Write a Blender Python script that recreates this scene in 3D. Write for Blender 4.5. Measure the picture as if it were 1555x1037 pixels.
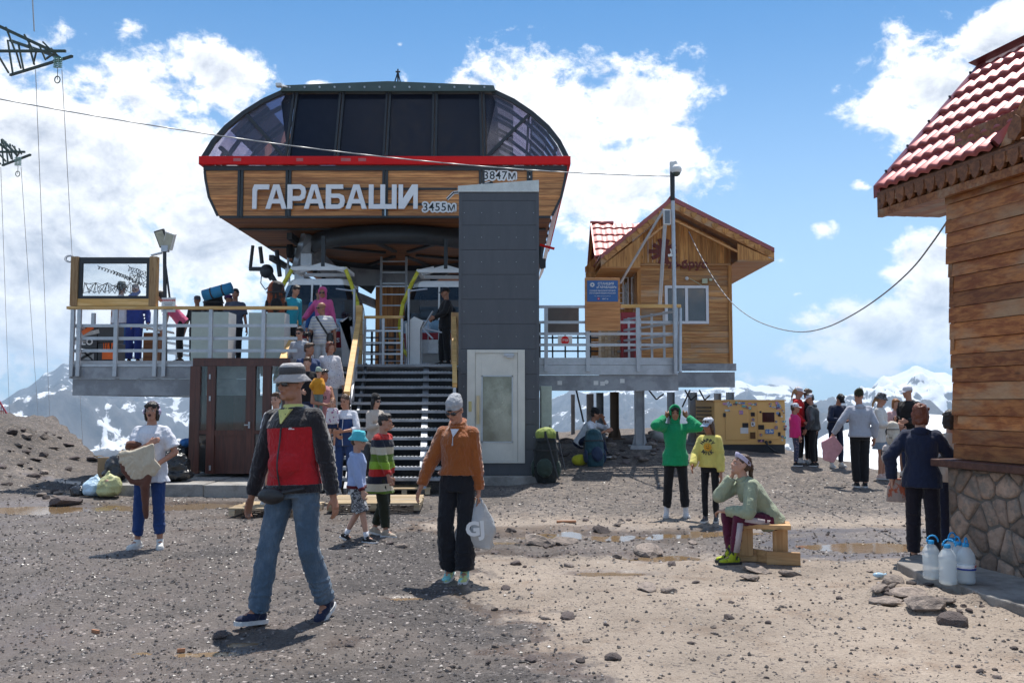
import bpy, bmesh, math, random
import numpy as np
from mathutils import Vector, Matrix, noise
R = math.radians
for o in list(bpy.data.objects): bpy.data.objects.remove(o)
S = bpy.context.scene
COL = S.collection
# ------------------------------------------------------------------ camera
FOC, CX, CY, HY, CAMZ = 1400.0, 777.5, 518.5, 612.0, 1.6
TH = math.atan((HY-CY)/FOC)
cd = bpy.data.cameras.new('camera'); cam = bpy.data.objects.new('camera', cd); COL.objects.link(cam)
cam.location = (0, 0, CAMZ); cam.rotation_euler = (math.pi/2+TH, 0, 0)
cd.sensor_width = 36; cd.lens = 36*FOC/1555; cd.clip_end = 60000; cd.clip_start = .05
S.camera = cam
S.view_settings.view_transform = 'Standard'; S.view_settings.look = 'None'
S.view_settings.exposure = 0.72; S.view_settings.gamma = 1; S.view_settings.use_curve_mapping = False
S.render.resolution_x = 1024; S.render.resolution_y = 682
def ray(px, py):
    a = (px-CX)/FOC; b = -(py-CY)/FOC
    return Vector((a, math.cos(TH)-b*math.sin(TH), math.sin(TH)+b*math.cos(TH)))
def P(px, py, Y):
    d = ray(px, py); return Vector((0, 0, CAMZ))+d*(Y/d.y)
# ------------------------------------------------------------------ light
SUN = Vector((.10, .40, 1)).normalized()
sd = bpy.data.lights.new('sun', 'SUN'); sd.energy = 4.0; sd.angle = R(.53); sd.color = (1, .955, .89)
so = bpy.data.objects.new('sun', sd); COL.objects.link(so); so.location = (0, 0, 50)
so.rotation_euler = (-SUN).to_track_quat('-Z', 'Y').to_euler()
W = bpy.data.worlds.new('World'); S.world = W; W.use_nodes = True
wt = W.node_tree; wt.nodes.clear()
def N(t, typ, **k):
    n = t.nodes.new(typ)
    for a, b in k.items():
        if a.startswith('i_'):
            q = a[2:]; n.inputs[int(q) if q.isdigit() else q.replace('_', ' ')].default_value = b
        else: setattr(n, a, b)
    return n
def mth(t, op, a, b=None, c=None, clamp=False):
    n = t.nodes.new('ShaderNodeMath'); n.operation = op; n.use_clamp = clamp
    for i, v in enumerate((a, b, c)):
        if v is None: continue
        if hasattr(v, 'is_output'): t.links.new(v, n.inputs[i])
        else: n.inputs[i].default_value = v
    return n.outputs[0]
def sstep(t, v, a, b):
    n = t.nodes.new('ShaderNodeMapRange'); n.interpolation_type = 'SMOOTHSTEP'
    t.links.new(v, n.inputs[0]); n.inputs[1].default_value = a; n.inputs[2].default_value = b
    return n.outputs[0]
def mixc(t, fac, a, b, mode='MIX'):
    n = t.nodes.new('ShaderNodeMix'); n.data_type = 'RGBA'; n.blend_type = mode
    for i, v in ((0, fac), (6, a), (7, b)):
        if hasattr(v, 'is_output'): t.links.new(v, n.inputs[i])
        elif i == 0: n.inputs[0].default_value = v
        else: n.inputs[i].default_value = tuple(v)+((1,) if len(v) == 3 else ())
    return n.outputs[2]
def build_world():
    t = wt; L = t.links.new
    sky = N(t, 'ShaderNodeTexSky', sky_type='NISHITA', sun_disc=False, sun_elevation=math.asin(SUN.z),
            sun_rotation=math.atan2(SUN.x, SUN.y), altitude=2500, air_density=1.0, dust_density=1.2, ozone_density=1.5)
    tc = N(t, 'ShaderNodeTexCoord'); sp = N(t, 'ShaderNodeSeparateXYZ'); L(tc.outputs['Generated'], sp.inputs[0])
    x, y, z = sp.outputs
    az = mth(t, 'ARCTAN2', x, y); el = mth(t, 'ARCSINE', z)
    cb = N(t, 'ShaderNodeCombineXYZ'); L(az, cb.inputs[0]); L(el, cb.inputs[1])
    def fbm(vec, scale, det, rough, dist=0, off=(0, 0, 0), st=(1, 1.35, 1)):
        mp = N(t, 'ShaderNodeMapping'); mp.inputs['Location'].default_value = off; mp.inputs['Scale'].default_value = st
        L(vec, mp.inputs[0])
        n = N(t, 'ShaderNodeTexNoise'); n.inputs['Scale'].default_value = scale; n.inputs['Detail'].default_value = det
        n.inputs['Roughness'].default_value = rough; n.inputs['Distortion'].default_value = dist
        L(mp.outputs[0], n.inputs['Vector']); return n.outputs['Fac']
    # cumulus banks: px centre, half sizes, weight
    blobs = [(90, 230, 270, 130, 1.25), (60, 400, 270, 190, 1.2), (330, 120, 95, 70, 1.0), (330, 340, 190, 190, 1.0), (200, 50, 48, 36, .6),
             (790, 190, 190, 110, 1.15), (960, 150, 130, 80, 1.1), (900, 280, 190, 90, 1.1), (1010, 215, 85, 65, .95), (700, 120, 60, 40, .8),
             (1430, 140, 125, 85, 1.15), (1530, 60, 110, 60, 1.0), (1370, 155, 60, 45, .85), (1245, 350, 62, 24, .58), (1315, 290, 38, 20, .6),
             (1400, 400, 60, 55, .95), (1330, 510, 160, 62, 1.05), (1440, 480, 110, 90, 1.0), (1180, 570, 110, 30, .7), (1190, 400, 26, 28, .40), (610, 66, 22, 16, .6), (1110, 345, 40, 16, .45), (480, 112, 40, 12, .6), (1210, 455, 30, 12, .4)]
    mx = None; wo = N(t, 'ShaderNodeTexNoise'); wo.inputs['Scale'].default_value = 9; wo.inputs['Detail'].default_value = 3
    L(cb.outputs[0], wo.inputs['Vector']); wsep = N(t, 'ShaderNodeSeparateColor'); L(wo.outputs['Color'], wsep.inputs[0])
    azw = mth(t, 'ADD', az, mth(t, 'MULTIPLY', mth(t, 'SUBTRACT', wsep.outputs[0], .5), .09))
    elw = mth(t, 'ADD', el, mth(t, 'MULTIPLY', mth(t, 'SUBTRACT', wsep.outputs[1], .5), .06))
    for px, py, a, b, w in blobs:
        d = ray(px, py).normalized(); A = math.atan2(d.x, d.y); E = math.asin(d.z)
        dx = mth(t, 'MULTIPLY', mth(t, 'SUBTRACT', azw, A), FOC/a); dy = mth(t, 'MULTIPLY', mth(t, 'SUBTRACT', elw, E), FOC/b)
        q = mth(t, 'SUBTRACT', w, mth(t, 'SQRT', mth(t, 'ADD', mth(t, 'MULTIPLY', dx, dx), mth(t, 'MULTIPLY', dy, dy))))
        mx = q if mx is None else mth(t, 'SMOOTH_MAX', mx, q, .12)
    aaz = mth(t, 'ABSOLUTE', az)
    gen = mth(t, 'SUBTRACT', mth(t, 'MULTIPLY', fbm(cb.outputs[0], 2.2, 4, .5, 0, (3, 1, 0)), 3.0), 1.38)
    gen = mth(t, 'SUBTRACT', gen, mth(t, 'SUBTRACT', 1, sstep(t, aaz, .58, .85)))
    gen2 = mth(t, 'SUBTRACT', gen, 0.0)
    mx = mth(t, 'MAXIMUM', mx, gen2)
    n1 = fbm(cb.outputs[0], 14, 12, .62, .35)
    n1b = fbm(cb.outputs[0], 14, 12, .62, .35, (0, .018, 0))
    n2 = fbm(cb.outputs[0], 6, 5, .5, 0, (7, 2, 0))
    dens = mth(t, 'ADD', mx, mth(t, 'MULTIPLY', mth(t, 'SUBTRACT', n1, .5), 1.9))
    dens = mth(t, 'ADD', dens, mth(t, 'MULTIPLY', mth(t, 'SUBTRACT', fbm(cb.outputs[0], 55, 8, .65, .3, (2, 5, 0)), .5), .9)); dens = mth(t, 'ADD', dens, -.17)
    mask = sstep(t, dens, -.04, .40)
    # light from above: relief of the cloud field and thick shaded undersides
    rel = mth(t, 'MULTIPLY', mth(t, 'SUBTRACT', n1, n1b), 3.2)
    sh = mth(t, 'MULTIPLY', sstep(t, mth(t, 'ADD', dens, mth(t, 'MULTIPLY', mth(t, 'SUBTRACT', n2, .5), 1.6)), .22, 1.15), .78)
    br = mth(t, 'ADD', mth(t, 'SUBTRACT', 1.0, sh), rel, None, True)
    cc = mixc(t, br, (3.1, 3.3, 3.75), (7.1, 7.05, 7.0))
    # high thin veil brightening towards the horizon
    veil = mth(t, 'MULTIPLY', sstep(t, el, .46, -.02), .72)
    skyc = mixc(t, 1.0, sky.outputs[0], (.235, .585, .76), 'MULTIPLY')
    skyc = mixc(t, veil, skyc, (3.9, 5.0, 6.1))
    out = mixc(t, mth(t, 'MULTIPLY', mask, .97), skyc, cc)
    bg = N(t, 'ShaderNodeBackground'); L(out, bg.inputs[0]); bg.inputs[1].default_value = .12
    wo_ = N(t, 'ShaderNodeOutputWorld'); L(bg.outputs[0], wo_.inputs[0])
build_world()
# ------------------------------------------------------------------ materials
MC = {}
def mat(name, col, rough=.6, metal=0., var=.18, vs=6., bump=.15, bs=60., st=(1, 1, 1), col2=None, thr=None, spec=.5, coat=0., rand=.0, alpha=None, sheen=0., dist=.01, trans=0.):
    """procedural surface: base colour broken up by large and small noise, fine relief"""
    if name in MC: return MC[name]
    m = bpy.data.materials.new(name); m.use_nodes = True; t = m.node_tree; L = t.links.new
    b = t.nodes['Principled BSDF']; tc = N(t, 'ShaderNodeTexCoord')
    oi = N(t, 'ShaderNodeObjectInfo')
    mp = N(t, 'ShaderNodeMapping'); mp.inputs['Scale'].default_value = st; L(tc.outputs['Object'], mp.inputs[0])
    ad = N(t, 'ShaderNodeVectorMath', operation='ADD'); L(mp.outputs[0], ad.inputs[0])
    sc = N(t, 'ShaderNodeMath', operation='MULTIPLY'); L(oi.outputs['Random'], sc.inputs[0]); sc.inputs[1].default_value = 37.
    L(sc.outputs[0], ad.inputs[1]); vec = ad.outputs[0]
    def nz(s, d, r=.55):
        n = N(t, 'ShaderNodeTexNoise'); n.inputs['Scale'].default_value = s; n.inputs['Detail'].default_value = d; n.inputs['Roughness'].default_value = r
        L(vec, n.inputs['Vector']); return n.outputs['Fac']
    big = nz(vs, 6, .6); fine = nz(bs, 3)
    f = mth(t, 'MULTIPLY_ADD', mth(t, 'SUBTRACT', big, .5), 4*var, 1.0)
    f = mth(t, 'MULTIPLY', f, mth(t, 'MULTIPLY_ADD', mth(t, 'SUBTRACT', fine, .5), 1.6*var, 1.0))
    if rand: f = mth(t, 'MULTIPLY', f, mth(t, 'MULTIPLY_ADD', mth(t, 'SUBTRACT', oi.outputs['Random'], .5), 2*rand, 1.0))
    c0 = col+(1,)
    if col2:
        th = thr or (.45, .62)
        c0 = mixc(t, sstep(t, nz(vs*.8, 7, .65), th[0], th[1]), col, col2)
    vm = N(t, 'ShaderNodeVectorMath', operation='SCALE'); L(f, vm.inputs['Scale'])
    if hasattr(c0, 'is_output'): L(c0, vm.inputs[0])
    else: vm.inputs[0].default_value = col
    L(vm.outputs[0], b.inputs['Base Color'])
    L(mth(t, 'MULTIPLY_ADD', mth(t, 'SUBTRACT', big, .5), .35, rough, True), b.inputs['Roughness'])
    b.inputs['Metallic'].default_value = metal; b.inputs['Specular IOR Level'].default_value = spec
    b.inputs['Coat Weight'].default_value = coat; b.inputs['Sheen Weight'].default_value = sheen
    if alpha is not None: b.inputs['Alpha'].default_value = alpha
    if trans: b.inputs['Transmission Weight'].default_value = trans
    if bump:
        bp = N(t, 'ShaderNodeBump'); bp.inputs['Strength'].default_value = bump; bp.inputs['Distance'].default_value = dist
        L(mth(t, 'ADD', fine, mth(t, 'MULTIPLY', big, 1.2)), bp.inputs['Height']); L(bp.outputs[0], b.inputs['Normal'])
    MC[name] = m; return m
def wood(name, c1, c2, ax=0, fine=26., rough=.62, grey=None, rand=.22, lines=None, coat=0., bump=.35):
    """sawn timber: grain drawn out along one axis, knots, weathered greying; lines = (axis, spacing) board joints"""
    if name in MC: return MC[name]
    m = bpy.data.materials.new(name); m.use_nodes = True; t = m.node_tree; L = t.links.new
    b = t.nodes['Principled BSDF']; tc = N(t, 'ShaderNodeTexCoord'); oi = N(t, 'ShaderNodeObjectInfo')
    st = [1., 1., 1.]; st[ax] = .06
    r = mth(t, 'MULTIPLY', oi.outputs['Random'], 53.)
    ad = N(t, 'ShaderNodeVectorMath', operation='ADD'); L(tc.outputs['Object'], ad.inputs[0]); L(r, ad.inputs[1])
    mp = N(t, 'ShaderNodeMapping'); mp.inputs['Scale'].default_value = st; L(ad.outputs[0], mp.inputs[0])
    mp2 = N(t, 'ShaderNodeMapping'); st2 = [1., 1., 1.]; st2[ax] = .3; mp2.inputs['Scale'].default_value = st2; L(ad.outputs[0], mp2.inputs[0])
    def nz(v, s, d, rr=.6, ds=0):
        n = N(t, 'ShaderNodeTexNoise'); n.inputs['Scale'].default_value = s; n.inputs['Detail'].default_value = d; n.inputs['Roughness'].default_value = rr; n.inputs['Distortion'].default_value = ds
        L(v, n.inputs['Vector']); return n.outputs['Fac']
    g = nz(mp.outputs[0], fine, 7, .65, .4); g2 = nz(mp.outputs[0], fine*4, 3); big = nz(mp2.outputs[0], 2.5, 4)
    vo = N(t, 'ShaderNodeTexVoronoi'); vo.inputs['Scale'].default_value = 4.5; L(mp2.outputs[0], vo.inputs['Vector'])
    knot = sstep(t, vo.outputs['Distance'], .10, .02)
    c = mixc(t, sstep(t, g, .36, .64), c1, c2)
    c = mixc(t, mth(t, 'MULTIPLY', knot, .75), c, tuple(v*.35 for v in c1))
    if grey: c = mixc(t, sstep(t, big, .48, .68), c, grey)
    if lines:
        sp = N(t, 'ShaderNodeSeparateXYZ'); L(tc.outputs['Object'], sp.inputs[0])
        q = mth(t, 'FRACT', mth(t, 'DIVIDE', sp.outputs[lines[0]], lines[1]))
        fl = mth(t, 'FLOOR', mth(t, 'DIVIDE', sp.outputs[lines[0]], lines[1]))
        wn = N(t, 'ShaderNodeTexWhiteNoise', noise_dimensions='1D'); L(fl, wn.inputs['W'])
        c = mixc(t, 1., c, mixc(t, wn.outputs['Value'], (.7, .7, .7), (1.25, 1.2, 1.1)), 'MULTIPLY')
        joint = mth(t, 'ADD', sstep(t, q, .10, .02), sstep(t, q, .93, .99), None, True)
        c = mixc(t, mth(t, 'MULTIPLY', joint, .7), c, tuple(v*.25 for v in c1))
    f = mth(t, 'MULTIPLY', mth(t, 'MULTIPLY_ADD', mth(t, 'SUBTRACT', g2, .5), .5, 1.), mth(t, 'MULTIPLY_ADD', mth(t, 'SUBTRACT', oi.outputs['Random'], .5), 2*rand, 1.))
    f = mth(t, 'MULTIPLY', f, mth(t, 'MULTIPLY_ADD', mth(t, 'SUBTRACT', big, .5), .9, 1.))
    vm = N(t, 'ShaderNodeVectorMath', operation='SCALE'); L(c, vm.inputs[0]); L(f, vm.inputs['Scale']); L(vm.outputs[0], b.inputs['Base Color'])
    b.inputs['Roughness'].default_value = rough; b.inputs['Coat Weight'].default_value = coat
    bp = N(t, 'ShaderNodeBump'); bp.inputs['Strength'].default_value = bump; bp.inputs['Distance'].default_value = .006
    L(mth(t, 'ADD', g, g2), bp.inputs['Height']); L(bp.outputs[0], b.inputs['Normal'])
    MC[name] = m; return m
def glass(name, tint, op=.35, rough=.03):
    """thin glazing: clear transmission tinted by its own colour plus a mirror-like reflection"""
    if name in MC: return MC[name]
    m = bpy.data.materials.new(name); m.use_nodes = True; t = m.node_tree; L = t.links.new
    t.nodes.remove(t.nodes['Principled BSDF']); o = t.nodes['Material Output']
    tr = N(t, 'ShaderNodeBsdfTransparent'); tr.inputs[0].default_value = tint+(1,)
    df = N(t, 'ShaderNodeBsdfDiffuse'); df.inputs[0].default_value = tuple(v*.5 for v in tint)+(1,)
    gl = N(t, 'ShaderNodeBsdfGlossy'); gl.inputs['Roughness'].default_value = rough
    m1 = N(t, 'ShaderNodeMixShader'); m1.inputs[0].default_value = op; L(tr.outputs[0], m1.inputs[1]); L(df.outputs[0], m1.inputs[2])
    fr = N(t, 'ShaderNodeFresnel'); fr.inputs[0].default_value = 1.5
    m2 = N(t, 'ShaderNodeMixShader'); L(mth(t, 'MULTIPLY', fr.outputs[0], 1.0), m2.inputs[0]); L(m1.outputs[0], m2.inputs[1]); L(gl.outputs[0], m2.inputs[2])
    L(m2.outputs[0], o.inputs[0]); MC[name] = m; return m
# ------------------------------------------------------------------ mesh builder
class MB:
    def __init__(s, smooth=False): s.v = []; s.f = []; s.smooth = smooth
    def add(s, vs, fs):
        k = len(s.v); s.v += [Vector(q) for q in vs]; s.f += [tuple(i+k for i in f) for f in fs]; return s
    def box(s, c, d, rz=0, M=None):
        hx, hy, hz = d[0]/2, d[1]/2, d[2]/2; q = M or Matrix.Rotation(rz, 3, 'Z')
        vs = [Vector(c)+q@Vector((x*hx, y*hy, z*hz)) for z in (-1, 1) for x, y in ((-1, -1), (1, -1), (1, 1), (-1, 1))]
        return s.add(vs, [(0, 3, 2, 1), (4, 5, 6, 7), (0, 1, 5, 4), (1, 2, 6, 5), (2, 3, 7, 6), (3, 0, 4, 7)])
    def bb(s, x0, x1, y0, y1, z0, z1): return s.box(((x0+x1)/2, (y0+y1)/2, (z0+z1)/2), (abs(x1-x0), abs(y1-y0), abs(z1-z0)))
    def tube(s, p, q, r, r2=None, n=10, cap=True):
        p = Vector(p); q = Vector(q); r2 = r if r2 is None else r2; d = (q-p)
        if d.length < 1e-6: return s
        d.normalize(); a = d.orthogonal().normalized(); b = d.cross(a); vs = []
        for c, rr in ((p, r), (q, r2)): vs += [c+(a*math.cos(2*math.pi*i/n)+b*math.sin(2*math.pi*i/n))*rr for i in range(n)]
        fs = [(i, (i+1) % n, n+(i+1) % n, n+i) for i in range(n)]
        if cap: fs += [tuple(range(n))[::-1], tuple(range(n, 2*n))]
        return s.add(vs, fs)
    def path(s, pts, r, n=6):
        for a, b in zip(pts[:-1], pts[1:]): s.tube(a, b, r, None, n)
        return s
    def beam(s, p, q, w, h, up=(0, 0, 1)):
        p = Vector(p); q = Vector(q); d = (q-p).normalized(); up = Vector(up)
        if abs(d.dot(up)) > .98: up = Vector((0, 1, 0))
        sd_ = d.cross(up).normalized(); u = sd_.cross(d); vs = []
        for c in (p, q): vs += [c+sd_*(a*w/2)+u*(b*h/2) for a, b in ((-1, -1), (1, -1), (1, 1), (-1, 1))]
        return s.add(vs, [(0, 1, 2, 3), (7, 6, 5, 4), (0, 4, 5, 1), (1, 5, 6, 2), (2, 6, 7, 3), (3, 7, 4, 0)])
    def ell(s, c, r, M=None, nu=14, nv=9):
        c = Vector(c); M = M or Matrix.Identity(3); vs = [c+M@Vector((0, 0, r[2]))]
        for j in range(1, nv):
            t = math.pi*j/nv
            vs += [c+M@Vector((r[0]*math.sin(t)*math.cos(2*math.pi*i/nu), r[1]*math.sin(t)*math.sin(2*math.pi*i/nu), r[2]*math.cos(t))) for i in range(nu)]
        vs.append(c-M@Vector((0, 0, r[2]))); fs = []
        for i in range(nu): fs.append((0, 1+i, 1+(i+1) % nu))
        for j in range(nv-2):
            for i in range(nu): a = 1+j*nu; fs.append((a+i, a+nu+i, a+nu+(i+1) % nu, a+(i+1) % nu))
        a = 1+(nv-2)*nu; fs += [(a+i, len(vs)-1, a+(i+1) % nu) for i in range(nu)]
        return s.add(vs, fs)
    def lathe(s, prof, c=(0, 0, 0), n=20, M=None):
        c = Vector(c); M = M or Matrix.Identity(3); vs = []
        for r, z in prof: vs += [c+M@Vector((r*math.cos(2*math.pi*i/n), r*math.sin(2*math.pi*i/n), z)) for i in range(n)]
        k = len(prof); fs = [(j*n+i, j*n+(i+1) % n, (j+1)*n+(i+1) % n, (j+1)*n+i) for j in range(k-1) for i in range(n)]
        if prof[0][0] > 1e-4: fs.append(tuple(range(n))[::-1])
        if prof[-1][0] > 1e-4: fs.append(tuple(range((k-1)*n, k*n)))
        return s.add(vs, fs)
    def loft(s, rings, n=16, cap=True):
        """rings: (centre, axis u, axis v) - closed loft through ellipses"""
        vs = []
        for c, u, v in rings: vs += [Vector(c)+Vector(u)*math.cos(2*math.pi*i/n)+Vector(v)*math.sin(2*math.pi*i/n) for i in range(n)]
        k = len(rings); fs = [(j*n+i, j*n+(i+1) % n, (j+1)*n+(i+1) % n, (j+1)*n+i) for j in range(k-1) for i in range(n)]
        if cap: fs += [tuple(range(n))[::-1], tuple(range((k-1)*n, k*n))]
        return s.add(vs, fs)
    def prism(s, pts, off):
        """planar polygon pushed along a vector"""
        n = len(pts); off = Vector(off); vs = [Vector(p) for p in pts]+[Vector(p)+off for p in pts]
        return s.add(vs, [tuple(range(n))[::-1], tuple(range(n, 2*n))]+[(i, (i+1) % n, n+(i+1) % n, n+i) for i in range(n)])
    def cap(s, p, q, r, r2=None, n=10):
        r2 = r if r2 is None else r2; s.tube(p, q, r, r2, n); s.ell(p, (r,)*3, None, 10, 7); s.ell(q, (r2,)*3, None, 10, 7); return s
    def xf(s, M):
        s.v = [M@v for v in s.v]; return s
    def mesh(s, name, recalc=True):
        me = bpy.data.meshes.new(name); me.from_pydata([tuple(v) for v in s.v], [], s.f)
        if recalc:
            bm = bmesh.new(); bm.from_mesh(me); bmesh.ops.recalc_face_normals(bm, faces=bm.faces); bm.to_mesh(me); bm.free()
        if s.smooth:
            me.polygons.foreach_set('use_smooth', [True]*len(me.polygons))
        me.update(); return me
def link(name, me, m=None, parent=None, loc=None):
    o = bpy.data.objects.new(name, me); COL.objects.link(o)
    if m is not None and me is not None and not me.materials: me.materials.append(m)
    if parent is not None: o.parent = parent
    if loc is not None: o.location = loc
    return o
LABELS = {}
def tag(o, label, cat, group=None, kind=None):
    if label: o['label'] = label
    if cat: o['category'] = cat
    if group: o['group'] = group
    if kind: o['kind'] = kind
    return o
def thing(name, label, cat, loc=(0, 0, 0), rz=0, group=None):
    o = bpy.data.objects.new(name, None); COL.objects.link(o); o.location = loc; o.rotation_euler = (0, 0, rz); o.empty_display_size = .2
    tag(o, label, cat, group); return o
def part(root, name, mb, m, world=False, label=None, bevel=0, stuff=False, recalc=True):
    """mesh part; world=True when its vertices are given in world space"""
    if world:
        r = root
        M = Matrix.Identity(4)
        while r is not None:
            M = r.matrix_basis@M if r.parent is None else Matrix.Translation(r.location)@r.rotation_euler.to_matrix().to_4x4()@M; r = r.parent
        mb.xf(M.inverted())
    me = mb.mesh(name, recalc); o = link(name, me, m, root)
    if label: o['label'] = label
    if stuff: o['kind'] = 'stuff'
    if bevel:
        b = o.modifiers.new('bevel', 'BEVEL'); b.width = bevel; b.segments = 2; b.limit_method = 'ANGLE'
    return o
def clone_tree(o, parent=None):
    c = o.copy(); COL.objects.link(c); c.parent = parent
    for ch in list(o.children): clone_tree(ch, c)
    return c
def struct(name, mb, m): return tag(part(None, name, mb, m), None, None, None, 'structure')
def text_mesh(s, size, extrude=.01, bold=0., align='CENTER', spacing=1.):
    """flat lettering turned into a mesh in the XZ plane, facing -Y"""
    cu = bpy.data.curves.new('lettering', 'FONT'); cu.body = s; cu.size = size; cu.extrude = extrude; cu.offset = bold
    cu.align_x = align; cu.align_y = 'CENTER'; cu.space_character = spacing; cu.resolution_u = 3
    o = bpy.data.objects.new('lettering', cu); COL.objects.link(o)
    dg = bpy.context.evaluated_depsgraph_get(); me = bpy.data.meshes.new_from_object(o.evaluated_get(dg))
    bpy.data.objects.remove(o); me.transform(Matrix.Rotation(math.pi/2, 4, 'X'))
    for mm in list(me.materials): pass
    me.materials.clear(); return me
def lettering(root, s, size, loc, m, name='lettering', extrude=.004, bold=0., world=True, align='CENTER', spacing=1., rot=None):
    me = text_mesh(s, size, extrude, bold, align, spacing); o = link(name, me, m, root)
    L_ = Vector(loc)
    if world and root is not None:
        M = root.matrix_basis.copy(); o.location = M.inverted()@L_; o.rotation_euler = (0, 0, -root.rotation_euler.z)
    else: o.location = L_
    if rot: o.rotation_euler = rot
    return o
# ------------------------------------------------------------------ terrain
def lerpt(tab, u):
    if u <= tab[0][0]: return tab[0][1]
    for (a, p), (b, q) in zip(tab[:-1], tab[1:]):
        if u <= b: t = (u-a)/(b-a); t = t*t*(3-2*t); return p+(q-p)*t
    return tab[-1][1]
EDGE = [(-3.2, 30), (-1.2, 30), (-.62, 34), (-.50, 26), (-.44, 22.5), (-.36, 22), (-.30, 24), (-.1, 30), (.04, 33), (.19, 32), (.24, 28), (.28, 24.5), (.33, 22), (.40, 20.2), (.47, 18.7), (.55, 17.6), (1.2, 18), (3.2, 25)]
RISE = [(-3, .0), (-.4, .05), (0, .15), (.035, .6), (.16, .75), (.21, .5), (.29, .42), (.34, .30), (.5, .05), (3, 0)]
def sm(x, a, b):
    t = max(0., min(1., (x-a)/(b-a))); return t*t*(3-2*t)
PUD = []   # (x, y, rx, ry, water level, rotation)
def puddle_at(px, py, rx, ry, lvl=-.028, rot=0.):
    p = P(px, py, 10); d = ray(px, py); g = Vector((0, 0, CAMZ))+d*(CAMZ/-d.z); PUD.append((g.x, g.y, rx, ry, lvl, rot))
for a in [(850, 806, 1.15, .62), (930, 812, .75, .42), (1075, 806, .7, .45), (1250, 824, 1.05, .5), (1330, 826, .9, .42), (1010, 845, .45, .25), (925, 868, .5, .16), (335, 766, 1.6, .62),
          (60, 768, 1.9, .75), (160, 735, 1.5, .35), (330, 987, .36, .12), (375, 973, .2, .08), (745, 822, .5, .2),
          (620, 905, .22, .09)]: puddle_at(*a)
def fb(x, y, s, o=0.): return noise.fractal(Vector((x*s, y*s, o)), 1., 2., 5)
def height(x, y):
    u = x/max(y, 1.) if y > 0 else (9 if x > 0 else -9); r = math.hypot(x, y)
    h = .022*fb(x, y, .9)+.010*noise.fractal(Vector((x*5, y*5, 3)), .8, 2., 4)
    h += .006*abs(noise.noise(Vector((x*17, y*17, 1))))
    # wheel ruts curving across the yard
    if 3.5 < y < 15:
        c = x-(.62*y-5.6-.018*y*y)+.12*noise.noise(Vector((y*.4, 0, 2)))
        for o in (0, 1.55): h -= .020*math.exp(-((c-o)/.12)**2)*(.75+.25*math.sin(y*38+abs(c-o)*20)); h += .010*math.exp(-((abs(c-o)-.21)/.06)**2)
    h += .03*sm(y, 8, 12)*noise.noise(Vector((x*.5, y*1.1, 9)))
    if y > 0:
        h += lerpt(RISE, u)*sm(y, 17.3, 21.2)
        # moraine bank on the left
        m = sm(-x, 6.9+.22*(min(y, 20)-13), 13.5)*sm(y, 12.5, 21)*(1-sm(y, 26, 34))
        if m > 0: h += m*(1.12+.32*fb(x, y, .45, 7)+.20*abs(noise.noise(Vector((x*1.3, y*1.3, 5)))))+sm(m, .02, .2)*.10*abs(fb(x, y, 2.2, 2))
        e = lerpt(EDGE, u)+.5*noise.noise(Vector((u*14, 0, 4)))
        if y > e: h -= (y-e)*.75+.2*sm(y, e, e+1)
    else:
        h -= .3*sm(r, 20, 60)
    if r > 60: h -= (r-60)*.25
    # broken crust by the kerb slab on the right
    q = sm(.8-math.hypot((x-3.25)/1.0, (y-7.55)/.95), 0, .5)
    if q > 0: h += q*(.05+.09*noise.noise(Vector((x*4, y*4, 8)))+.04*noise.noise(Vector((x*11, y*11, 8))))
    for a, b, rx, ry, lv, ro in PUD:
        dx = (x-a)/rx; dy = (y-b)/ry; k = dx*dx+dy*dy
        if k < 5: h -= .042*math.exp(-k*1.1)*(1+.35*noise.noise(Vector((x*2.3, y*3.4, 2))))
    return h
def G(px, py):
    """where the line of sight through a picture point meets the ground"""
    d = ray(px, py)/ray(px, py).y; f = lambda y: CAMZ+d.z*y-height(d.x*y, y); y = 2.5
    while f(y) > 0 and y < 60: y += .3
    a, b = y-.3, y
    for _ in range(14):
        y = (a+b)/2
        if f(y) > 0: a = y
        else: b = y
    return Vector((d.x*y, y, height(d.x*y, y)))
def GY(px, Y):
    x = (px-CX)/FOC*Y*1.0; return Vector((x, Y, height(x, Y)))
def attr(me, name, vals):
    a = me.attributes.new(name, 'FLOAT', 'POINT'); a.data.foreach_set('value', np.asarray(vals, dtype=np.float32))
def dryness(x, y):
    a = sm(x+.21*(y-6.5)+.42*fb(x, y, .8, 1)+.22*fb(x, y, 3.1, 5), -.40, .60)
    a *= 1-.75*sm(y+.4*fb(x, y, .8, 6), 9.2, 10.2)*(1-sm(y, 11.4, 12.5))
    a *= 1-.55*sm(y, 11.0, 14)
    a = max(a, .40*sm(-x, 7.2, 9)*sm(y, 12.5, 15))
    return a
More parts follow.
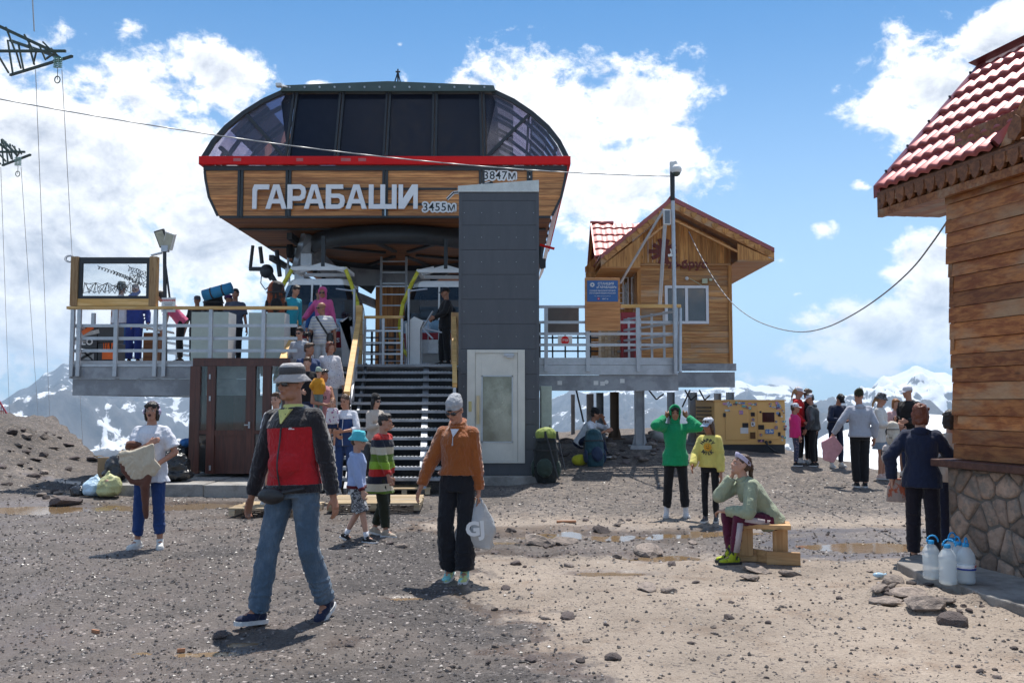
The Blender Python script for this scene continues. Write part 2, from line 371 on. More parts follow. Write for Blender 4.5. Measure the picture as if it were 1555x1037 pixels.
def build_ground():
    vs = []; fs = []; ang = []; a = -math.pi
    while a < math.pi: ang.append(a); a += (.0026 if abs(a) < .62 else .07 if abs(a) > .75 else .012)
    n = len(ang); rad = [.4, 1.2, 2., 2.6]; r = 3.0
    while r < 46: rad.append(r); r *= 1.0042 if r < 14 else 1.0065 if r < 24 else 1.02
    rad += [52, 60, 75, 95, 120, 150]
    dry = []; wet = []; snow = []
    for r in rad:
        for a in ang:
            x, y = r*math.sin(a), r*math.cos(a); h = height(x, y); vs.append((x, y, h))
            dry.append(dryness(x, y) if y > 0 else 1.)
            w = sm(.8-x*.5-.08*y+1.1*fb(x, y, .55, 4), 0, 1.2)*.62*(1-sm(y, 15, 19))
            for (pa, pb, rx, ry, lv, ro) in PUD:
                k = ((x-pa)/(rx*1.35))**2+((y-pb)/(ry*1.5))**2
                if k < 3: w = max(w, math.exp(-k*.8))
            w = max(w, .85*math.exp(-((dry[-1]-.38)/.26)**2)*(1-sm(y, 12, 16))) if y > 2 else w
            wet.append(min(1., w))
    k = len(rad)
    for j in range(k-1):
        for i in range(n): fs.append((j*n+i, j*n+(i+1) % n, (j+1)*n+(i+1) % n, (j+1)*n+i))
    fs.append(tuple(range(n)))
    me = bpy.data.meshes.new('ground'); me.from_pydata(vs, [], fs); me.polygons.foreach_set('use_smooth', [True]*len(me.polygons))
    attr(me, 'dry', dry); attr(me, 'wet', wet)
    m = bpy.data.materials.new('ground_gravel'); m.use_nodes = True; t = m.node_tree; L = t.links.new; b = t.nodes['Principled BSDF']
    tc = N(t, 'ShaderNodeTexCoord'); v = tc.outputs['Object']
    A = N(t, 'ShaderNodeAttribute', attribute_name='dry').outputs['Fac']; Wt = N(t, 'ShaderNodeAttribute', attribute_name='wet').outputs['Fac']
    def nz(s, d, r=.6): q = N(t, 'ShaderNodeTexNoise'); q.inputs['Scale'].default_value = s; q.inputs['Detail'].default_value = d; q.inputs['Roughness'].default_value = r; L(v, q.inputs['Vector']); return q.outputs['Fac']
    def vor(s, f='F1'): q = N(t, 'ShaderNodeTexVoronoi', feature=f); q.inputs['Scale'].default_value = s; L(v, q.inputs['Vector']); return q
    n0 = nz(.55, 5, .6); n1 = nz(1.3, 8, .65); n2 = nz(9, 8, .7); n3 = nz(70, 4, .7)
    v1 = vor(48); v2 = vor(120); sp = N(t, 'ShaderNodeSeparateColor'); L(v1.outputs['Color'], sp.inputs[0])
    grav = mixc(t, sp.outputs[0], (.038, .033, .032), (.125, .112, .107)); grav = mixc(t, sstep(t, n2, .4, .65), grav, (.070, .061, .057))
    grav = mixc(t, sstep(t, sp.outputs[1], .965, .98), grav, (.36, .32, .30))
    dirt = mixc(t, n2, (.22, .176, .142), (.37, .31, .255)); dirt = mixc(t, sstep(t, n1, .5, .68), dirt, (.225, .17, .13))
    dirt = mixc(t, sstep(t, sp.outputs[2], .90, .95), dirt, (.15, .125, .11))
    c = mixc(t, sstep(t, mth(t, 'ADD', A, mth(t, 'MULTIPLY', mth(t, 'SUBTRACT', n2, .5), .9)), .3, .75), grav, dirt)
    wn = sstep(t, mth(t, 'ADD', Wt, mth(t, 'MULTIPLY', mth(t, 'SUBTRACT', n1, .5), .9)), .35, .85)
    c = mixc(t, mth(t, 'MULTIPLY', wn, .62), c, mixc(t, n2, (.075, .050, .036), (.135, .095, .068)))
    vm = N(t, 'ShaderNodeVectorMath', operation='SCALE'); L(c, vm.inputs[0]); L(mth(t, 'MULTIPLY', mth(t, 'MULTIPLY_ADD', mth(t, 'SUBTRACT', n0, .5), 1.5, 1.04), mth(t, 'MULTIPLY_ADD', mth(t, 'SUBTRACT', n3, .5), .9, 1.)), vm.inputs['Scale']); L(vm.outputs[0], b.inputs['Base Color'])
    L(mth(t, 'MULTIPLY_ADD', wn, -.60, .92), b.inputs['Roughness']); b.inputs['Specular IOR Level'].default_value = .42
    hgt = mth(t, 'ADD', mth(t, 'MULTIPLY', v1.outputs['Distance'], -.8), mth(t, 'ADD', mth(t, 'MULTIPLY', v2.outputs['Distance'], -.35), mth(t, 'MULTIPLY', n3, .8)))
    bp = N(t, 'ShaderNodeBump'); bp.inputs['Strength'].default_value = .85; bp.inputs['Distance'].default_value = .016
    L(mth(t, 'MULTIPLY_ADD', wn, -.62, .85), bp.inputs['Strength'])
    L(hgt, bp.inputs['Height']); L(bp.outputs[0], b.inputs['Normal'])
    o = link('ground', me, m); o['kind'] = 'structure'
build_ground()
# ------------------------------------------------------------------ puddles: level sheets lying in the hollows
def build_puddles():
    m = bpy.data.materials.new('muddy_water'); m.use_nodes = True; t = m.node_tree; b = t.nodes['Principled BSDF']; L = t.links.new
    b.inputs['Base Color'].default_value = (.20, .135, .075, 1); b.inputs['Roughness'].default_value = .07; b.inputs['Specular IOR Level'].default_value = .32
    n = N(t, 'ShaderNodeTexNoise'); n.inputs['Scale'].default_value = 9; n.inputs['Detail'].default_value = 3
    tc = N(t, 'ShaderNodeTexCoord'); L(tc.outputs['Object'], n.inputs['Vector'])
    bp = N(t, 'ShaderNodeBump'); bp.inputs['Strength'].default_value = .12; bp.inputs['Distance'].default_value = .01; L(n.outputs['Fac'], bp.inputs['Height']); L(bp.outputs[0], b.inputs['Normal'])
    for x, y, rx, ry, lv, ro in PUD:
        zs = sorted(height(x+rx*1.3*math.cos(a), y+ry*1.3*math.sin(a)) for a in [i*.5 for i in range(12)])
        hc = min(height(x, y), height(x+.3*rx, y), height(x-.3*rx, y)); z = hc+.55*(zs[2]-hc) if zs[2] > hc else hc+.006
        vs = [(x+1.55*rx*math.cos(i/24*2*math.pi), y+1.55*ry*math.sin(i/24*2*math.pi), z) for i in range(24)]
        mb = MB(); mb.add(vs, [tuple(range(24))]); struct('puddle', mb, m)
build_puddles()
# ------------------------------------------------------------------ stones
def rock_mesh(seed, flat=.7, sub=2, rough=.35):
    bm = bmesh.new(); bmesh.ops.create_icosphere(bm, subdivisions=sub, radius=1.)
    rr = random.Random(seed); pl = [(Vector((rr.gauss(0, 1), rr.gauss(0, 1), rr.gauss(0, 1))).normalized(), rr.uniform(.55, .9)) for _ in range(9)]
    for v in bm.verts:
        for n_, d_ in pl:
            k = v.co.dot(n_)-d_
            if k > 0: v.co -= n_*k*.9
        v.co *= 1+rough*.4*noise.noise(v.co*1.7+Vector((seed, 0, 0))); v.co.z *= flat
    me = bpy.data.meshes.new('rock'); bm.to_mesh(me); bm.free(); return me
M_rock = mat('rock_brown', (.30, .245, .21), .85, var=.22, vs=3, bump=.6, bs=14, col2=(.17, .14, .125), rand=.25, dist=.05)
M_lava = mat('rock_dark', (.12, .095, .09), .85, var=.2, vs=3, bump=.6, bs=12, rand=.3, dist=.05)
ROCKS = [rock_mesh(i, .55+.07*i, 2) for i in range(7)]
def put_rock(px, py, s, flat=1, dark=False, label=None, group='loose stones lying about on the ground', k=None, i=[0]):
    g = G(px, py); i[0] += 1; rr = random.Random(i[0]); me = ROCKS[(k if k is not None else i[0]) % 7]
    key = me.name+('_d' if dark else '_p')
    if key not in MC: q = me.copy(); q.materials.append(M_lava if dark else M_rock); MC[key] = q
    o = link('rock', MC[key]); o.location = (g.x, g.y, g.z+s*.18); o.scale = (s*rr.uniform(.9, 1.4), s*rr.uniform(.7, 1.1), s*flat*rr.uniform(.6, .9)); o.rotation_euler = (rr.uniform(-.2, .2), rr.uniform(-.2, .2), rr.uniform(0, 6))
    tag(o, label or 'small %s stone lying loose on the %s' % ('dark' if dark else 'pale brown', 'dry tan dirt' if dryness(g.x, g.y) > .5 else 'wet grey gravel'), 'rock', None if label else group); return o
def build_rocks():
    big = [(1447, 948, .115, 1.2, True, 'dark angular rock standing in front of the broken concrete slab'), (985, 895, .10, .6, False, 'flat tan stone left of a pair in the sunlit dirt'), (1016, 899, .08, .7, False, 'small brown stone right of a pair in the sunlit dirt'),
           (913, 808, .12, .9, True, 'pointed stone standing in the brown puddle'), (985, 840, .16, .6, False, 'pale flat stone by the puddle below the green hoodie'), (820, 826, .2, .5, False, 'long tan rock slab at the near edge of the brown puddle'), (856, 826, .2, .55, False, 'rounded end of the rock slab by the brown puddle'),
           (862, 938, .075, .9, True, 'dark stone in the dirt behind two pale chips'), (828, 940, .045, .8, False, 'pale chip of stone beside the dark stone'), (1107, 939, .05, .8, True, 'dark stone alone in the middle of the dry dirt'), (931, 1000, .055, .8, True, 'dark stone nearest the camera on the right of two'), (806, 1003, .045, .9, True, 'dark stone nearest the camera on the left of two'),
           (768, 895, .05, .8, True, 'brown stone right of the walking woman in rust sweater'), (1150, 868, .16, .5, False, 'light stone heap under the front of the low bench'), (1200, 874, .09, .7, False, 'light stone beside the foot of the low bench'), (1140, 880, .12, .4, False, 'flat light stone in front of the bench'),
           (1355, 885, .12, .6, False, 'grey rubble piece left of the water bottles'), (1380, 905, .16, .4, False, 'flat tilted chunk of broken concrete'), (1345, 915, .13, .35, False, 'flat broken concrete piece furthest left'), (1405, 922, .17, .5, False, 'rounded tan rubble behind the dark rock'), (1430, 915, .12, .5, False, 'tan rubble touching the dark rock'), (1335, 895, .08, .7, False, 'small grey rubble lump at the left end'),
           (118, 642, .55, .8, False, 'large pale boulder on the crest of the left bank'), (100, 766, .22, .9, True, 'dark clod at the edge of the wet track on the left'), (335, 966, .05, 1, True, 'black stone beside the wet spot near the man')]
    for px, py, s, fl, dk, lb in big: put_rock(px, py, s, fl, dk, lb)
    rr = random.Random(5)
    for i in range(95):
        px = rr.uniform(330, 1540); py = 790+240*rr.random()**1.3; g = G(px, py)
        put_rock(px, py, rr.uniform(.012, .036), 1, rr.random() < .55)
    for i in range(42):
        px = rr.uniform(0, 175); py = rr.uniform(650, 760); put_rock(px, py, rr.uniform(.04, .15), .8, rr.random() < .6, None, 'stones on the moraine bank')['label'] = 'rough stone lying on the bare bank at the left'
    for i in range(45):
        put_rock(rr.uniform(835, 1050), rr.uniform(655, 705), rr.uniform(.05, .16), .8, rr.random() < .6, None, 'stones under the platform')['label'] = 'rough stone on the slope beneath the right platform'
    for i in range(40):
        px = rr.choice([rr.gauss(800, 90), rr.gauss(1385, 35), rr.gauss(640, 60), rr.gauss(950, 60)]); put_rock(px, rr.uniform(790, 860) if px < 1200 else rr.uniform(885, 930), rr.uniform(.03, .07), .8, rr.random() < .5)
build_rocks()
def build_pebbles():
    rng = np.random.default_rng(3); n = 42000
    r = 3.6*np.exp(rng.random(n)**.9*np.log(19/3.6)); u = rng.uniform(-.60, .62, n); x = u*r; y = r
    keep = [True if (q := dryness(a, b)) < rr_*1.25 else False for a, b, rr_ in zip(x, y, rng.random(n))]
    k2 = rng.random(n) < .16; keep = np.array(keep) | k2; x, y = x[keep], y[keep]; n = len(x)
    s = (.0035+.010*rng.random(n)**3)*(.75+.085*y); base = np.array([(1, 0, 0), (0, 1, 0), (-1, 0, 0), (0, -1, 0), (0, 0, 1), (0, 0, -1)], float)
    V = base[None]*s[:, None, None]*rng.uniform(.55, 1.35, (n, 6, 1)); V[:, :, 2] *= .7
    a = rng.uniform(0, 6.28, n); c, sn = np.cos(a)[:, None], np.sin(a)[:, None]; X = V[:, :, 0]*c-V[:, :, 1]*sn; Y = V[:, :, 0]*sn+V[:, :, 1]*c
    z = np.array([height(p, q) for p, q in zip(x, y)])
    V = np.stack([X+x[:, None], Y+y[:, None], V[:, :, 2]+z[:, None]+s[:, None]*.25], 2).reshape(-1, 3)
    F = np.array([(0, 1, 4), (1, 2, 4), (2, 3, 4), (3, 0, 4), (1, 0, 5), (2, 1, 5), (3, 2, 5), (0, 3, 5)])[None]+(np.arange(n)*6)[:, None, None]
    me = bpy.data.meshes.new('gravel'); me.from_pydata(V.tolist(), [], F.reshape(-1, 3).tolist())
    attr(me, 'tone', np.repeat(rng.random(n), 6))
    m = mat('gravel', (.20, .165, .155), .42, var=.2, vs=2, bump=0, spec=.5); t = m.node_tree; b = t.nodes['Principled BSDF']
    A = N(t, 'ShaderNodeAttribute', attribute_name='tone').outputs['Fac']
    t.links.new(mixc(t, sstep(t, A, .93, 1.0), mixc(t, A, (.035, .030, .028), (.145, .125, .118)), (.40, .36, .34)), b.inputs['Base Color'])
    tag(link('gravel', me, m), 'loose grey gravel and grit strewn over the whole ground', 'gravel', None, 'stuff')
build_pebbles()
# ------------------------------------------------------------------ mountains
def build_mountains():
    SK = [(-60, 650), (-20, 610), (0, 604), (40, 585), (75, 562), (98, 549), (120, 556), (170, 585), (260, 600), (390, 590), (500, 600), (640, 610), (700, 605), (830, 602), (880, 592), (930, 588), (985, 590), (1060, 580), (1105, 572), (1118, 566), (1150, 578), (1190, 582), (1225, 604), (1262, 602), (1310, 592), (1345, 566), (1375, 558), (1392, 552), (1430, 566), (1480, 585), (1560, 590), (1700, 610)]
    def ridged(x, y, s, o, oct_=8): return noise.ridged_multi_fractal(Vector((x*s, y*s, o)), .85, 2.15, oct_, .95, 2.1)
    def sheet(name, r0, r1, nr, a0, a1, na, elev, amp, sc, seed, snowf, material, roct=8):
        vs = []; fs = []; snow = []
        for j in range(nr+1):
            t = j/nr; r = r0*(r1/r0)**t
            for i in range(na+1):
                a = a0+(a1-a0)*i/na; x, y = r*math.sin(a), r*math.cos(a); px = CX+math.tan(a)*FOC if abs(a) < 1.4 else 5000*(1 if a > 0 else -1)
                e, w = elev(px, t); rg = ridged(x/1000, y/1000, sc, seed, roct)-1.2
                wp = noise.noise(Vector((x/1400, y/1400, seed)))
                z = CAMZ+r*math.cos(a)*e+amp*w*rg*(r/r1)+amp*.3*w*wp
                vs.append((x, y, z)); snow.append(snowf(px, t, rg, x, y, z))
        n = na+1
        for j in range(nr):
            for i in range(na): fs.append((j*n+i, j*n+i+1, (j+1)*n+i+1, (j+1)*n+i))
        # far side falls away so that the range has a back
        k = len(vs)
        for i in range(n): q = vs[nr*n+i]; vs.append((q[0]*1.25, q[1]*1.25, q[2]-r1*.12)); snow.append(.3)
        for i in range(na): fs.append((nr*n+i, nr*n+i+1, k+i+1, k+i))
        me = bpy.data.meshes.new(name); me.from_pydata(vs, [], fs); attr(me, 'snow', snow); me.polygons.foreach_set('use_smooth', [True]*len(me.polygons))
        o = link(name, me, material); o['kind'] = 'structure'
    m = bpy.data.materials.new('alpine_rock_and_snow'); m.use_nodes = True; t = m.node_tree; L = t.links.new; b = t.nodes['Principled BSDF']
    tc = N(t, 'ShaderNodeTexCoord'); ge = N(t, 'ShaderNodeNewGeometry'); sx = N(t, 'ShaderNodeSeparateXYZ'); L(ge.outputs['Normal'], sx.inputs[0])
    def nz(s, d, st=(1, 1, 1), r=.6):
        mp = N(t, 'ShaderNodeMapping'); mp.inputs['Scale'].default_value = st; L(tc.outputs['Object'], mp.inputs[0])
        q = N(t, 'ShaderNodeTexNoise'); q.inputs['Scale'].default_value = s; q.inputs['Detail'].default_value = d; q.inputs['Roughness'].default_value = r; L(mp.outputs[0], q.inputs['Vector']); return q.outputs['Fac']
    A = N(t, 'ShaderNodeAttribute', attribute_name='snow').outputs['Fac']
    n1 = nz(.0035, 10, (1, 1, 1), .65); n2 = nz(.012, 8, (1, 1, .35), .7)
    rock = mixc(t, n2, (.045, .045, .055), (.16, .145, .14))
    q = mth(t, 'ADD', A, mth(t, 'ADD', mth(t, 'MULTIPLY', mth(t, 'SUBTRACT', n1, .5), 2.1), mth(t, 'MULTIPLY', mth(t, 'SUBTRACT', n2, .5), .8)))
    q = mth(t, 'ADD', q, mth(t, 'MULTIPLY', mth(t, 'SUBTRACT', sx.outputs[2], .86), 1.3))
    c = mixc(t, sstep(t, q, .50, .62), rock, (.82, .84, .87)); L(c, b.inputs['Base Color']); b.inputs['Roughness'].default_value = .8; b.inputs['Specular IOR Level'].default_value = .15
    bp = N(t, 'ShaderNodeBump'); bp.inputs['Strength'].default_value = 1.; bp.inputs['Distance'].default_value = 30; L(n1, bp.inputs['Height']); L(bp.outputs[0], b.inputs['Normal'])
    def el_far(px, t):
        sk = (HY-lerpt(SK, px)-4)/FOC; t2 = t**.9
        lo = -(150. if 100 < px < 1300 else 150)/FOC
        w = .25+.75*math.sin(min(1., t)*math.pi*.86)
        return lo+(sk-lo)*t2, w*(1-.75*sm(t, .85, 1.))
    def sn_far(px, t, rg, x, y, z):
        s = .17+.32*(t-.5)*(px > 700)+.08*(px > 1090)+.14*(px > 1290)+.15*(px < 700)
        # couloirs and glacier tongues
        g = abs(noise.noise(Vector((x/1500, y/2600, 3.3)))); s += .40*(1-sm(g, 0, .07))-.13*min(1.2, max(-.6, rg))
        g2 = abs(noise.noise(Vector((x/520, y/1500, 9.1)))); s += .30*(1-sm(g2, 0, .06))*(px < 1000)
        if 1330 < px < 1460: s += .35*sm(t, .45, .8)
        return s
    sheet('mountains', 3200, 11500, 250, -.72, .72, 620, el_far, 540, .62, 1.7, sn_far, m)
    # glacier and moraine falling away right behind the terrace edge
    def el_near(px, t):
        hi = -lerpt([(-400, 150), (200, 118), (600, 110), (850, 75), (940, 64), (1010, 62), (1100, 66), (1200, 70), (1270, 42), (1330, 28), (1400, 16), (1470, 20), (1600, 30), (2200, 30)], px)/FOC
        return (-.30+(hi+.30)*t**.55), .4*(1-sm(t, .8, 1))+.05
    def sn_near(px, t, rg, x, y, z): return .20+.95*sm(px, 1180, 1260)-.45*max(0, rg-.75)
    sheet('glacier', 120, 3000, 110, -.72, .72, 420, el_near, 75, 2.2, 4.1, sn_near, m)
    vb = MB(); vb.bb(-16000, 16000, -3000, 16000, -2400, -2398); struct('valley_floor', vb, mat('valley_ground', (.12, .11, .10), .9, bump=0, vs=.001))
build_mountains()
HAZE_TOP = 900
def build_haze():
    m = bpy.data.materials.new('haze'); m.use_nodes = True; t = m.node_tree; t.nodes.remove(t.nodes['Principled BSDF'])
    pv = N(t, 'ShaderNodeVolumePrincipled'); pv.inputs['Color'].default_value = (.56, .77, 1., 1); pv.inputs['Density'].default_value = 7.2e-5; pv.inputs['Anisotropy'].default_value = 0.35
    t.links.new(pv.outputs[0], t.nodes['Material Output'].inputs['Volume'])
    mb = MB(); mb.bb(-16500, 16500, -3500, 16500, -2420, HAZE_TOP); o = part(None, 'haze', mb, m); o['kind'] = 'stuff'
build_haze()
# ------------------------------------------------------------------ shared finishes
m_dk = mat('dark_painted_steel', (.040, .045, .050), .5, .3, bump=.05)
m_gy = mat('grey_painted_steel', (.34, .355, .38), .5, .2, var=.14, vs=2.5, bump=.08, col2=(.24, .25, .27))
m_galv = mat('galvanised_steel', (.45, .47, .50), .42, .6, var=.2, vs=5, bump=.1)
m_wh = mat('white_paint', (.72, .72, .70), .5, var=.08, vs=3, bump=.05)
m_red = mat('red_paint', (.66, .012, .014), .55, var=.1, vs=2, spec=.2, bump=.03)
m_blk = mat('black_plastic', (.018, .018, .02), .45, var=.2, bump=.1)
m_rub = mat('black_rubber', (.012, .012, .013), .8, bump=.1)
m_yel = mat('yellow_fin_paint', (.62, .56, .05), .4, var=.08, bump=.03)
m_rail = wood('planed_yellow_timber', (.60, .34, .10), (.74, .48, .20), 0, grey=None, rand=.1)
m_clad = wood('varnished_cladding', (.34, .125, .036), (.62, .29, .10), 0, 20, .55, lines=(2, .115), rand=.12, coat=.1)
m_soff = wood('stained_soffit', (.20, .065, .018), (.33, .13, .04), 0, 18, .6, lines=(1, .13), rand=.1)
m_hutw = wood('hut_board_honey', (.40, .165, .052), (.63, .33, .12), 0, 22, .65, grey=(.36, .25, .16), rand=.25)
m_hutv = wood('hut_board_upright', (.38, .15, .036), (.60, .30, .09), 2, 22, .65, rand=.22)
m_bigw = wood('weathered_orange_board', (.17, .052, .012), (.33, .13, .04), 0, 20, .62, grey=(.30, .19, .11), rand=.28, bump=.6)
m_bigv = wood('dark_stained_trim', (.13, .045, .015), (.24, .095, .035), 0, 22, .6, rand=.2, bump=.6)
m_pal = wood('pallet_timber', (.34, .24, .13), (.52, .40, .25), 0, 22, .75, grey=(.30, .26, .21), rand=.3)
m_tile = mat('maroon_metal_tile', (.34, .078, .075), .46, .36, var=.2, vs=5, bump=.06, coat=.15, spec=.8, rand=.08)
m_conc = mat('rough_concrete', (.30, .285, .265), .88, var=.2, vs=3, bump=.6, bs=30, col2=(.20, .185, .17), dist=.02)
m_dglass = mat('dark_tinted_panel', (.010, .012, .022), .18, .0, var=.1, bump=.02, spec=.35)
m_glass = glass('clear_glazing', (.96, .98, .98), .03)
m_violet = glass('violet_canopy_glazing', (.68, .66, .76), .16)
m_frost = mat('frosted_cabinet_panel', (.42, .50, .46), .5, bump=.03, var=.08)
# ------------------------------------------------------------------ cable car station
def build_station():
    X0, YF, Y1 = -2.65, 19.0, 30.0
    st = thing('cable_car_station', 'cable car station with dark glazed dome, red band and wooden hull bearing large white letters', 'station', (X0, YF, 0))
    P0 = globals()['P']
    def P(px, py, Y): v = P0(px, py, Y); v.z = (v.z+.057)/1.0228; return v
    up = [(3.80, 6.62), (3.64, 6.98), (3.40, 7.32), (3.07, 7.64), (2.68, 7.93), (2.30, 8.13), (2.2, 8.17)]
    def fx(x, z, y=YF): return Vector((X0+x, y+(z-6.6)*.30 if z > 6.6 else y, z))
    # front glazing: four opaque panels between mullions, two clear corner panels
    hw = [2.05, 1.02, 0, -1.02, -2.05][::-1]; hwt = [2.0, 1.0, 0, -1.0, -2.0][::-1]
    for i in range(4):
        p = MB(); p.prism([fx(hw[i]+.05, 6.64), fx(hw[i+1]-.05, 6.64), fx(hwt[i+1]-.05, 8.10), fx(hwt[i]+.05, 8.10)], (0, .05, 0)); part(st, 'front_pane', p, m_dglass, True)
    for i in range(5):
        for sdx in (-.035, .035):
            p = MB(); p.beam(fx(hw[i]+sdx, 6.6)+Vector((0, -.03, 0)), fx(hwt[i]+sdx, 8.14)+Vector((0, -.03, 0)), .045, .07, (0, 1, 0)); part(st, 'mullion', p, m_gy if 0 else m_dk, True)
    for s in (-1, 1):
        pts = [fx(s*2.13, 6.64)]+[fx(s*(x-.06), z-.03) for x, z in up[:-1]]+[fx(s*2.08, 8.10)]
        p = MB(); p.prism(pts, (0, .02, 0)); part(st, 'corner_pane', p, m_violet, True)
        p = MB(); p.prism([fx(s*2.06, 8.1), fx(s*2.12, 7.0), fx(s*2.30, 7.9), fx(s*2.22, 8.08)], (0, .04, 0)); part(st, 'corner_blind', p, m_dglass, True)
        p = MB()
        a, b = fx(s*3.0, 7.60), fx(s*2.12, 6.64); p.beam(a+Vector((0, -.02, 0)), b+Vector((0, -.02, 0)), .06, .05, (0, 1, 0)); part(st, 'corner_brace', p, m_dk, True)
        # outer edge trim along the dome curve
        p = MB()
        for (x, z), (x2, z2) in zip(up[:-1], up[1:]): p.beam(fx(s*x, z), fx(s*x2, z2), .09, .12, (0, 1, 0))
        part(st, 'edge_trim', p, m_dk, True)
        # ribs of the side canopy, one behind the other
        for k in range(9):
            y = YF+1.0+k*1.15; p = MB()
            for (x, z), (x2, z2) in zip(up[:-1], up[1:]): p.beam((X0+s*(x-.05), y, z-.03), (X0+s*(x2-.05), y, z2-.03), .06, .12, (0, 1, 0))
            part(st, 'rib', p, m_dk, True)
        for j in (1, 3, 5):
            x, z = up[j]; p = MB(); p.beam((X0+s*(x-.06), YF+.4, z-.02), (X0+s*(x-.06), Y1, z-.02), .05, .05); part(st, 'purlin', p, m_dk, True)
        for k in range(6):
            y0 = YF+.45+k*1.75; p = MB()
            for (x, z), (x2, z2) in zip(up[:-1], up[1:]): p.add([(X0+s*x, y0, z), (X0+s*x2, y0, z2), (X0+s*x2, y0+1.72, z2), (X0+s*x, y0+1.72, z)], [(0, 1, 2, 3)])
            part(st, 'canopy_pane', p, m_violet, True)
    # roof cap with shallow ridge and snap fasteners
    p = MB(); p.prism([(X0-2.3, YF+.30, 8.12), (X0+2.3, YF+.30, 8.12), (X0+2.26, YF+.30, 8.24), (X0, YF+.30, 8.33), (X0-2.26, YF+.30, 8.24)], (0, Y1-YF, 0)); part(st, 'roof', p, mat('roof_sheet', (.07, .10, .095), .45, .3), True)
    for i in range(14):
        p = MB(); p.tube((X0-2.1+i*.32, YF+.28, 8.20), (X0-2.1+i*.32, YF+.30, 8.20), .022, None, 8); part(st, 'roof_bolt', p, m_galv, True)
    q = P(424, 130, YF+.2); p = MB(); p.box(q, (.12, .14, .06)); p.tube(q, q+Vector((.15, .1, 0)), .015); part(st, 'roof_camera', p, m_wh, True)
    # mast with three stays and a rod
    b0 = Vector((X0+.12, YF+1., 8.28)); p = MB(); tp = b0+Vector((0, 0, .5))
    for dx, dy in ((-.13, -.1), (.13, -.1), (0, .15)): p.tube(b0+Vector((dx, dy, -.02)), tp, .014)
    p.tube(b0, tp+Vector((0, 0, .06)), .016); p.tube(tp+Vector((-.05, 0, 0)), tp+Vector((.05, 0, 0)), .02); part(st, 'roof_tripod', p, m_dk, True)
    # red band around the hull
    z0, z1 = 6.46, 6.63; hx = 3.87
    p = MB(); p.bb(X0-hx, X0+hx, YF-.12, YF-.02, z0, z1)
    for s in (-1, 1): p.bb(X0+s*(hx-.1), X0+s*hx, YF-.02, Y1, z0, z1)
    part(st, 'red_band', p, m_red, True, bevel=.01)
    for pxa, w in ((360, .16), (455, .14), (525, .2), (550, .16)):
        q = P(pxa, 245, YF-.13); p = MB(); p.bb(q.x-w/2, q.x+w/2, YF-.124, YF-.121, 6.52, 6.585); part(st, 'faded_patch', p, mat('faded_red', (.50, .13, .13), .6), True)
    p = MB(); p.bb(X0-3.80, X0+3.80, YF-.02, YF+.1, 6.36, 6.458); part(st, 'upper_rail', p, m_dk, True)
    # hull front panels between dark uprights
    low = [(3.78, 6.355), (3.76, 6.19), (3.68, 5.82), (3.49, 5.43)]
    ups = [-3.02, -2.02, -.0, 2.02, 3.02]
    def edge_x(z):
        for (a, za), (b, zb) in zip(low[:-1], low[1:]):
            if z >= zb: return a+(b-a)*(za-z)/(za-zb)
        return low[-1][0]
    bounds = [None]+ups+[None]
    for i in range(6):
        a, b = bounds[i], bounds[i+1]
        if a is None: pts = [(-x+.02, z) for x, z in low]+[(ups[0]-.06, 5.43), (ups[0]-.06, 6.355)]
        elif b is None: pts = [(x-.02, z) for x, z in low]+[(ups[-1]+.06, 5.43), (ups[-1]+.06, 6.355)]
        else: pts = [(a+.06, 5.43), (b-.06, 5.43), (b-.06, 6.355), (a+.06, 6.355)]
        p = MB(); p.prism([(X0+x, YF+.01, z) for x, z in pts], (0, .05, 0)); part(st, 'cladding_panel', p, m_clad, True)
    for u in ups:
        for k, dx in enumerate((-.035, .035)):
            p = MB(); p.bb(X0+u+dx-.024, X0+u+dx+.024, YF-.02, YF+.08, 5.40, 6.357); part(st, 'cladding_upright', p, m_dk, True)
    p = MB(); p.bb(X0-3.45, X0+3.45, YF, YF+.07, 5.385, 5.425); part(st, 'lower_rail', p, m_dk, True)
    for z in (5.66, 5.98):
        p = MB(); p.bb(X0-1.9, X0+1.5, YF-.012, YF+.012, z-.022, z+.022); part(st, 'letter_rail', p, m_dk, True)
    for s in (-1, 1):
        p = MB()
        for (x, z), (x2, z2) in zip(low[:-1], low[1:]): p.add([(X0+s*x, YF+.02, z), (X0+s*x2, YF+.02, z2), (X0+s*x2, Y1, z2), (X0+s*x, Y1, z)], [(0, 1, 2, 3)])
        part(st, 'side_cladding', p, m_clad, True)
        p = MB()
        for (x, z), (x2, z2) in zip(low[:-1], low[1:]): p.beam((X0+s*x, YF+.02, z), (X0+s*x2, YF+.02, z2), .05, .05, (0, 1, 0))
        part(st, 'hull_edge', p, m_dk, True)
    # soffit boards and cross beams
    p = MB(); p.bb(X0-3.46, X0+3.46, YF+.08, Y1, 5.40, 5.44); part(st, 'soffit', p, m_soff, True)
    for y in (20.2, 22.6, 25, 27.5):
        p = MB(); p.bb(X0-3.4, X0+3.4, y, y+.09, 5.36, 5.397); part(st, 'soffit_batten', p, m_dk, True)
    # rotating wheel guard ring and its inner ceiling
    C0 = Vector((X0, 21.75, 0)); p = MB(True); n = 64; rO, rI = 2.12, 2.02
    vs = []
    for r_, z in ((rO, 5.355), (rO, 5.0), (rI, 4.97), (rI, 5.355)): vs += [(C0.x+r_*math.cos(2*math.pi*i/n), C0.y+r_*math.sin(2*math.pi*i/n), z) for i in range(n)]
    fs = [(j*n+i, j*n+(i+1) % n, ((j+1) % 4)*n+(i+1) % n, ((j+1) % 4)*n+i) for j in range(4) for i in range(n)]
    p.add(vs, fs); o = part(st, 'wheel_ring', p, m_dk, True)
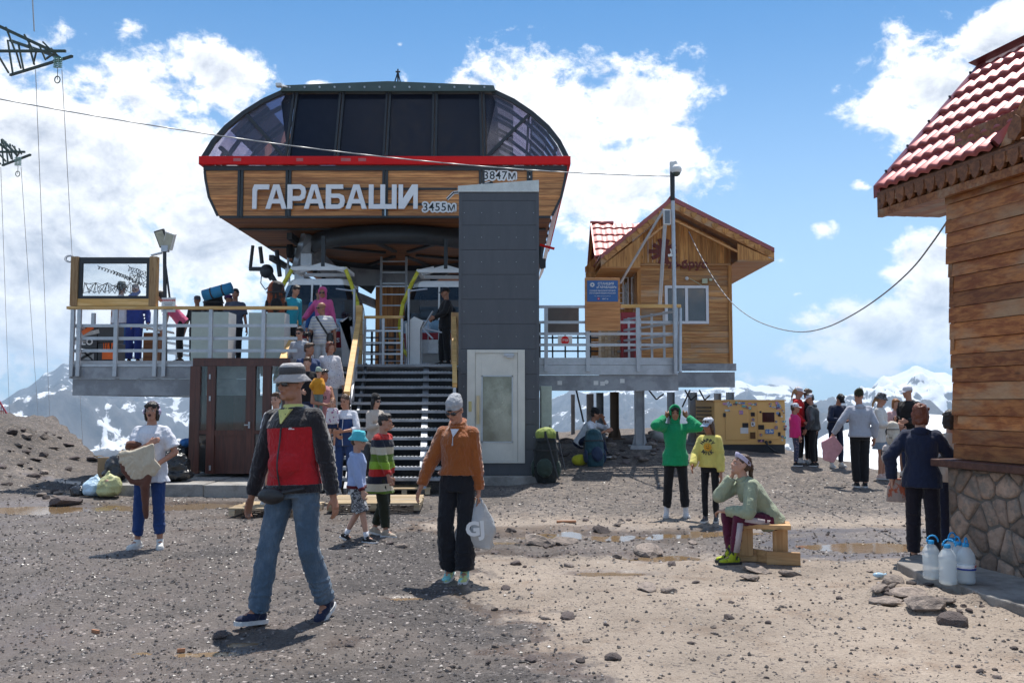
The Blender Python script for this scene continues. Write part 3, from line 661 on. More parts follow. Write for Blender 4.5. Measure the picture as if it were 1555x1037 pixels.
    p = MB(); p.lathe([(2.0, 5.10), (2.0, 5.12)], C0, 48); part(st, 'wheel_ceiling', p, m_soff, True)
    for a in (.5, 1.3, 2.1, 3.7, 4.5, 5.3):
        p = MB(); p.beam(C0+Vector((.4*math.cos(a), .4*math.sin(a), 5.07)), C0+Vector((2.0*math.cos(a), 2.0*math.sin(a), 5.07)), .10, .05); part(st, 'wheel_spoke', p, m_dk, True)
    # sheave arms left and right of the ring
    for s in (-1, 1):
        p = MB(); a0 = Vector((X0+s*2.05, 20.9, 5.1)); a1 = Vector((X0+s*1.45, 23.8, 4.35)); p.beam(a0, a1, .22, .3); p.beam(a1, a1+Vector((-s*1.0, 1.2, -.35)), .18, .18); part(st, 'support_arm', p, m_gy, True)
        p = MB(); p.beam(a0+Vector((0, 0, .3)), a0+Vector((s*.3, .3, -.5)), .16, .2); p.box(a0+Vector((0, .1, -.3)), (.25, .25, .3)); part(st, 'hanger_bracket', p, m_galv, True)
        for k in range(8):
            w = MB(True); c = Vector((X0+s*2.45, 21.0+k*.55, 5.02+.0*k)); w.tube(c-Vector((.05, 0, 0)), c+Vector((.05, 0, 0)), .16, None, 16); part(st, 'conveyor_tyre', w, m_rub, True)
    # track for the grips, with a curled guide arm at the left end
    for s in (-1, 1):
        p = MB(); p.beam((X0+s*2.75, 20.5, 4.80), (X0+s*2.75, 29.5, 4.80), .10, .12); p.beam((X0+s*2.35, 20.5, 5.28), (X0+s*2.35, 29.5, 5.28), .12, .14); part(st, 'grip_track', p, m_dk, True)
    pts = [P(384, 373, 21), P(380, 408, 21), P(400, 408, 21), P(412, 425, 21)]
    p = MB(); p.path(pts, .04, 8); p.tube(P(395, 375, 21), P(398, 400, 21), .045); p.ell(P(405, 412, 21), (.16, .12, .16)); p.tube(P(405, 405, 21), P(425, 440, 21), .05); p.path([P(398, 410, 21), P(396, 430, 21), P(403, 440, 21), P(412, 432, 21)], .012)
    p.box(P(392, 409, 21), (.4, .1, .07)); p.tube(P(420, 380, 21), P(425, 420, 21), .05); part(st, 'rope_catcher', p, m_dk, True)
    p = MB(); p.path([P(438, 385, 21), P(437, 412, 21)], .03); p.box(P(437, 418, 21), (.1, .1, .3)); p.box(P(456, 403, 21.2), (.22, .2, .75)); part(st, 'limit_switch', p, m_galv, True)
    # central timber-clad column with gusset
    p = MB(); p.bb(X0-.95, X0-.02, 24.2, 25.1, 2.3, 4.62); part(st, 'column', p, wood('column_boards', (.36, .13, .035), (.52, .23, .07), 2, 18, .6, lines=(0, .16), rand=.05), True)
    p = MB(); p.bb(X0-1.6, X0+.5, 24.0, 24.15, 4.62, 5.36); part(st, 'column_head', p, m_gy, True)
    for s in (-1, 1):
        p = MB(); p.beam((X0-.48+s*.5, 24.1, 4.55), (X0-.48+s*1.6, 24.1, 5.2), .12, .3); part(st, 'gusset', p, m_dk, True)
    # access ladder
    xa, xb = P(579, 400, 22).x, P(617, 400, 22).x
    for x in (xa, xb):
        p = MB(); p.beam((x, 22, 2.45), (x, 22, 5.05), .05, .07, (0, 1, 0)); part(st, 'ladder_rail', p, m_gy, True)
    for k in range(10):
        z = 2.6+k*.26; p = MB(); p.bb(xa, xb, 21.985, 22.02, z-.014, z+.014); part(st, 'rung', p, m_galv, True)
    # main letters, cut in white sheet and standing off the boards
    H = .50; pz = 5.55; lx = P(385, 300, YF).x
    gl = {'Г': (.40, [[(0, 0), (0, .82), (.10, 1), (.92, 1), (.92, .80), (.30, .80), (.24, .72), (.24, 0)]]),
          'А': (.52, [[(0, 0), (.36, 1), (.64, 1), (1, 0), (.77, 0), (.70, .22), (.30, .22), (.23, 0)], [(.36, .40), (.64, .40), (.50, .80)]]),
          'Р': (.42, [[(0, 0), (0, 1), (.72, 1), (.93, .90), (1, .70), (.93, .45), (.72, .33), (.27, .33), (.27, 0)], [(.27, .52), (.64, .52), (.74, .60), (.74, .74), (.64, .82), (.27, .82)]]),
          'Б': (.42, [[(0, 0), (0, 1), (.90, 1), (.90, .82), (.27, .82), (.27, .62), (.72, .62), (.93, .54), (1, .34), (.93, .10), (.72, 0)], [(.27, .18), (.64, .18), (.74, .25), (.74, .38), (.64, .45), (.27, .45)]]),
          'Ш': (.66, [[(0, 0), (0, 1), (.17, 1), (.17, .19), (.415, .19), (.415, 1), (.585, 1), (.585, .19), (.83, .19), (.83, 1), (1, 1), (1, 0)]]),
          'И': (.47, [[(0, 0), (0, 1), (.23, 1), (.23, .42), (.70, 1), (1, 1), (1, 0), (.77, 0), (.77, .58), (.30, 0)]])}
    widths = [('Г', 385, 421), ('А', 405, 437), ('Р', 438, 466), ('А', 463, 494), ('Б', 496, 525), ('А', 526, 558), ('Ш', 561, 603), ('И', 606, 635)]
    m_let = mat('white_letter_sheet', (.82, .82, .83), .5, var=.06, bump=.02); m_shadow = m_dk
    for ch, p0, p1 in widths:
        pl = gl[ch][1]; x0 = P(p0, 300, YF).x; x1 = P(p1, 300, YF).x
        if ch == 'Г': x1 = P(405, 300, YF).x+.10
        bm = bmesh.new()
        cu = bpy.data.curves.new('letter', 'CURVE'); cu.dimensions = '2D'; cu.extrude = .025; cu.fill_mode = 'BOTH'
        for poly in pl:
            sp = cu.splines.new('POLY'); sp.points.add(len(poly)-1); sp.use_cyclic_u = True
            for i, (a, b) in enumerate(poly): sp.points[i].co = (a*(x1-x0), b*H, 0, 1)
        bm.free(); ob = bpy.data.objects.new('letter', cu); COL.objects.link(ob); me = bpy.data.meshes.new_from_object(ob.evaluated_get(bpy.context.evaluated_depsgraph_get())); bpy.data.objects.remove(ob)
        me.transform(Matrix.Rotation(math.pi/2, 4, 'X')); me.materials.clear(); o = link('letter', me, m_let, st); o.location = Vector((x0, YF-.07, pz))-st.location; 
    # heights and the skyline emblem
    m_k = mat('black_vinyl', (.015, .015, .017), .4, bump=0); m_out = mat('white_vinyl', (.75, .75, .75), .4, bump=0, var=.03)
    for s_, px, py in (('3455м', 667, 315.5), ('3847м', 759, 267.5)):
        c = P(px, py, YF); [lettering(st, s_, .235, (c.x+.030*math.cos(a), YF-.012-.0007*a, c.z+.030*math.sin(a)), m_out, 'height_outline', .004, .007, spacing=1.08) for a in [i*math.pi/4 for i in range(8)]]; lettering(st, s_, .235, (c.x, YF-.022, c.z), m_k, 'height_number', .003, .0015, spacing=1.08)
    p = MB(); q = [P(679, 303, YF), P(689, 293, YF), P(712, 291, YF), P(724, 283, YF), P(744, 278, YF)]
    for a, b in zip(q[:-1], q[1:]): a = Vector((a.x, YF-.012, a.z)); b = Vector((b.x, YF-.012, b.z)); p.beam(a, b, .06, .004, (0, 1, 0))
    part(st, 'skyline_emblem', p, m_out, True); p = MB()
    for a, b in zip(q[:-1], q[1:]): a = Vector((a.x, YF-.018, a.z)); b = Vector((b.x, YF-.018, b.z)); p.beam(a, b, .025, .004, (0, 1, 0))
    part(st, 'skyline_line', p, m_k, True)
    p = MB(); c = P(746, 279, YF); p.tube((c.x, YF-.03, c.z), (c.x, YF-.01, c.z), .04, None, 16); part(st, 'summit_dot', p, m_k, True)
    # red handle arm on the right flank
    p = MB(); p.beam(P(820, 372, 21), P(842, 378, 21), .05, .05); part(st, 'red_lever', p, m_red, True)
    p = MB(); p.path([P(822, 375, 21), P(821, 395, 21), P(824, 408, 21)], .05, 8); p.box(P(824, 400, 21), (.14, .12, .2)); part(st, 'right_rope_catcher', p, m_dk, True)
    # second pylon trunk under the deck
    p = MB(); p.bb(X0-.7, X0+.8, 25.3, 26.8, -.5, 2.4); part(st, 'foundation_trunk', p, m_gy, True)
    kk = 1.14; st.location = (X0*kk, YF*kk, CAMZ+kk*(-.057-CAMZ)); st.scale = (kk, kk, kk*1.0228)
    return st
build_station()
# ------------------------------------------------------------------ gondola cabins
def build_cabin(loc, label, first=[None]):
    if first[0] is not None:
        c = clone_tree(first[0]); c.location = loc; c['label'] = label; return c
    cab = thing('gondola_cabin', label, 'cable car', loc, 0, 'gondola cabins at the boarding platform'); first[0] = cab
    # section profile (half width against height)
    pr = [(.72, .05), (.92, .35), (1.0, .95), (.93, 1.5), (.74, 2.02), (.60, 2.12)]
    def shell(z0, z1, mm, nm, inset=0.):
        ring = []
        def hw(z):
            for (a, za), (b, zb) in zip(pr[:-1], pr[1:]):
                if z <= zb: return a+(b-a)*(z-za)/(zb-za)
            return pr[-1][0]
        zs = [z0+(z1-z0)*k/5 for k in range(6)]; vs = []
        base = [(-1, -.55), (-.8, -.85), (.8, -.85), (1, -.55), (1, .55), (.8, .85), (-.8, .85), (-1, .55)]
        for z in zs: vs += [((hw(z)-inset)*a, (.94*hw(z)/1.0-inset)*b, z) for a, b in base]
        n = 8; p = MB(); p.add(vs, [(j*n+i, j*n+(i+1) % n, (j+1)*n+(i+1) % n, (j+1)*n+i) for j in range(5) for i in range(n)]+[tuple(range(n))[::-1], tuple(range(5*n, 6*n))])
        return part(cab, nm, p, mm)
    shell(.05, .42, m_wh, 'floor_pan'); shell(.42, .80, mat('cabin_red_strip', (.30, .012, .03), .4, bump=0), 'lower_strip'); shell(.80, 1.10, mat('cabin_blue_print', (.16, .30, .42), .4, var=.25, vs=3, bump=0, col2=(.5, .6, .7)), 'printed_panel')
    shell(1.10, 1.92, mat('cabin_dark_window', (.015, .018, .022), .12, bump=0, spec=.6), 'window_band'); shell(1.92, 2.08, m_wh, 'roof_frame')
    for s in (-1, 1):
        for yy in (-1,):
            p = MB(True); pts = [(s*(a+.02), yy*.83*b_, z) for a, z, b_ in ((.72, .1, .72), (.94, .4, .93), (1.02, .95, 1.), (.95, 1.5, .93), (.76, 2.0, .74), (.60, 2.35, .6))]
            for a, b in zip(pts[:-1], pts[1:]): p.beam(a, b, .085, .07, (0, 1, 0))
            part(cab, 'corner_fin', p, m_yel)
        p = MB(); p.beam((s*.1, -.82, 1.1), (s*.1, -.74, 1.95), .04, .04); part(cab, 'door_edge', p, m_wh)
    p = MB()
    for s in (-1, 1):
        p.beam((s*.62, -.55, 2.32), (s*.62, .55, 2.32), .10, .08); p.beam((s*.62, 0, 2.32), (0, 0, 2.5), .1, .1)
        p.beam((-.62, s*.55, 2.32), (.62, s*.55, 2.32), .08, .08); p.beam((s*.62, s*.55, 2.32), (s*.3, s*.2, 2.45), .07, .07)
    part(cab, 'roof_cradle', p, m_wh)
    p = MB(); p.beam((0, 0, 2.45), (0, 0, 3.2), .09, .12); part(cab, 'hanger', p, m_dk)
    lettering(cab, 'Elbrus', .22, (.30, -.80, .61), m_out2, 'lettering', .006, .004, world=False)
    p = MB(); p.bb(-.5, .5, -.97, -.84, .30, .62); 
    for k in range(3): p.bb(-.35+k*.25, -.33+k*.25, -1.0, -.97, .3, 1.0)
    part(cab, 'ski_rack', p, m_galv)
    return cab
m_out2 = mat('white_print', (.75, .75, .75), .5, bump=0, var=.03)
build_cabin((-4.62, 22.4, 2.48), 'left gondola cabin with yellow fins behind the people coming down the stairs')
build_cabin((-1.65, 22.8, 2.48), 'right gondola cabin with yellow fins behind the guard in black')
# ------------------------------------------------------------------ decks
DZ = 2.45
def build_decks():
    # left platform
    xl, xr, yf, yb = P(107, 560, 18).x, -4.95, 18.0, 24.5
    d = thing('left_platform', 'raised grey steel platform on the left of the station', 'platform', (xl, yf, 0))
    p = MB(); p.bb(xl+.05, xr, yf, yf+.12, 1.75, 2.07); p.bb(xl+.05, xl+.17, yf+.12, yb, 1.75, 2.07); part(d, 'edge_beam', p, m_gy, True)
    p = MB(); p.bb(xl, xr, yf-.04, yf+.1, 2.075, 2.30); part(d, 'fascia', p, m_gy, True)
    p = MB(); p.bb(xl, xr, yf-.06, yf+.12, 2.305, 2.36); part(d, 'nosing', p, m_galv, True)
    for k in range(16): p = MB(); p.bb(xl if k < 9 else -5.5, xr+(4.6 if k > 3 else 0), yf+.1+k*.71, yf+.80+k*.71, 2.37, 2.43); part(d, 'deck_grating', p, m_gy, True)
    for x, y in ((-6.4, 18.6), (-5.2, 18.6), (xl+3.1, 24), (-5.2, 24)): p = MB(); p.bb(x, x+.22, y, y+.22, -.6, 1.75); part(d, 'post', p, m_gy, True)
    # railing
    r = thing('left_railing', 'grey tubular railing with yellow timber handrail round the left platform', 'railing', (xl, yf, 2.36))
    for px in (110, 120, 176, 236, 250, 320, 400):
        x = P(px, 520, yf-.08).x; p = MB(); p.bb(x-.035, x+.035, yf-.12, yf-.06, 2.12, 3.42); part(r, 'baluster', p, m_galv, True)
    xe = P(460, 500, yf).x-.1
    for z in (3.11, 2.86, 2.62): p = MB(); p.bb(xl+.02, xe, yf-.10+.05, yf-.055+.05, z-.03, z+.03); part(r, 'rail', p, m_galv, True); p = MB(); p.bb(xl, xl+.04, yf, yb, z-.03, z+.03); part(r, 'rail', p, m_galv, True)
    p = MB(); p.bb(xl-.05, xe, yf-.14, yf-.0, 3.425, 3.48); part(r, 'handrail', p, m_rail, True)
    for k in range(5): p = MB(); p.bb(xl-.04, xl+.03, yf+1.2*k+.9, yf+1.2*k+.97, 2.1, 3.45); part(r, 'baluster', p, m_galv, True)
    # wind screen
    x0, x1, z0, z1 = P(110, 460, yf).x, P(240, 460, yf).x, 3.49, P(110, 391, yf).z
    w = thing('wind_screen', 'framed clear pane covered in scrawled handwriting on top of the left railing', 'screen', (x0, yf, z0))
    for a in (x0, x1-.14): p = MB(); p.bb(a, a+.14, yf-.12, yf+.02, z0, z1); part(w, 'post', p, wood('screen_post', (.36, .20, .08), (.52, .33, .16), 2), True)
    p = MB(); p.bb(x0+.145, x1-.145, yf-.1, yf, z0, z0+.14); part(w, 'sill', p, m_rail, True)
    p = MB(); p.bb(x0+.145, x1-.145, yf-.08, yf-.02, z1-.13, z1-.01); p.bb(x0+.145, x1-.145, yf-.08, yf-.02, z0+.145, z0+.20); p.bb(x0+.145, x0+.21, yf-.08, yf-.02, z0+.2, z1-.13); p.bb(x1-.21, x1-.145, yf-.08, yf-.02, z0+.2, z1-.13); part(w, 'frame', p, m_dk, True)
    p = MB(); p.bb(x0+.21, x1-.21, yf-.055, yf-.045, z0+.2, z1-.13); part(w, 'pane', p, m_glass, True)
    rr = random.Random(8); p = MB()
    def scrawl(cx, cz, n, h, slope, dx):
        pts = [Vector((cx+k*dx+h*.45*math.sin(k*1.9), yf-.062, cz+slope*k*dx+h*.5*math.cos(k*1.9+rr.uniform(-.4, .4)))) for k in range(n)]; p.path(pts, .006, 4)
    scrawl(x0+.25, z0+.36, 46, .22, -.02, .021); scrawl(x0+.50, z1-.20, 40, .07, -.35, .018); scrawl(x0+.8, z1-.30, 46, .08, -.42, .016); scrawl(x0+1.1, z1-.22, 26, .11, -.35, .018); scrawl(x1-.52, z1-.40, 18, .24, -.2, .014)
    part(w, 'handwriting', p, m_blk, True)
    # right platform
    ya = 20.0; xa, xb = P(818, 560, ya).x, P(1030, 560, ya).x
    d = thing('right_platform', 'raised grey steel platform on posts between the lift shaft and the small hut', 'platform', (xa, ya, 0))
    p = MB(); p.bb(xa, xb, ya, ya+.14, 1.87, 2.20); part(d, 'edge_beam', p, m_gy, True)
    p = MB(); p.bb(xa, xb-.02, ya-.05, ya+.1, 2.21, 2.42); part(d, 'fascia', p, m_galv, True)
    p = MB(); p.bb(xa, xb-.02, ya-.06, ya+.1, 2.425, 2.58); part(d, 'kick_plate', p, m_galv, True)
    for k in range(6): p = MB(); p.bb(xa-.3, xb+1.6*(k > 3), ya+.15+k*.7, ya+.84+k*.7, 2.46, 2.52); part(d, 'deck_grating', p, m_gy, True)
    for px, py in ((850, 590), (905, 590), (915, 582), (945, 578)):
        q = P(px, py if py < 590 else 581, ya-.004); rr2 = .05; p = MB(); p.bb(q.x-rr2, q.x+rr2, ya-.006, ya-.002, q.z-.05, q.z+.04); part(d, 'worn_sticker', p, m_wh, True)
    p = MB(); q = P(921, 580, ya-.004); p.tube((q.x, ya-.008, q.z), (q.x, ya-.002, q.z), .045, None, 14); part(d, 'round_sticker', p, m_wh, True)
    p = MB(); p.bb(xa+1.6, xb+1.95, 23.0, 23.14, P(1050, 588, 23).z, P(1050, 565, 23).z); part(d, 'hut_beam', p, m_gy, True)
    p = MB(); p.bb(xa+1.6, xb+1.98, 22.96, 23.1, P(1050, 563, 23).z, P(1050, 552, 23).z); part(d, 'hut_fascia', p, m_gy, True)
    for px, Y, w_ in ((971, 20.3, .20), (896, 27, .20), (911, 24, .18), (933, 22.6, .2), (1019, 23.2, .17), (1052, 23.4, .2), (1109, 23.1, .17), (1090, 26, .17), (870, 29, .12)):
        x = P(px, 620, Y).x; zb = height(x, Y); p = MB(); p.bb(x-w_/2, x+w_/2, Y-.015, Y+.015, zb-.2, 1.87)
        p.bb(x-w_/2, x-w_/2+.02, Y-w_/2, Y+w_/2, zb-.2, 1.87); p.bb(x+w_/2-.02, x+w_/2, Y-w_/2, Y+w_/2, zb-.2, 1.87)
        if w_ > .17: p.prism([(x-w_*.95, Y-.02, zb-.05), (x+w_*.95, Y-.02, zb-.05), (x+w_*.55, Y-.02, zb+.28), (x-w_*.55, Y-.02, zb+.28)], (0, .04, 0)); p.box((x, Y, zb+.0), (w_*2.3, w_*2.3, .08))
        part(d, 'stilt', p, m_gy if px != 933 else mat('rusty_steel', (.14, .09, .06), .7, .3), True)
    p = MB()
    for a, b in (((985, 592), (1008, 598)), ((1040, 592), (1058, 600)), ((1062, 592), (1078, 600))):
        q0, q1 = P(*a, 22), P(*b, 22); p.path([q0, (q0+q1)/2+Vector((0, 0, -.18)), q1], .02)
    p.tube(P(874, 588, 21), P(886, 640, 20.5), .02); p.tube(P(1048, 592, 23), P(1036, 618, 23), .02); part(d, 'cable', p, m_blk, True)
    r = thing('right_railing', 'galvanised railing with timber handrail along the right platform', 'railing', (xa, ya, 2.58))
    for px in (829, 892, 968, 1026): x = P(px, 520, ya).x; p = MB(); p.bb(x-.04, x+.04, ya-.13, ya-.07, 2.28, 3.66); part(r, 'baluster', p, m_galv, True)
    for z in (3.35, 3.10, 2.86): p = MB(); p.bb(xa, xb, ya-.065, ya-.015, z-.028, z+.028); part(r, 'rail', p, m_galv, True)
    xm = P(942, 470, ya).x; p = MB(); p.bb(xa, xm-.5, ya-.14, ya, 3.66, 3.71); part(r, 'handrail', p, m_galv, True)
    p = MB(); p.bb(xm, xb+.05, ya-.15, ya-.01, 3.665, 3.73); part(r, 'handrail', p, m_rail, True)
    for k in range(4):
        z = 2.86+k*.25; p = MB(); p.beam((xb, ya+.1, z), (xb-1.0, ya+2.6, z), .05, .05); part(r, 'rail', p, m_galv, True)
    for k in range(5): q = Vector((xb-.2*k, ya+.1+.5*k, 3.05)); p = MB(); p.beam(q-Vector((0, 0, .5)), q+Vector((0, 0, .6)), .05, .05); part(r, 'baluster', p, m_galv, True)
    # far railing of the right platform
    f = thing('rear_railing', 'thin rear railing with a round stop sign, seen through the right platform railing', 'railing', (xa, 24, 2.5))
    for k in range(9): x = xa+.15+k*.33; p = MB(); p.bb(x-.02, x+.02, 23.98, 24.02, 2.5, 3.7); part(f, 'baluster', p, m_dk, True)
    for z in (3.7, 3.3, 2.95): p = MB(); p.bb(xa-.3, xa+2.6, 23.98, 24.0, z-.02, z+.02); part(f, 'rail', p, m_dk, True)
    s = thing('stop_sign', 'white board with a red disc reading STOP in Russian on the rear railing', 'sign', P(858, 517, 21.9))
    p = MB(); p.box((0, 0, 0), (.34, .02, .22)); part(s, 'board', p, m_wh); p = MB(); p.tube((0, -.016, 0), (0, -.011, 0), .1, None, 20); part(s, 'red_disc', p, m_red); lettering(s, 'СТОП', .075, (0, -.018, 0), m_out2, 'lettering', .002, .002, world=False)
    p = MB(); q0, q1 = P(830, 507, 20.4), P(879, 464, 20.4)
    b = thing('grey_board', 'blank dark grey board behind the right railing beside the lift shaft', 'board', P(855, 487, 20.4)); p.bb(q0.x, q1.x, 20.4, 20.45, q0.z, q1.z); part(b, 'panel', p, mat('brown_grey_panel', (.13, .115, .105), .6, bump=.03), True)
build_decks()
# ------------------------------------------------------------------ stairs
def build_stairs():
    st = thing('staircase', 'wide open steel staircase with fourteen ribbed treads leading up to the station', 'stairs', (-2.9, 16.5, 0))
    n = 14; y0, y1 = 16.35, 20.6; sh = lambda y: .082*(21-y)
    for k in range(n):
        z = .12+(k+1)*(DZ-.12)/n; y = y0+(y1-y0)*(k+.5)/n; s = sh(y); xa = -4.72+s; xb = -1.36+s
        p = MB(); p.bb(xa, xb, y-.14, y+.15, z-.035, z-.006); p.bb(xa, xb, y-.15, y-.141, z-.05, z)
        part(st, 'tread', p, m_gy, True)
        p = MB(); nn = 46
        for q in range(nn): x = xa+.03+(xb-xa-.06)*q/nn; p.bb(x, x+.035, y-.15, y+.14, z-.004, z+.008)
        part(st, 'tread_ribs', p, m_galv, True, stuff=True)
    for X_ in (-4.76, -3.30, -1.95, -1.33):
        p = MB(); w = .05 if X_ != -1.95 else .12; p.beam((X_+sh(16.2), 16.2, .02), (X_+sh(20.7), 20.7, DZ-.06), w, .24); part(st, 'stringer', p, m_gy, True)
    p = MB(); p.bb(-4.7, -1.1, 20.9, 20.95, -.2, DZ-.1); part(st, 'back_panel', p, m_dk, True)
    p = MB(); p.bb(-4.8, -1.3, 20.62, 20.9, DZ-.06, DZ); part(st, 'landing_edge', p, m_galv, True)
    # three stair railings with timber handrails
    def rail(X_, name, label, xtop=None, xbot=None, hi=3.5, ylo=17.0, ws=.11):
        r = thing(name, label, 'railing', (X_, 20, 0)); pt = Vector((X_ if xtop is None else xtop, 20.55, hi)); pb = Vector((X_+sh(ylo) if xbot is None else xbot, ylo, hi-(20.55-ylo)*.548))
        p = MB(); p.beam(pt, pb, ws, .10); part(r, 'handrail', p, m_rail, True)
        for k in range(5):
            q = pt.lerp(pb, k/4*.985+.005); p = MB(); p.beam(q+Vector((0, 0, -1.0)), q+Vector((0, 0, -.055)), .05, .05, (0, 1, 0)); part(r, 'baluster', p, m_galv, True)
        for h_ in (.35, .65): p = MB(); p.beam(pt-Vector((0, 0, h_)), pb-Vector((0, 0, h_)), .035, .045); part(r, 'rail', p, m_galv, True)
        return r, pt, pb
    rail(-4.75, 'stair_railing', 'left stair railing with pale timber handrail, beside the descending crowd', xtop=-4.80, xbot=P(421, 560, 17.9).x, ylo=17.9, ws=.15)
    r, pt, pb = rail(-3.42, 'stair_railing', 'middle stair railing with bright pale timber handrail dividing the stairs', xbot=P(527, 570, 17.4).x, ylo=17.4)
    p = MB(); p.bb(pt.x-.07, pt.x+.07, 20.5, 20.62, 2.45, 3.78); part(r, 'top_post', p, m_rail, True)
    r, pt, pb = rail(-1.30, 'stair_railing', 'right stair railing with upright timber board against the lift shaft', xbot=P(690, 610, 17.6).x, ylo=17.7, ws=.09)
    p = MB(); p.bb(-1.36, -1.17, 20.5, 20.6, 2.45, 3.62); part(r, 'top_post', p, wood('post_board', (.42, .24, .10), (.55, .36, .18), 2), True)
    # landing barrier
    b = thing('landing_barrier', 'short barrier with pale timber bar at the head of the stairs', 'railing', (-2.7, 20.6, DZ)); xa, xb = P(553, 478, 20.7).x, P(612, 478, 20.7).x
    p = MB(); p.bb(xa, xb, 20.66, 20.74, 3.5, 3.56); part(b, 'handrail', p, m_rail, True)
    for z in (3.22, 2.95, 2.7): p = MB(); p.bb(xa, xb, 20.68, 20.72, z-.02, z+.02); part(b, 'rail', p, m_galv, True)
    for x in (xa+.02, (xa+xb)/2, xb-.02): p = MB(); p.bb(x-.025, x+.025, 20.67, 20.73, 2.45, 3.5); part(b, 'baluster', p, m_galv, True)
    f = thing('rear_gate', 'dark grid gate behind the barrier, below the timber column', 'gate', (-2.9, 25.4, DZ))
    xa, xb = P(553, 520, 25.4).x, P(600, 520, 25.4).x
    for k in range(5): x = xa+(xb-xa)*k/4; p = MB(); p.bb(x-.03, x+.03, 25.38, 25.42, 2.5, 3.6); part(f, 'upright', p, m_dk, True)
    for k in range(6): p = MB(); z = 2.6+k*.2; p.bb(xa, xb, 25.36, 25.38, z-.02, z+.02); part(f, 'crossbar', p, m_dk, True)
    # turnstiles
    def turn(px, lab, s):
        q = P(px, 555, 21.2); t = thing('turnstile', lab, 'turnstile', (q.x, 21.2, 2.45), 0, 'turnstiles at the head of the stairs')
        p = MB(); p.prism([(-.14, -.25, 0), (.14, -.25, 0), (.14, -.25, .85), (.22*s, -.25, 1.02), (.0, -.25, 1.12), (-.2, -.25, .95)], (0, .5, 0)); part(t, 'housing', p, m_wh)
        for a in (0, 2.1, 4.2): p = MB(); p.tube((s*.2, -.3, .85), (s*(.2+.4*abs(math.cos(a))+.05), -.45, .85-.38*math.sin(a+.3)), .02); part(t, 'arm', p, m_galv)
        p = MB(); p.tube((-s*.12, -.27, .0), (-s*.12, -.27, 1.75), .03); p.tube((-s*.12, -.27, 1.7), (s*.3, -.27, 1.75), .02); part(t, 'post', p, m_galv)
        p = MB(); p.bb(-.1, .12, -.27, -.2, 1.2, 1.5); part(t, 'reader', p, m_blk)
    turn(532, 'left white turnstile between pink hoodie woman and middle railing', -1); turn(630, 'right white turnstile with tripod arms beside the guard', 1)
build_stairs()
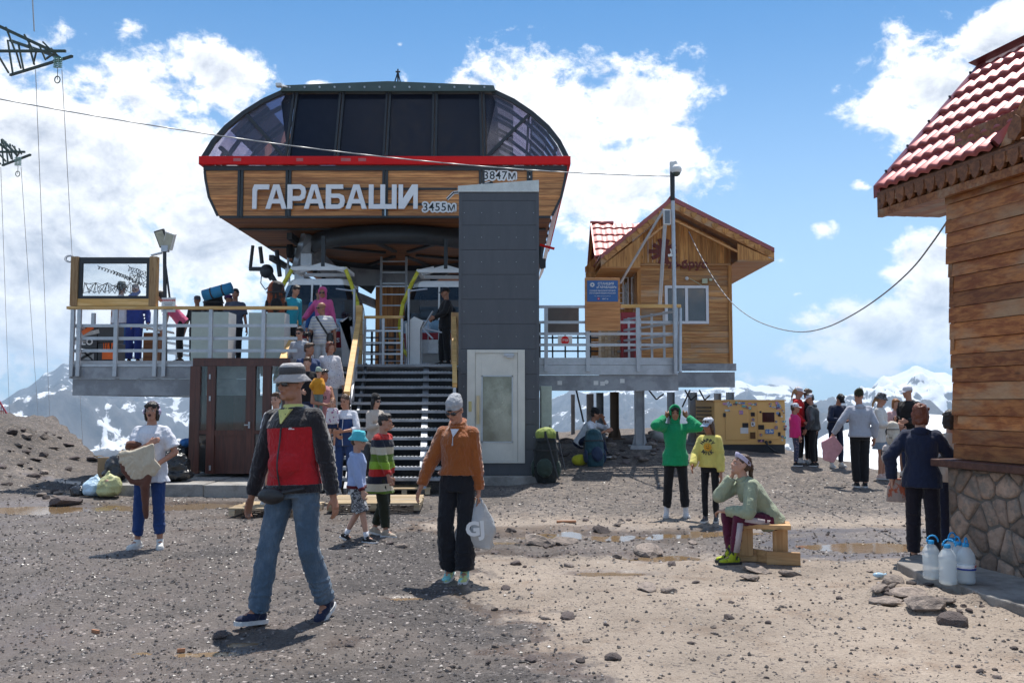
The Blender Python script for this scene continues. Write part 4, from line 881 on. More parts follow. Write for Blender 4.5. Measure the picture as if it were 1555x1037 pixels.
# ------------------------------------------------------------------ lift shaft
def build_shaft():
    Y = 18.4; x0, x1 = P(697, 500, Y).x, P(818, 500, Y).x; zt = P(700, 292, Y).z; s = thing('lift_shaft', 'tall slate grey clad lift shaft with white sloping cap and glazed door', 'lift shaft', (x0, Y, .15))
    mp = mat('slate_panel', (.090, .096, .108), .55, .2, var=.16, vs=2.2, bump=.04, bs=25, st=(2.5, 2.5, .35), rand=.05)
    k = 0; z = .18
    while z < zt-.02:
        z1 = min(z+.50, zt); p = MB(); p.bb(x0, x1, Y, Y+1.75, z, z1-.006); part(s, 'clad_panel', p, mp, True); z = z1
    for x in (x0-.01, x1-.05): p = MB(); p.bb(x, x+.06, Y-.014, Y-.002, .18, zt-.01); part(s, 'corner_trim', p, mp, True)
    p = MB(); a = P(695, 283, Y).z; b = P(817, 274, Y).z; p.prism([(x0-.03, Y-.03, zt+.002), (x1+.01, Y-.03, zt+.002), (x1+.01, Y-.03, b), (x0-.03, Y-.03, a)], (0, 1.85, 0)); part(s, 'cap', p, mat('cap_sheet', (.62, .66, .64), .5), True)
    p = MB()
    for zz in np.arange(.43, zt, .5):
        for x in np.linspace(x0+.1, x1-.1, 5): p.tube((x, Y-.006, zz), (x, Y, zz), .008, None, 6)
    part(s, 'panel_screws', p, m_galv, True, stuff=True)
    # door
    def q(px, py): v = P(px, py, Y-.04); return v.x, v.z
    md = mat('ivory_door_paint', (.66, .64, .57), .5, var=.1, vs=3, bump=.05)
    dx0, dz0 = q(709, 703); dx1, dz1 = q(797, 531)
    p = MB()
    for a, b, c, d_ in ((dx0, dx0+.16, dz0, dz1), (dx1-.14, dx1, dz0, dz1), (dx0+.161, dx1-.141, dz1-.07, dz1), (dx0+.161, dx1-.141, dz0, dz0+.03)): p.bb(a, b, Y-.07, Y-.002, c, d_)
    part(s, 'door_frame', p, md, True, bevel=.006)
    gx0, gz0 = q(731, 672); gx1, gz1 = q(779, 570); p = MB(); a0, a1 = dx0+.165, dx1-.145
    for a, b, c, d_ in ((a0, gx0, dz0+.035, dz1-.075), (gx1, a1, dz0+.035, dz1-.075), (gx0+.001, gx1-.001, gz1, dz1-.075), (gx0+.001, gx1-.001, dz0+.035, gz0)): p.bb(a, b, Y-.05, Y-.004, c, d_)
    leaf = part(s, 'door_leaf', p, md, True)
    p = MB(); p.bb(gx0, gx1, Y-.03, Y-.022, gz0, gz1); me = p; o = part(s, 'door_glass', me, mat('hazy_glazing', (.20, .20, .155), .22, .35, var=.35, vs=1.6, bump=.0, col2=(.32, .32, .26)), True)
    for a, b, c, d_ in ((gx0, gx0+.025, gz0, gz1), (gx1-.025, gx1, gz0, gz1), (gx0, gx1, gz0, gz0+.025), (gx0, gx1, gz1-.025, gz1)): p = MB(); p.bb(a, b, Y-.06, Y-.045, c, d_); part(s, 'glazing_bead', p, m_galv, True)
    c = q(726, 622); p = MB(); p.bb(c[0]-.03, c[0]+.03, Y-.11, Y-.075, c[1]-.28, c[1]+.28); p.bb(c[0]-.01, c[0]+.01, Y-.08, Y-.03, c[1]-.2, c[1]-.17); p.bb(c[0]-.01, c[0]+.01, Y-.08, Y-.03, c[1]+.17, c[1]+.2); part(s, 'pull_handle', p, wood('handle_wood', (.5, .38, .2), (.6, .48, .3), 2), True)
    c = q(714, 617); p = MB(); p.bb(c[0]-.03, c[0]+.03, Y-.085, Y-.071, c[1]-.1, c[1]+.1); p.tube((c[0], Y-.11, c[1]), (c[0], Y-.085, c[1]), .018); part(s, 'call_plate', p, mat('brass', (.5, .42, .2), .4, .7), True)
    c = q(773, 539); p = MB(); p.box((c[0], Y-.1, c[1]), (.2, .06, .05)); p.beam((c[0]-.05, Y-.1, c[1]-.04), (c[0]+.08, Y-.13, c[1]-.05), .03, .02); part(s, 'door_closer', p, m_galv, True)
    p = MB(); p.bb(x0, x1-.02, Y-.35, Y-.001, -.1, .175); part(s, 'threshold', p, m_conc, True, bevel=.01)
    # ivory cabinet alongside
    c = thing('steel_locker', 'narrow pale green steel locker standing between lift shaft and platform posts', 'cabinet', P(830, 700, 19.2)); a, b = P(821, 705, 19.2), P(838, 586, 19.2)
    p = MB(); p.bb(a.x, b.x, 19.2, 19.7, .05, b.z); part(c, 'body', p, mat('pale_green_enamel', (.50, .56, .47), .45, bump=.02), True, bevel=.01)
    p = MB(); p.bb(a.x+.02, b.x-.02, 19.18, 19.198, .4, b.z-.05); part(c, 'door', p, mat('pale_green_enamel', (.5, .56, .47)), True); p = MB(); p.bb(b.x-.05, b.x-.035, 19.16, 19.18, 1., 1.15); part(c, 'handle', p, m_blk, True)
build_shaft()
# ------------------------------------------------------------------ glazed vestibule under the left platform
def build_vestibule():
    Y = 17.5; mv = wood('dark_brown_joinery', (.055, .013, .008), (.10, .026, .015), 2, 20, .45, rand=.1, coat=.2)
    v = thing('glazed_vestibule', 'dark brown glazed porch under the left platform, its door set between sidelights', 'porch', P(370, 720, Y)); q = lambda px, py: (P(px, py, Y).x, P(px, py, Y).z)
    xa, zb = q(290, 719); xb, zt = q(440, 547)
    bars = [(290, 302, 556, 719), (316, 325, 556, 719), (375, 386, 556, 719), (400, 410, 556, 719), (430, 440, 556, 719)]
    for a, b, c, d in bars: (x0, z1), (x1, z0) = q(a, c), q(b, d); p = MB(); p.bb(x0, x1, Y-.04, Y+.06, z0, z1); part(v, 'upright', p, mv, True, bevel=.005)
    p = MB(); p.bb(xa, xb, Y-.04, Y+.06, q(0, 556)[1]+.001, zt); part(v, 'head_beam', p, mv, True)
    for a, b, hz in ((302, 316, (653, 659)), (325, 375, (653, 661)), (386, 400, (653, 659)), (410, 430, (653, 659))):
        (x0, z1), (x1, z0) = q(a, hz[0]), q(b, hz[1]); p = MB(); p.bb(x0+.001, x1-.001, Y-.03, Y+.05, z0, z1); part(v, 'mid_rail', p, mv, True)
        (x0, z1), (x1, z0) = q(a, 556), q(b, 653); p = MB(); p.bb(x0+.001, x1-.001, Y+.005, Y+.013, z0+.001, z1-.001); part(v, 'pane', p, m_glass, True)
        (x0, z1), (x1, z0) = q(a, 661), q(b, 719); p = MB(); dr = a == 325; p.bb(x0+.001, x1-.001, Y-.01*(not dr), Y+.02+.01*dr, z0, z1-.001); part(v, 'lower_panel' if dr else 'pane', p, mv if dr else m_glass, True)
    p = MB(); c = q(380, 645); p.box((c[0], Y-.07, c[1]), (.03, .04, .12)); p.beam((c[0], Y-.08, c[1]), (c[0]-.09, Y-.08, c[1]), .02, .02); part(v, 'door_handle', p, m_galv, True)
    for yy in (605, 572, 710): c = q(320, yy); p = MB(); p.box((c[0], Y-.05, c[1]), (.03, .02, .09)); part(v, 'hinge', p, m_galv, True)
    p = MB(); p.bb(xa, xa+.07, Y+.06, Y+2.5, zb, zt); p.bb(xb-.07, xb, Y+.06, Y+2.5, zb, zt); p.bb(xa, xb, Y+2.5, Y+2.56, zb, .75); part(v, 'side_wall', p, mv, True)
    p = MB(); p.bb(xa, xb, Y-.04, Y+2.5, zt+.001, zt+.04); part(v, 'roof', p, mv, True)
    p = MB(); p.bb(xa+.08, xa+.6, Y+2.3, Y+2.49, .76, 1.9); part(v, 'reflection_panel', p, mat('dull_red_reflection', (.28, .08, .07), .9), True)  # added panel, coloured to imitate pinkish rock reflected in the porch glass
    s = MB(); a = P(158, 752, 15.9); b = P(385, 752, 15.9)
    for i in range(3):
        x0 = a.x+(b.x-a.x)*i/3; x1 = a.x+(b.x-a.x)*(i+1)/3-.015; sl = MB(); sl.bb(x0, x1, 15.9+.02*(i % 2), 18.6, -.15, .205+.01*(i % 2)); o = tag(part(None, 'concrete_slab', sl, m_conc, bevel=.02), ['left end of the low concrete slab beside the yellow rubbish bag', 'middle length of the low concrete slab behind the woman in white', 'right length of the low concrete slab before the brown porch'][i], 'slab', 'concrete slabs before the porch')
build_vestibule()
# ------------------------------------------------------------------ profiled metal roof
def tile_rows(root, O, U, V, nu_len, nv_len, pitch=.30, course=.35, amp=.028, step=.025, m=None, clip=None, world=True):
    """O eave corner, U along the eave, V up the slope (unit vectors); each stepped course is a piece. clip(u,v)->bool keeps a cell"""
    Nn = U.cross(V).normalized()
    if Nn.z < 0: Nn = -Nn
    nc = max(1, int(math.ceil(nv_len/course-.05)))
    for c in range(nc):
        v0 = c*course; v1 = min(nv_len, (c+1)*course+.02); p = MB(True); n = int(nu_len/pitch*8)+1; vs = []; rows = [(v0, step), (v0+.02, step+.004), ((v0+v1)/2, step*.45+.004), (v1, 0)]
        for v, h in rows:
            for i in range(n+1):
                u = nu_len*i/n; w = abs(math.sin(math.pi*u/pitch))**1.4; vs.append(O+U*u+V*v+Nn*(h+amp*w))
        # lower lip of the step
        for i in range(n+1): u = nu_len*i/n; w = abs(math.sin(math.pi*u/pitch))**1.4; vs.append(O+U*u+V*v0+Nn*(amp*w-.006))
        N1 = n+1; fs = []
        for j in range(3):
            for i in range(n):
                if clip and not clip(nu_len*(i+.5)/n, (rows[j][0]+rows[j+1][0])/2): continue
                fs.append((j*N1+i, j*N1+i+1, (j+1)*N1+i+1, (j+1)*N1+i))
        for i in range(n):
            if clip and not clip(nu_len*(i+.5)/n, v0): continue
            fs.append((4*N1+i, 4*N1+i+1, i+1, i))
        if fs:
            us = sorted({i for f in fs for i in f}); ix = {v: k for k, v in enumerate(us)}; p.add([vs[i] for i in us], [tuple(ix[i] for i in f) for f in fs]); part(root, 'tile_course', p, m or m_tile, world, recalc=False)
def planks(root, O, U, length, z0, z1, hgt, m, Nn, depth=.025, jit=.006, name='plank', seed=1, hole=None, seam=None):
    """horizontal boards, each its own piece, slightly uneven; hole=(u0,u1,z0,z1)"""
    rr = random.Random(seed); z = z0
    while z < z1-.02:
        h = min(hgt*rr.uniform(.86, 1.12), z1-z)
        if z1-z-h < .05: h = z1-z
        cuts = [0, length]
        if hole and z+h*.5 > hole[2] and z+h*.5 < hole[3]: cuts = [0, hole[0], None, hole[1], length]
        segs = [(0, length)] if len(cuts) == 2 else [(0, hole[0]), (hole[1], length)]
        if len(segs) == 1 and length > 1. and rr.random() < .35: c = length*rr.uniform(.25, .75); segs = [(0, c), (c+.004, length)]
        for a, b in segs:
            o = rr.uniform(-jit, jit); tl = rr.uniform(-.004, .004); e = rr.uniform(0, .02)
            base = O+Nn*o; p = MB(); vs = []
            for (u, zz, t) in ((a, z+.003, 0), (b, z+.003+tl*.5, 0), (b, z+h-.003+tl*.5, .008), (a, z+h-.003, .008)): vs.append(base+U*(u-(e if u == 0 else -e if u == length else 0))+Vector((0, 0, zz))-Nn*t)
            off = -Nn*depth; p.prism(vs, off); part(root, name, p, m, True)
        z += h
# ------------------------------------------------------------------ small hut on the right platform
def build_hut():
    Y = 23.5; q = lambda px, py, yy=Y: P(px, py, yy)
    x0, x1 = q(970, 500).x, q(1110, 500).x; zf = q(1000, 552).z; zc = q(1000, 404).z; ap = q(1013, 312)
    h = thing('timber_hut', 'small honey coloured timber hut with maroon tiled gables standing on the right platform', 'hut', (x0, Y, zf))
    ww = q(1009, 434), q(1076, 492)
    planks(h, Vector((x0, Y, 0)), Vector((1, 0, 0)), x1-x0, zf, zc, .145, m_hutw, Vector((0, -1, 0)), seed=4, hole=(ww[0].x-x0, ww[1].x-x0, ww[1].z, ww[0].z))
    p = MB(); p.bb(x0+.02, x1-.02, Y+.03, Y+3.2, zf, zc+.1); part(h, 'wall_core', p, m_hutw, True)
    for x in (x0-.03, x1-.06): p = MB(); p.bb(x, x+.09, Y-.045, Y+.03, zf, zc+.02); part(h, 'corner_post', p, m_hutv, True)
    p = MB(); p.bb(x0, x1, Y-.06, Y-.002, zc+.001, zc+.06); part(h, 'string_board', p, m_hutw, True)
    # window
    a, b = ww; p = MB(); f = .07
    for u0, u1, w0, w1 in ((a.x, a.x+f, b.z, a.z), (b.x-f, b.x, b.z, a.z), (a.x+f, b.x-f, a.z-f, a.z), (a.x+f, b.x-f, b.z, b.z+f), ((a.x+b.x)/2-.045, (a.x+b.x)/2+.03, b.z+f, a.z-f)): p.bb(u0+.001, u1-.001, Y-.06, Y+.02, w0+.001, w1-.001)
    wf = part(h, 'window', p, mat('white_upvc', (.74, .75, .78), .4, var=.04, bump=0), True); p = MB(); p.bb(a.x+f, b.x-f, Y-.01, Y-.004, b.z+f, a.z-f); o = part(h, 'window_pane', p, mat('dark_window', (.05, .045, .05), .05, .0, var=.3, vs=3, bump=0, spec=.9), True)
    # gable of upright boards
    def roofz(x, dz=0): return ap.z-dz-(abs(x-ap.x))*(RL if x < ap.x else RR)
    eL, eR = q(908, 397), q(1163, 387); RL = (ap.z-eL.z)/(ap.x-eL.x); RR = (ap.z-eR.z)/(eR.x-ap.x)
    x = x0-.32; w = .115; rr = random.Random(2)
    while x < x1+.0:
        xb = min(x+w, x1+.02); zt0, zt1 = roofz(x, .22), roofz(xb, .22)
        if min(zt0, zt1) > zc+.08: p = MB(); oo = rr.uniform(-.006, .006); p.prism([(x+.003, Y-.03+oo, zc+.062), (xb-.003, Y-.03+oo, zc+.062), (xb-.003, Y-.03+oo, zt1), (x+.003, Y-.03+oo, zt0)], (0, .03, 0)); part(h, 'gable_board', p, m_hutv, True)
        x += w
    # roof: two slopes running back, tiles on both
    YR = Y-.75; D = 4.6
    for s, e, RRr in ((-1, eL, RL), (1, eR, RR)):
        top = Vector((ap.x, YR, ap.z)); bot = Vector((e.x, YR, e.z)); V = (top-bot).normalized(); ln = (top-bot).length
        if s < 0: tile_rows(h, bot+Vector((0, D, 0)), Vector((0, -1, 0)), V, D, ln)
        else: tile_rows(h, bot, Vector((0, 1, 0)), V, D, ln)
        Nn = Vector((-V.z, 0, V.x)) if V.x > 0 else Vector((V.z, 0, -V.x)); dn = Vector((0, 0, -1))
        p = MB(); p.prism([bot+dn*.03, top+dn*.03, top+dn*.10, bot+dn*.10], (0, D, 0)); part(h, 'roof_deck', p, m_hutw, True)
        p = MB(); p.prism([bot+Vector((0, -.03, .05)), top+Vector((0, -.03, .06)), top+Vector((0, -.03, -.06)), bot+Vector((0, -.03, -.06))], (0, .03, 0)); part(h, 'verge_trim', p, m_tile, True)
        # barge board with carved pendants
        p = MB(); p.prism([bot+Vector((0, -.005, -.065)), top+Vector((0, -.005, -.065)), top+Vector((0, -.005, -.24)), bot+Vector((0, -.005, -.24))], (0, .04, 0)); part(h, 'barge_board', p, m_hutw, True)
        for k in range(9 if s > 0 else 6):
            c = bot.lerp(top, (k+.6)/(9.6 if s > 0 else 6.6))+Vector((0, -.02, -.14)); p = MB(); p.prism([c+Vector((-.075, 0, .05)), c+Vector((.075, 0, .05)), c+Vector((.07, 0, -.03)), c+Vector((0, 0, -.09)), c+Vector((-.07, 0, -.03))], (0, -.03, 0)); part(h, 'pendant', p, m_hutv, True)
        # inner collar beam under the overhang and boxed eave
        e2 = bot+Vector((0, .0, -.25)); xin = (x0-.05 if s < 0 else x1+.02)
        p = MB(); p.prism([e2, Vector((xin, YR, roofz(xin)-.30)), Vector((xin, YR, e2.z)), ], (0, .05, 0)); part(h, 'eave_cheek', p, m_hutv, True)
        p = MB(); p.bb(min(e2.x, xin), max(e2.x, xin), YR, YR+D, e2.z-.03, e2.z-.003); part(h, 'eave_soffit', p, m_hutw, True)
        ms = Vector((ap.x, YR+.06, ap.z-.5)); me_ = Vector((xin, YR+.06, roofz(xin)-.5)); p = MB(); p.beam(ms, me_, .05, .09, (0, 1, 0)); part(h, 'inner_rafter', p, m_hutw, True)
    p = MB(True); p.tube((ap.x, YR-.03, ap.z+.03), (ap.x, YR+D, ap.z+.03), .07, None, 10); part(h, 'ridge_cap', p, m_tile, True)
    # cross gable to the left
    yr = 25.2; rz_ = q(930, 340, yr).z; xl = q(898, 340, yr).x; half = 1.25; dz = 1.12
    for s in (-1, 1):
        e = Vector((xl, yr+s*half, rz_-dz)); t = Vector((xl, yr, rz_)); V = (t-e).normalized(); Lx = ap.x-xl-.1
        vx = lambda u, v: True
        if s < 0: tile_rows(h, e, Vector((1, 0, 0)), V, Lx, (t-e).length, clip=lambda u, v: (xl+u) < ap.x-.0-(0 if 1 else 0) and (rz_-dz+v*V.z) > roofz(xl+u)-.02 or (xl+u) < eL.x)
        else: tile_rows(h, e, Vector((1, 0, 0)), V, Lx*.5, (t-e).length)
        p = MB(); p.prism([e+Vector((-.03, 0, .05)), t+Vector((-.03, 0, .06)), t+Vector((-.03, 0, -.07)), e+Vector((-.03, 0, -.07))], (.03, 0, 0)); part(h, 'verge_trim', p, m_tile, True)
        p = MB(); p.prism([e+Vector((0, 0, -.06)), t+Vector((0, 0, -.06)), t+Vector((0, 0, -.28)), e+Vector((0, 0, -.28))], (.05, 0, 0)); part(h, 'barge_board', p, m_hutv, True)
    p = MB(True); p.tube((xl-.03, yr, rz_+.02), (ap.x-1.2, yr, rz_+.02), .06, None, 8); part(h, 'ridge_cap', p, mat('pink_ridge', (.45, .16, .15), .3, .2), True)
    # left wing: recessed porch wall with two narrow windows
    xw = q(890, 500, 24.6).x; planks(h, Vector((xw, 24.6, 0)), Vector((1, 0, 0)), x0-xw-.01, zf-.05, zc+.15, .145, m_hutv, Vector((0, -1, 0)), seed=9)
    p = MB(); p.prism([(xw, 24.62, zc+.15), (x0, 24.62, zc+.15), (x0, 24.62, zc+.9), (xw+.4, 24.62, zc+.6)], (0, .05, 0)); part(h, 'porch_gable', p, m_hutv, True)
    for pa, pb in ((945, 955), (958, 967)):
        a, b = q(pa, 421, 24.5), q(pb, 466, 24.5); p = MB(); f = .035
        for u0, u1, w0, w1 in ((a.x, a.x+f, b.z, a.z), (b.x-f, b.x, b.z, a.z), (a.x+f, b.x-f, a.z-f, a.z), (a.x+f, b.x-f, b.z, b.z+f)): p.bb(u0, u1, 24.46, 24.54, w0, w1)
        part(h, 'side_window', p, mat('white_upvc', (.74, .75, .78)), True); p = MB(); p.bb(a.x+f, b.x-f, 24.49, 24.5, b.z+f, a.z-f); part(h, 'side_pane', p, m_glass, True)
    # carved emblem and letters on the gable
    m_car = mat('dark_red_carving', (.16, .03, .02), .6)
    c = q(1008, 382, Y-.05); p = MB(); rr = random.Random(1)
    for k in range(10): a = k/10*2*math.pi; p.beam((c.x+.12*math.cos(a), Y-.06, c.z+.14*math.sin(a)), (c.x+(.33+.06*rr.random())*math.cos(a), Y-.06, c.z+(.30+.05*rr.random())*math.sin(a)), .10, .03, (0, 1, 0))
    p.lathe([(.14, -.02), (.14, .02)], (c.x, Y-.06, c.z), 14, Matrix.Rotation(math.pi/2, 3, 'X')); part(h, 'carved_emblem', p, m_car, True)
    c = q(1040, 404, Y-.05); lettering(h, 'эльбрус', .27, (c.x, Y-.05, c.z+.03), m_car, 'carved_lettering', .015, .012, spacing=1.1)
    p = MB(); c = q(1070, 427, Y-.06); p.box(c, (.13, .08, .12)); c2 = q(1079, 425, Y-.06); p.box(c2, (.07, .06, .06)); p.path([q(1047, 423, Y-.03), q(1060, 430, Y-.03), q(1071, 437, Y-.03)], .008); part(h, 'lamp_box', p, mat('cream_plastic', (.5, .52, .36), .5), True)
    p = MB(); c = q(1043, 423, Y-.06); p.ell(c, (.05, .05, .05)); part(h, 'wall_lamp', p, m_wh, True)
build_hut()
def build_pole():
    Y = 19.8; b = P(1026, 568, Y); t = P(1021, 262, Y)
    c = thing('camera_mast', 'steel mast with a white dome camera on top, braced in front of the small hut', 'mast', b)
    p = MB(); p.tube(b, t, .045, .04, 12); part(c, 'pole', p, m_galv, True); p = MB(); p.tube(t, P(1021, 305, Y)+Vector((0, -.03, 0)), .055, .05); part(c, 'cable_wrap', p, m_blk, True)
    for a, d in (((1008, 318), (942, 430)), ((1012, 318), (1003, 462)), ((1010, 322), (1001, 462))): p = MB(); p.tube(P(*a, Y+.1), P(*d, Y+.9 if d[0] < 980 else Y+.5), .028); part(c, 'brace', p, m_galv, True)
    p = MB(); q = P(1026, 247, Y); p.box(P(1020, 254, Y), (.07, .1, .22)); p.beam(P(1021, 250, Y), P(1028, 247, Y-.05), .08, .07); part(c, 'bracket', p, m_wh, True)
    q = P(1027, 258, Y-.05); p = MB(True); p.ell(q, (.12, .12, .11)); p.tube(q+Vector((0, 0, -.01)), q+Vector((0, 0, .1)), .10, .07, 14); part(c, 'camera_housing', p, m_wh, True); p = MB(True); p.ell(q-Vector((0, 0, .05)), (.095, .095, .10)); part(c, 'camera_dome', p, mat('smoked_dome', (.05, .07, .06), .1, bump=0, spec=.8), True)
    a, d = P(1007, 319, Y-.1), P(1018, 342, Y-.1); p = MB(); p.bb(a.x, d.x, Y-.16, Y-.05, d.z, a.z); part(c, 'floodlight', p, m_wh, True, bevel=.01); p = MB(); p.bb(a.x+.025, d.x-.02, Y-.168, Y-.161, d.z+.025, a.z-.025); part(c, 'floodlight_glass', p, mat('led_face', (.16, .18, .20), .3), True)
    p = MB(); p.path([P(1016, 390, Y), P(1020, 384, Y), P(1018, 378, Y)], .015); p.box(P(1018, 388, Y), (.1, .05, .05)); part(c, 'antenna', p, m_wh, True)
    p = MB(); p.tube(P(1033, 468, Y+.1), P(1033, 565, Y), .035); part(c, 'side_tube', p, m_galv, True)
    # post office sign on the railing
    Y = 19.8; a, d = P(888, 422, Y), P(942, 502, Y); s = thing('station_sign', 'timber board with a blue notice in Russian fixed to the right platform railing', 'sign', P(915, 502, Y))
    p = MB(); p.bb(a.x, d.x, Y, Y+.05, d.z, a.z); part(s, 'board', p, wood('sign_board', (.46, .18, .055), (.62, .29, .10), 0, 16, .5, rand=0), True, bevel=.004)
    a2, d2 = P(891.5, 426, Y-.01), P(938.5, 458, Y-.01); p = MB(); p.bb(a2.x, d2.x, Y-.014, Y-.003, d2.z, a2.z); part(s, 'blue_panel', p, mat('blue_notice', (.035, .13, .36), .45, var=.05, bump=0), True)
    L_ = lambda tx, px, py, sz, bd=.0, m=m_out2: lettering(s, tx, sz, (P(px, py, Y-.018).x, Y-.018, P(px, py, Y-.018).z), m, 'lettering', .001, bd)
    L_('СТАНЦИЯ', 920, 431, .072, .0015); L_('«ГАРАБАШИ»', 921, 436.3, .066, .0015); L_('САМЫЙ ВЫСОКОГОРНЫЙ', 915, 441.6, .043, .0005); L_('ПОЧТОВЫЙ ЯЩИК РОССИИ', 915, 445.3, .041, .0005); L_('The highest mountain post box', 915, 449.6, .028); L_('3847 м', 919, 454, .045)
    c = P(899.5, 432.5, Y-.018); p = MB()
    for k in range(8): an = k*math.pi/4; p.beam((c.x+.018*math.cos(an), c.y, c.z+.018*math.sin(an)), (c.x+.05*math.cos(an), c.y, c.z+.05*math.sin(an)), .026, .004, (0, 1, 0))
    part(s, 'flower_emblem', p, m_out2, True); p = MB(); c = P(909, 453.7, Y-.018); p.box(c, (.045, .004, .045)); part(s, 'red_square', p, m_red, True); p = MB(); p.box(c+Vector((0, -.003, 0)), (.018, .002, .018)); part(s, 'white_cross', p, m_out2, True)
    # red post box and bench slat wall behind the railing
    r = thing('red_post_box', 'tall dark red box standing in the hut porch behind the railing', 'post box', P(955, 545, 22.3)); a, d = P(943, 474, 22.3), P(966, 545, 22.3)
    p = MB(); p.bb(a.x, d.x, 22.3, 22.9, 2.52, a.z); part(r, 'body', p, mat('dark_red_box', (.28, .012, .02), .35, bump=.02), True, bevel=.02); p = MB(); p.bb(a.x+.05, d.x-.05, 22.27, 22.297, 3.2, 3.26); p.bb(a.x+.05, d.x-.05, 22.28, 22.297, 2.65, 3.1); part(r, 'flap', p, mat('deep_red', (.16, .01, .012), .4), True)
    p = MB(); a, d = P(909, 502, 22.6), P(943, 545, 22.6); t = thing('slatted_bin', 'weathered slatted timber bin beside the red box', 'bin', (a.x, 22.6, 2.52))
    for k in range(7): p = MB(); x = a.x+(d.x-a.x)*k/7; p.bb(x, x+(d.x-a.x)/7-.01, 22.6, 22.64, 2.53, a.z); part(t, 'slat', p, m_pal, True)
    for z in (2.6, 2.95): p = MB(); p.bb(a.x, d.x, 22.641, 22.68, z, z+.08); part(t, 'cross_slat', p, m_pal, True)
build_pole()
# ------------------------------------------------------------------ big hut on the right
m_bigy = wood('weathered_orange_board_long', (.23, .064, .014), (.43, .165, .045), 1, 20, .6, grey=(.32, .19, .10), rand=.3, bump=.7)
def build_big_hut():
    cs, sn = math.cos(R(14)), math.sin(R(14)); A = Vector((sn, -cs, 0)); B = Vector((cs, sn, 0)); C = Vector((4.31, 9.05, 0))  # A towards the viewer along the wall, B into the hut
    pt = lambda a, b, z: C+A*a+B*b+Vector((0, 0, z))
    h = thing('timber_chalet', 'near timber chalet at the right edge with maroon tiled roof and rubble stone base', 'chalet', C)
    LN = 4.0; zb = 1.06; zt = 3.66
    planks(h, C, A, LN, zb+.0, zt, .148, m_bigy, -B, depth=.05, jit=.010, seed=12)
    # return wall at the far end
    O2 = pt(0, .02, 0); planks(h, O2, B, 1.9, zb, zt, .148, m_bigw, -A, depth=.05, jit=.008, seed=15)
    p = MB(); p.prism([pt(.07, .07, zb), pt(LN, .07, zb), pt(LN, 1.85, zb), pt(.07, 1.85, zb)], (0, 0, zt-zb+.6)); part(h, 'wall_core', p, m_bigw, True)
    p = MB(); p.prism([pt(-.14, -.16, zb-.075), pt(LN, -.16, zb-.075), pt(LN, .3, zb-.075), pt(-.14, .3, zb-.075)], (0, 0, .07)); part(h, 'sill_board', p, wood('dark_sill', (.055, .018, .012), (.10, .04, .025), 0, 20, .5, rand=0), True, bevel=.01)
    # rubble base: stones laid as irregular polygons on both visible faces
    m_st = mat('rubble_stone', (.31, .215, .16), .8, var=.3, vs=7, bump=.9, bs=26, col2=(.18, .15, .125), rand=.45, dist=.02); m_mor = mat('mortar', (.13, .115, .10), .9, bump=.5, bs=40)
    p = MB(); p.prism([pt(-.05, -.03, -.2), pt(LN, -.03, -.2), pt(LN, 1.9, -.2), pt(-.05, 1.9, -.2)], (0, 0, 1.18)); part(h, 'mortar_bed', p, m_mor, True)
    def vor(Lx, Hz, n, seed, fn):
        rr = random.Random(seed); pts = []
        for _ in range(2500):
            c = (rr.uniform(-.05, Lx+.05), rr.uniform(-.05, Hz+.05))
            if all(((c[0]-q[0])/.15)**2+((c[1]-q[1])/.24)**2 > rr.uniform(.25, 1.7) for q in pts): pts.append(c)
            if len(pts) >= n: break
        for i, c in enumerate(pts):
            poly = [(0, 0), (Lx, 0), (Lx, Hz), (0, Hz)]
            for j, d in enumerate(pts):
                if i == j: continue
                mx, mz = (c[0]+d[0])/2, (c[1]+d[1])/2; nx, nz_ = d[0]-c[0], d[1]-c[1]; out = []
                f = lambda q: (q[0]-mx)*nx+(q[1]-mz)*nz_
                for k in range(len(poly)):
                    a, b = poly[k], poly[(k+1) % len(poly)]; fa, fb_ = f(a), f(b)
                    if fa <= 0: out.append(a)
                    if fa*fb_ < 0: t = fa/(fa-fb_); out.append((a[0]+(b[0]-a[0])*t, a[1]+(b[1]-a[1])*t))
                poly = out
                if len(poly) < 3: break
            if len(poly) < 3: continue
            cx = sum(a for a, b in poly)/len(poly); cz = sum(b for a, b in poly)/len(poly)
            ar = abs(sum(poly[k][0]*poly[(k+1) % len(poly)][1]-poly[(k+1) % len(poly)][0]*poly[k][1] for k in range(len(poly))))/2
            if ar < .002: continue
            # smooth and shrink the outline
            pl = []
            for k in range(len(poly)):
                a, b = poly[k], poly[(k+1) % len(poly)]; pl += [(a[0]*.86+b[0]*.14, a[1]*.86+b[1]*.14), (a[0]*.14+b[0]*.86, a[1]*.14+b[1]*.86)]
            sc = 1-.014/max(.05, math.sqrt(ar)); hh = rr.uniform(.010, .030); n_ = len(pl); mb = MB(True); jt = [rr.uniform(.92, 1.04) for _ in pl]
            ring = lambda s, d: [fn(cx+(a-cx)*s*jt[k], cz+(b-cz)*s*jt[k], d*rr.uniform(.85, 1.15)) for k, (a, b) in enumerate(pl)]
            vs = ring(sc, .0)+ring(sc*.95, hh*.75)+ring(sc*.6, hh)+[fn(cx, cz, hh*1.05)]
            fs = [(j*n_+k, j*n_+(k+1) % n_, (j+1)*n_+(k+1) % n_, (j+1)*n_+k) for j in range(2) for k in range(n_)]+[(2*n_+k, 2*n_+(k+1) % n_, 3*n_) for k in range(n_)]
            mb.add(vs, fs); part(h, 'stone', mb, m_st, True)
    vor(3.95, 1.06, 125, 3, lambda u, z, d: pt(u-.04, -.03-d, z-.08)); vor(1.6, 1.06, 34, 5, lambda u, z, d: pt(-.05-d, u, z-.08))
    # roof slope towards the viewer's left with a raking far verge
    e0 = Vector((3.99, 9.95, 3.91)); e_l = 1.62
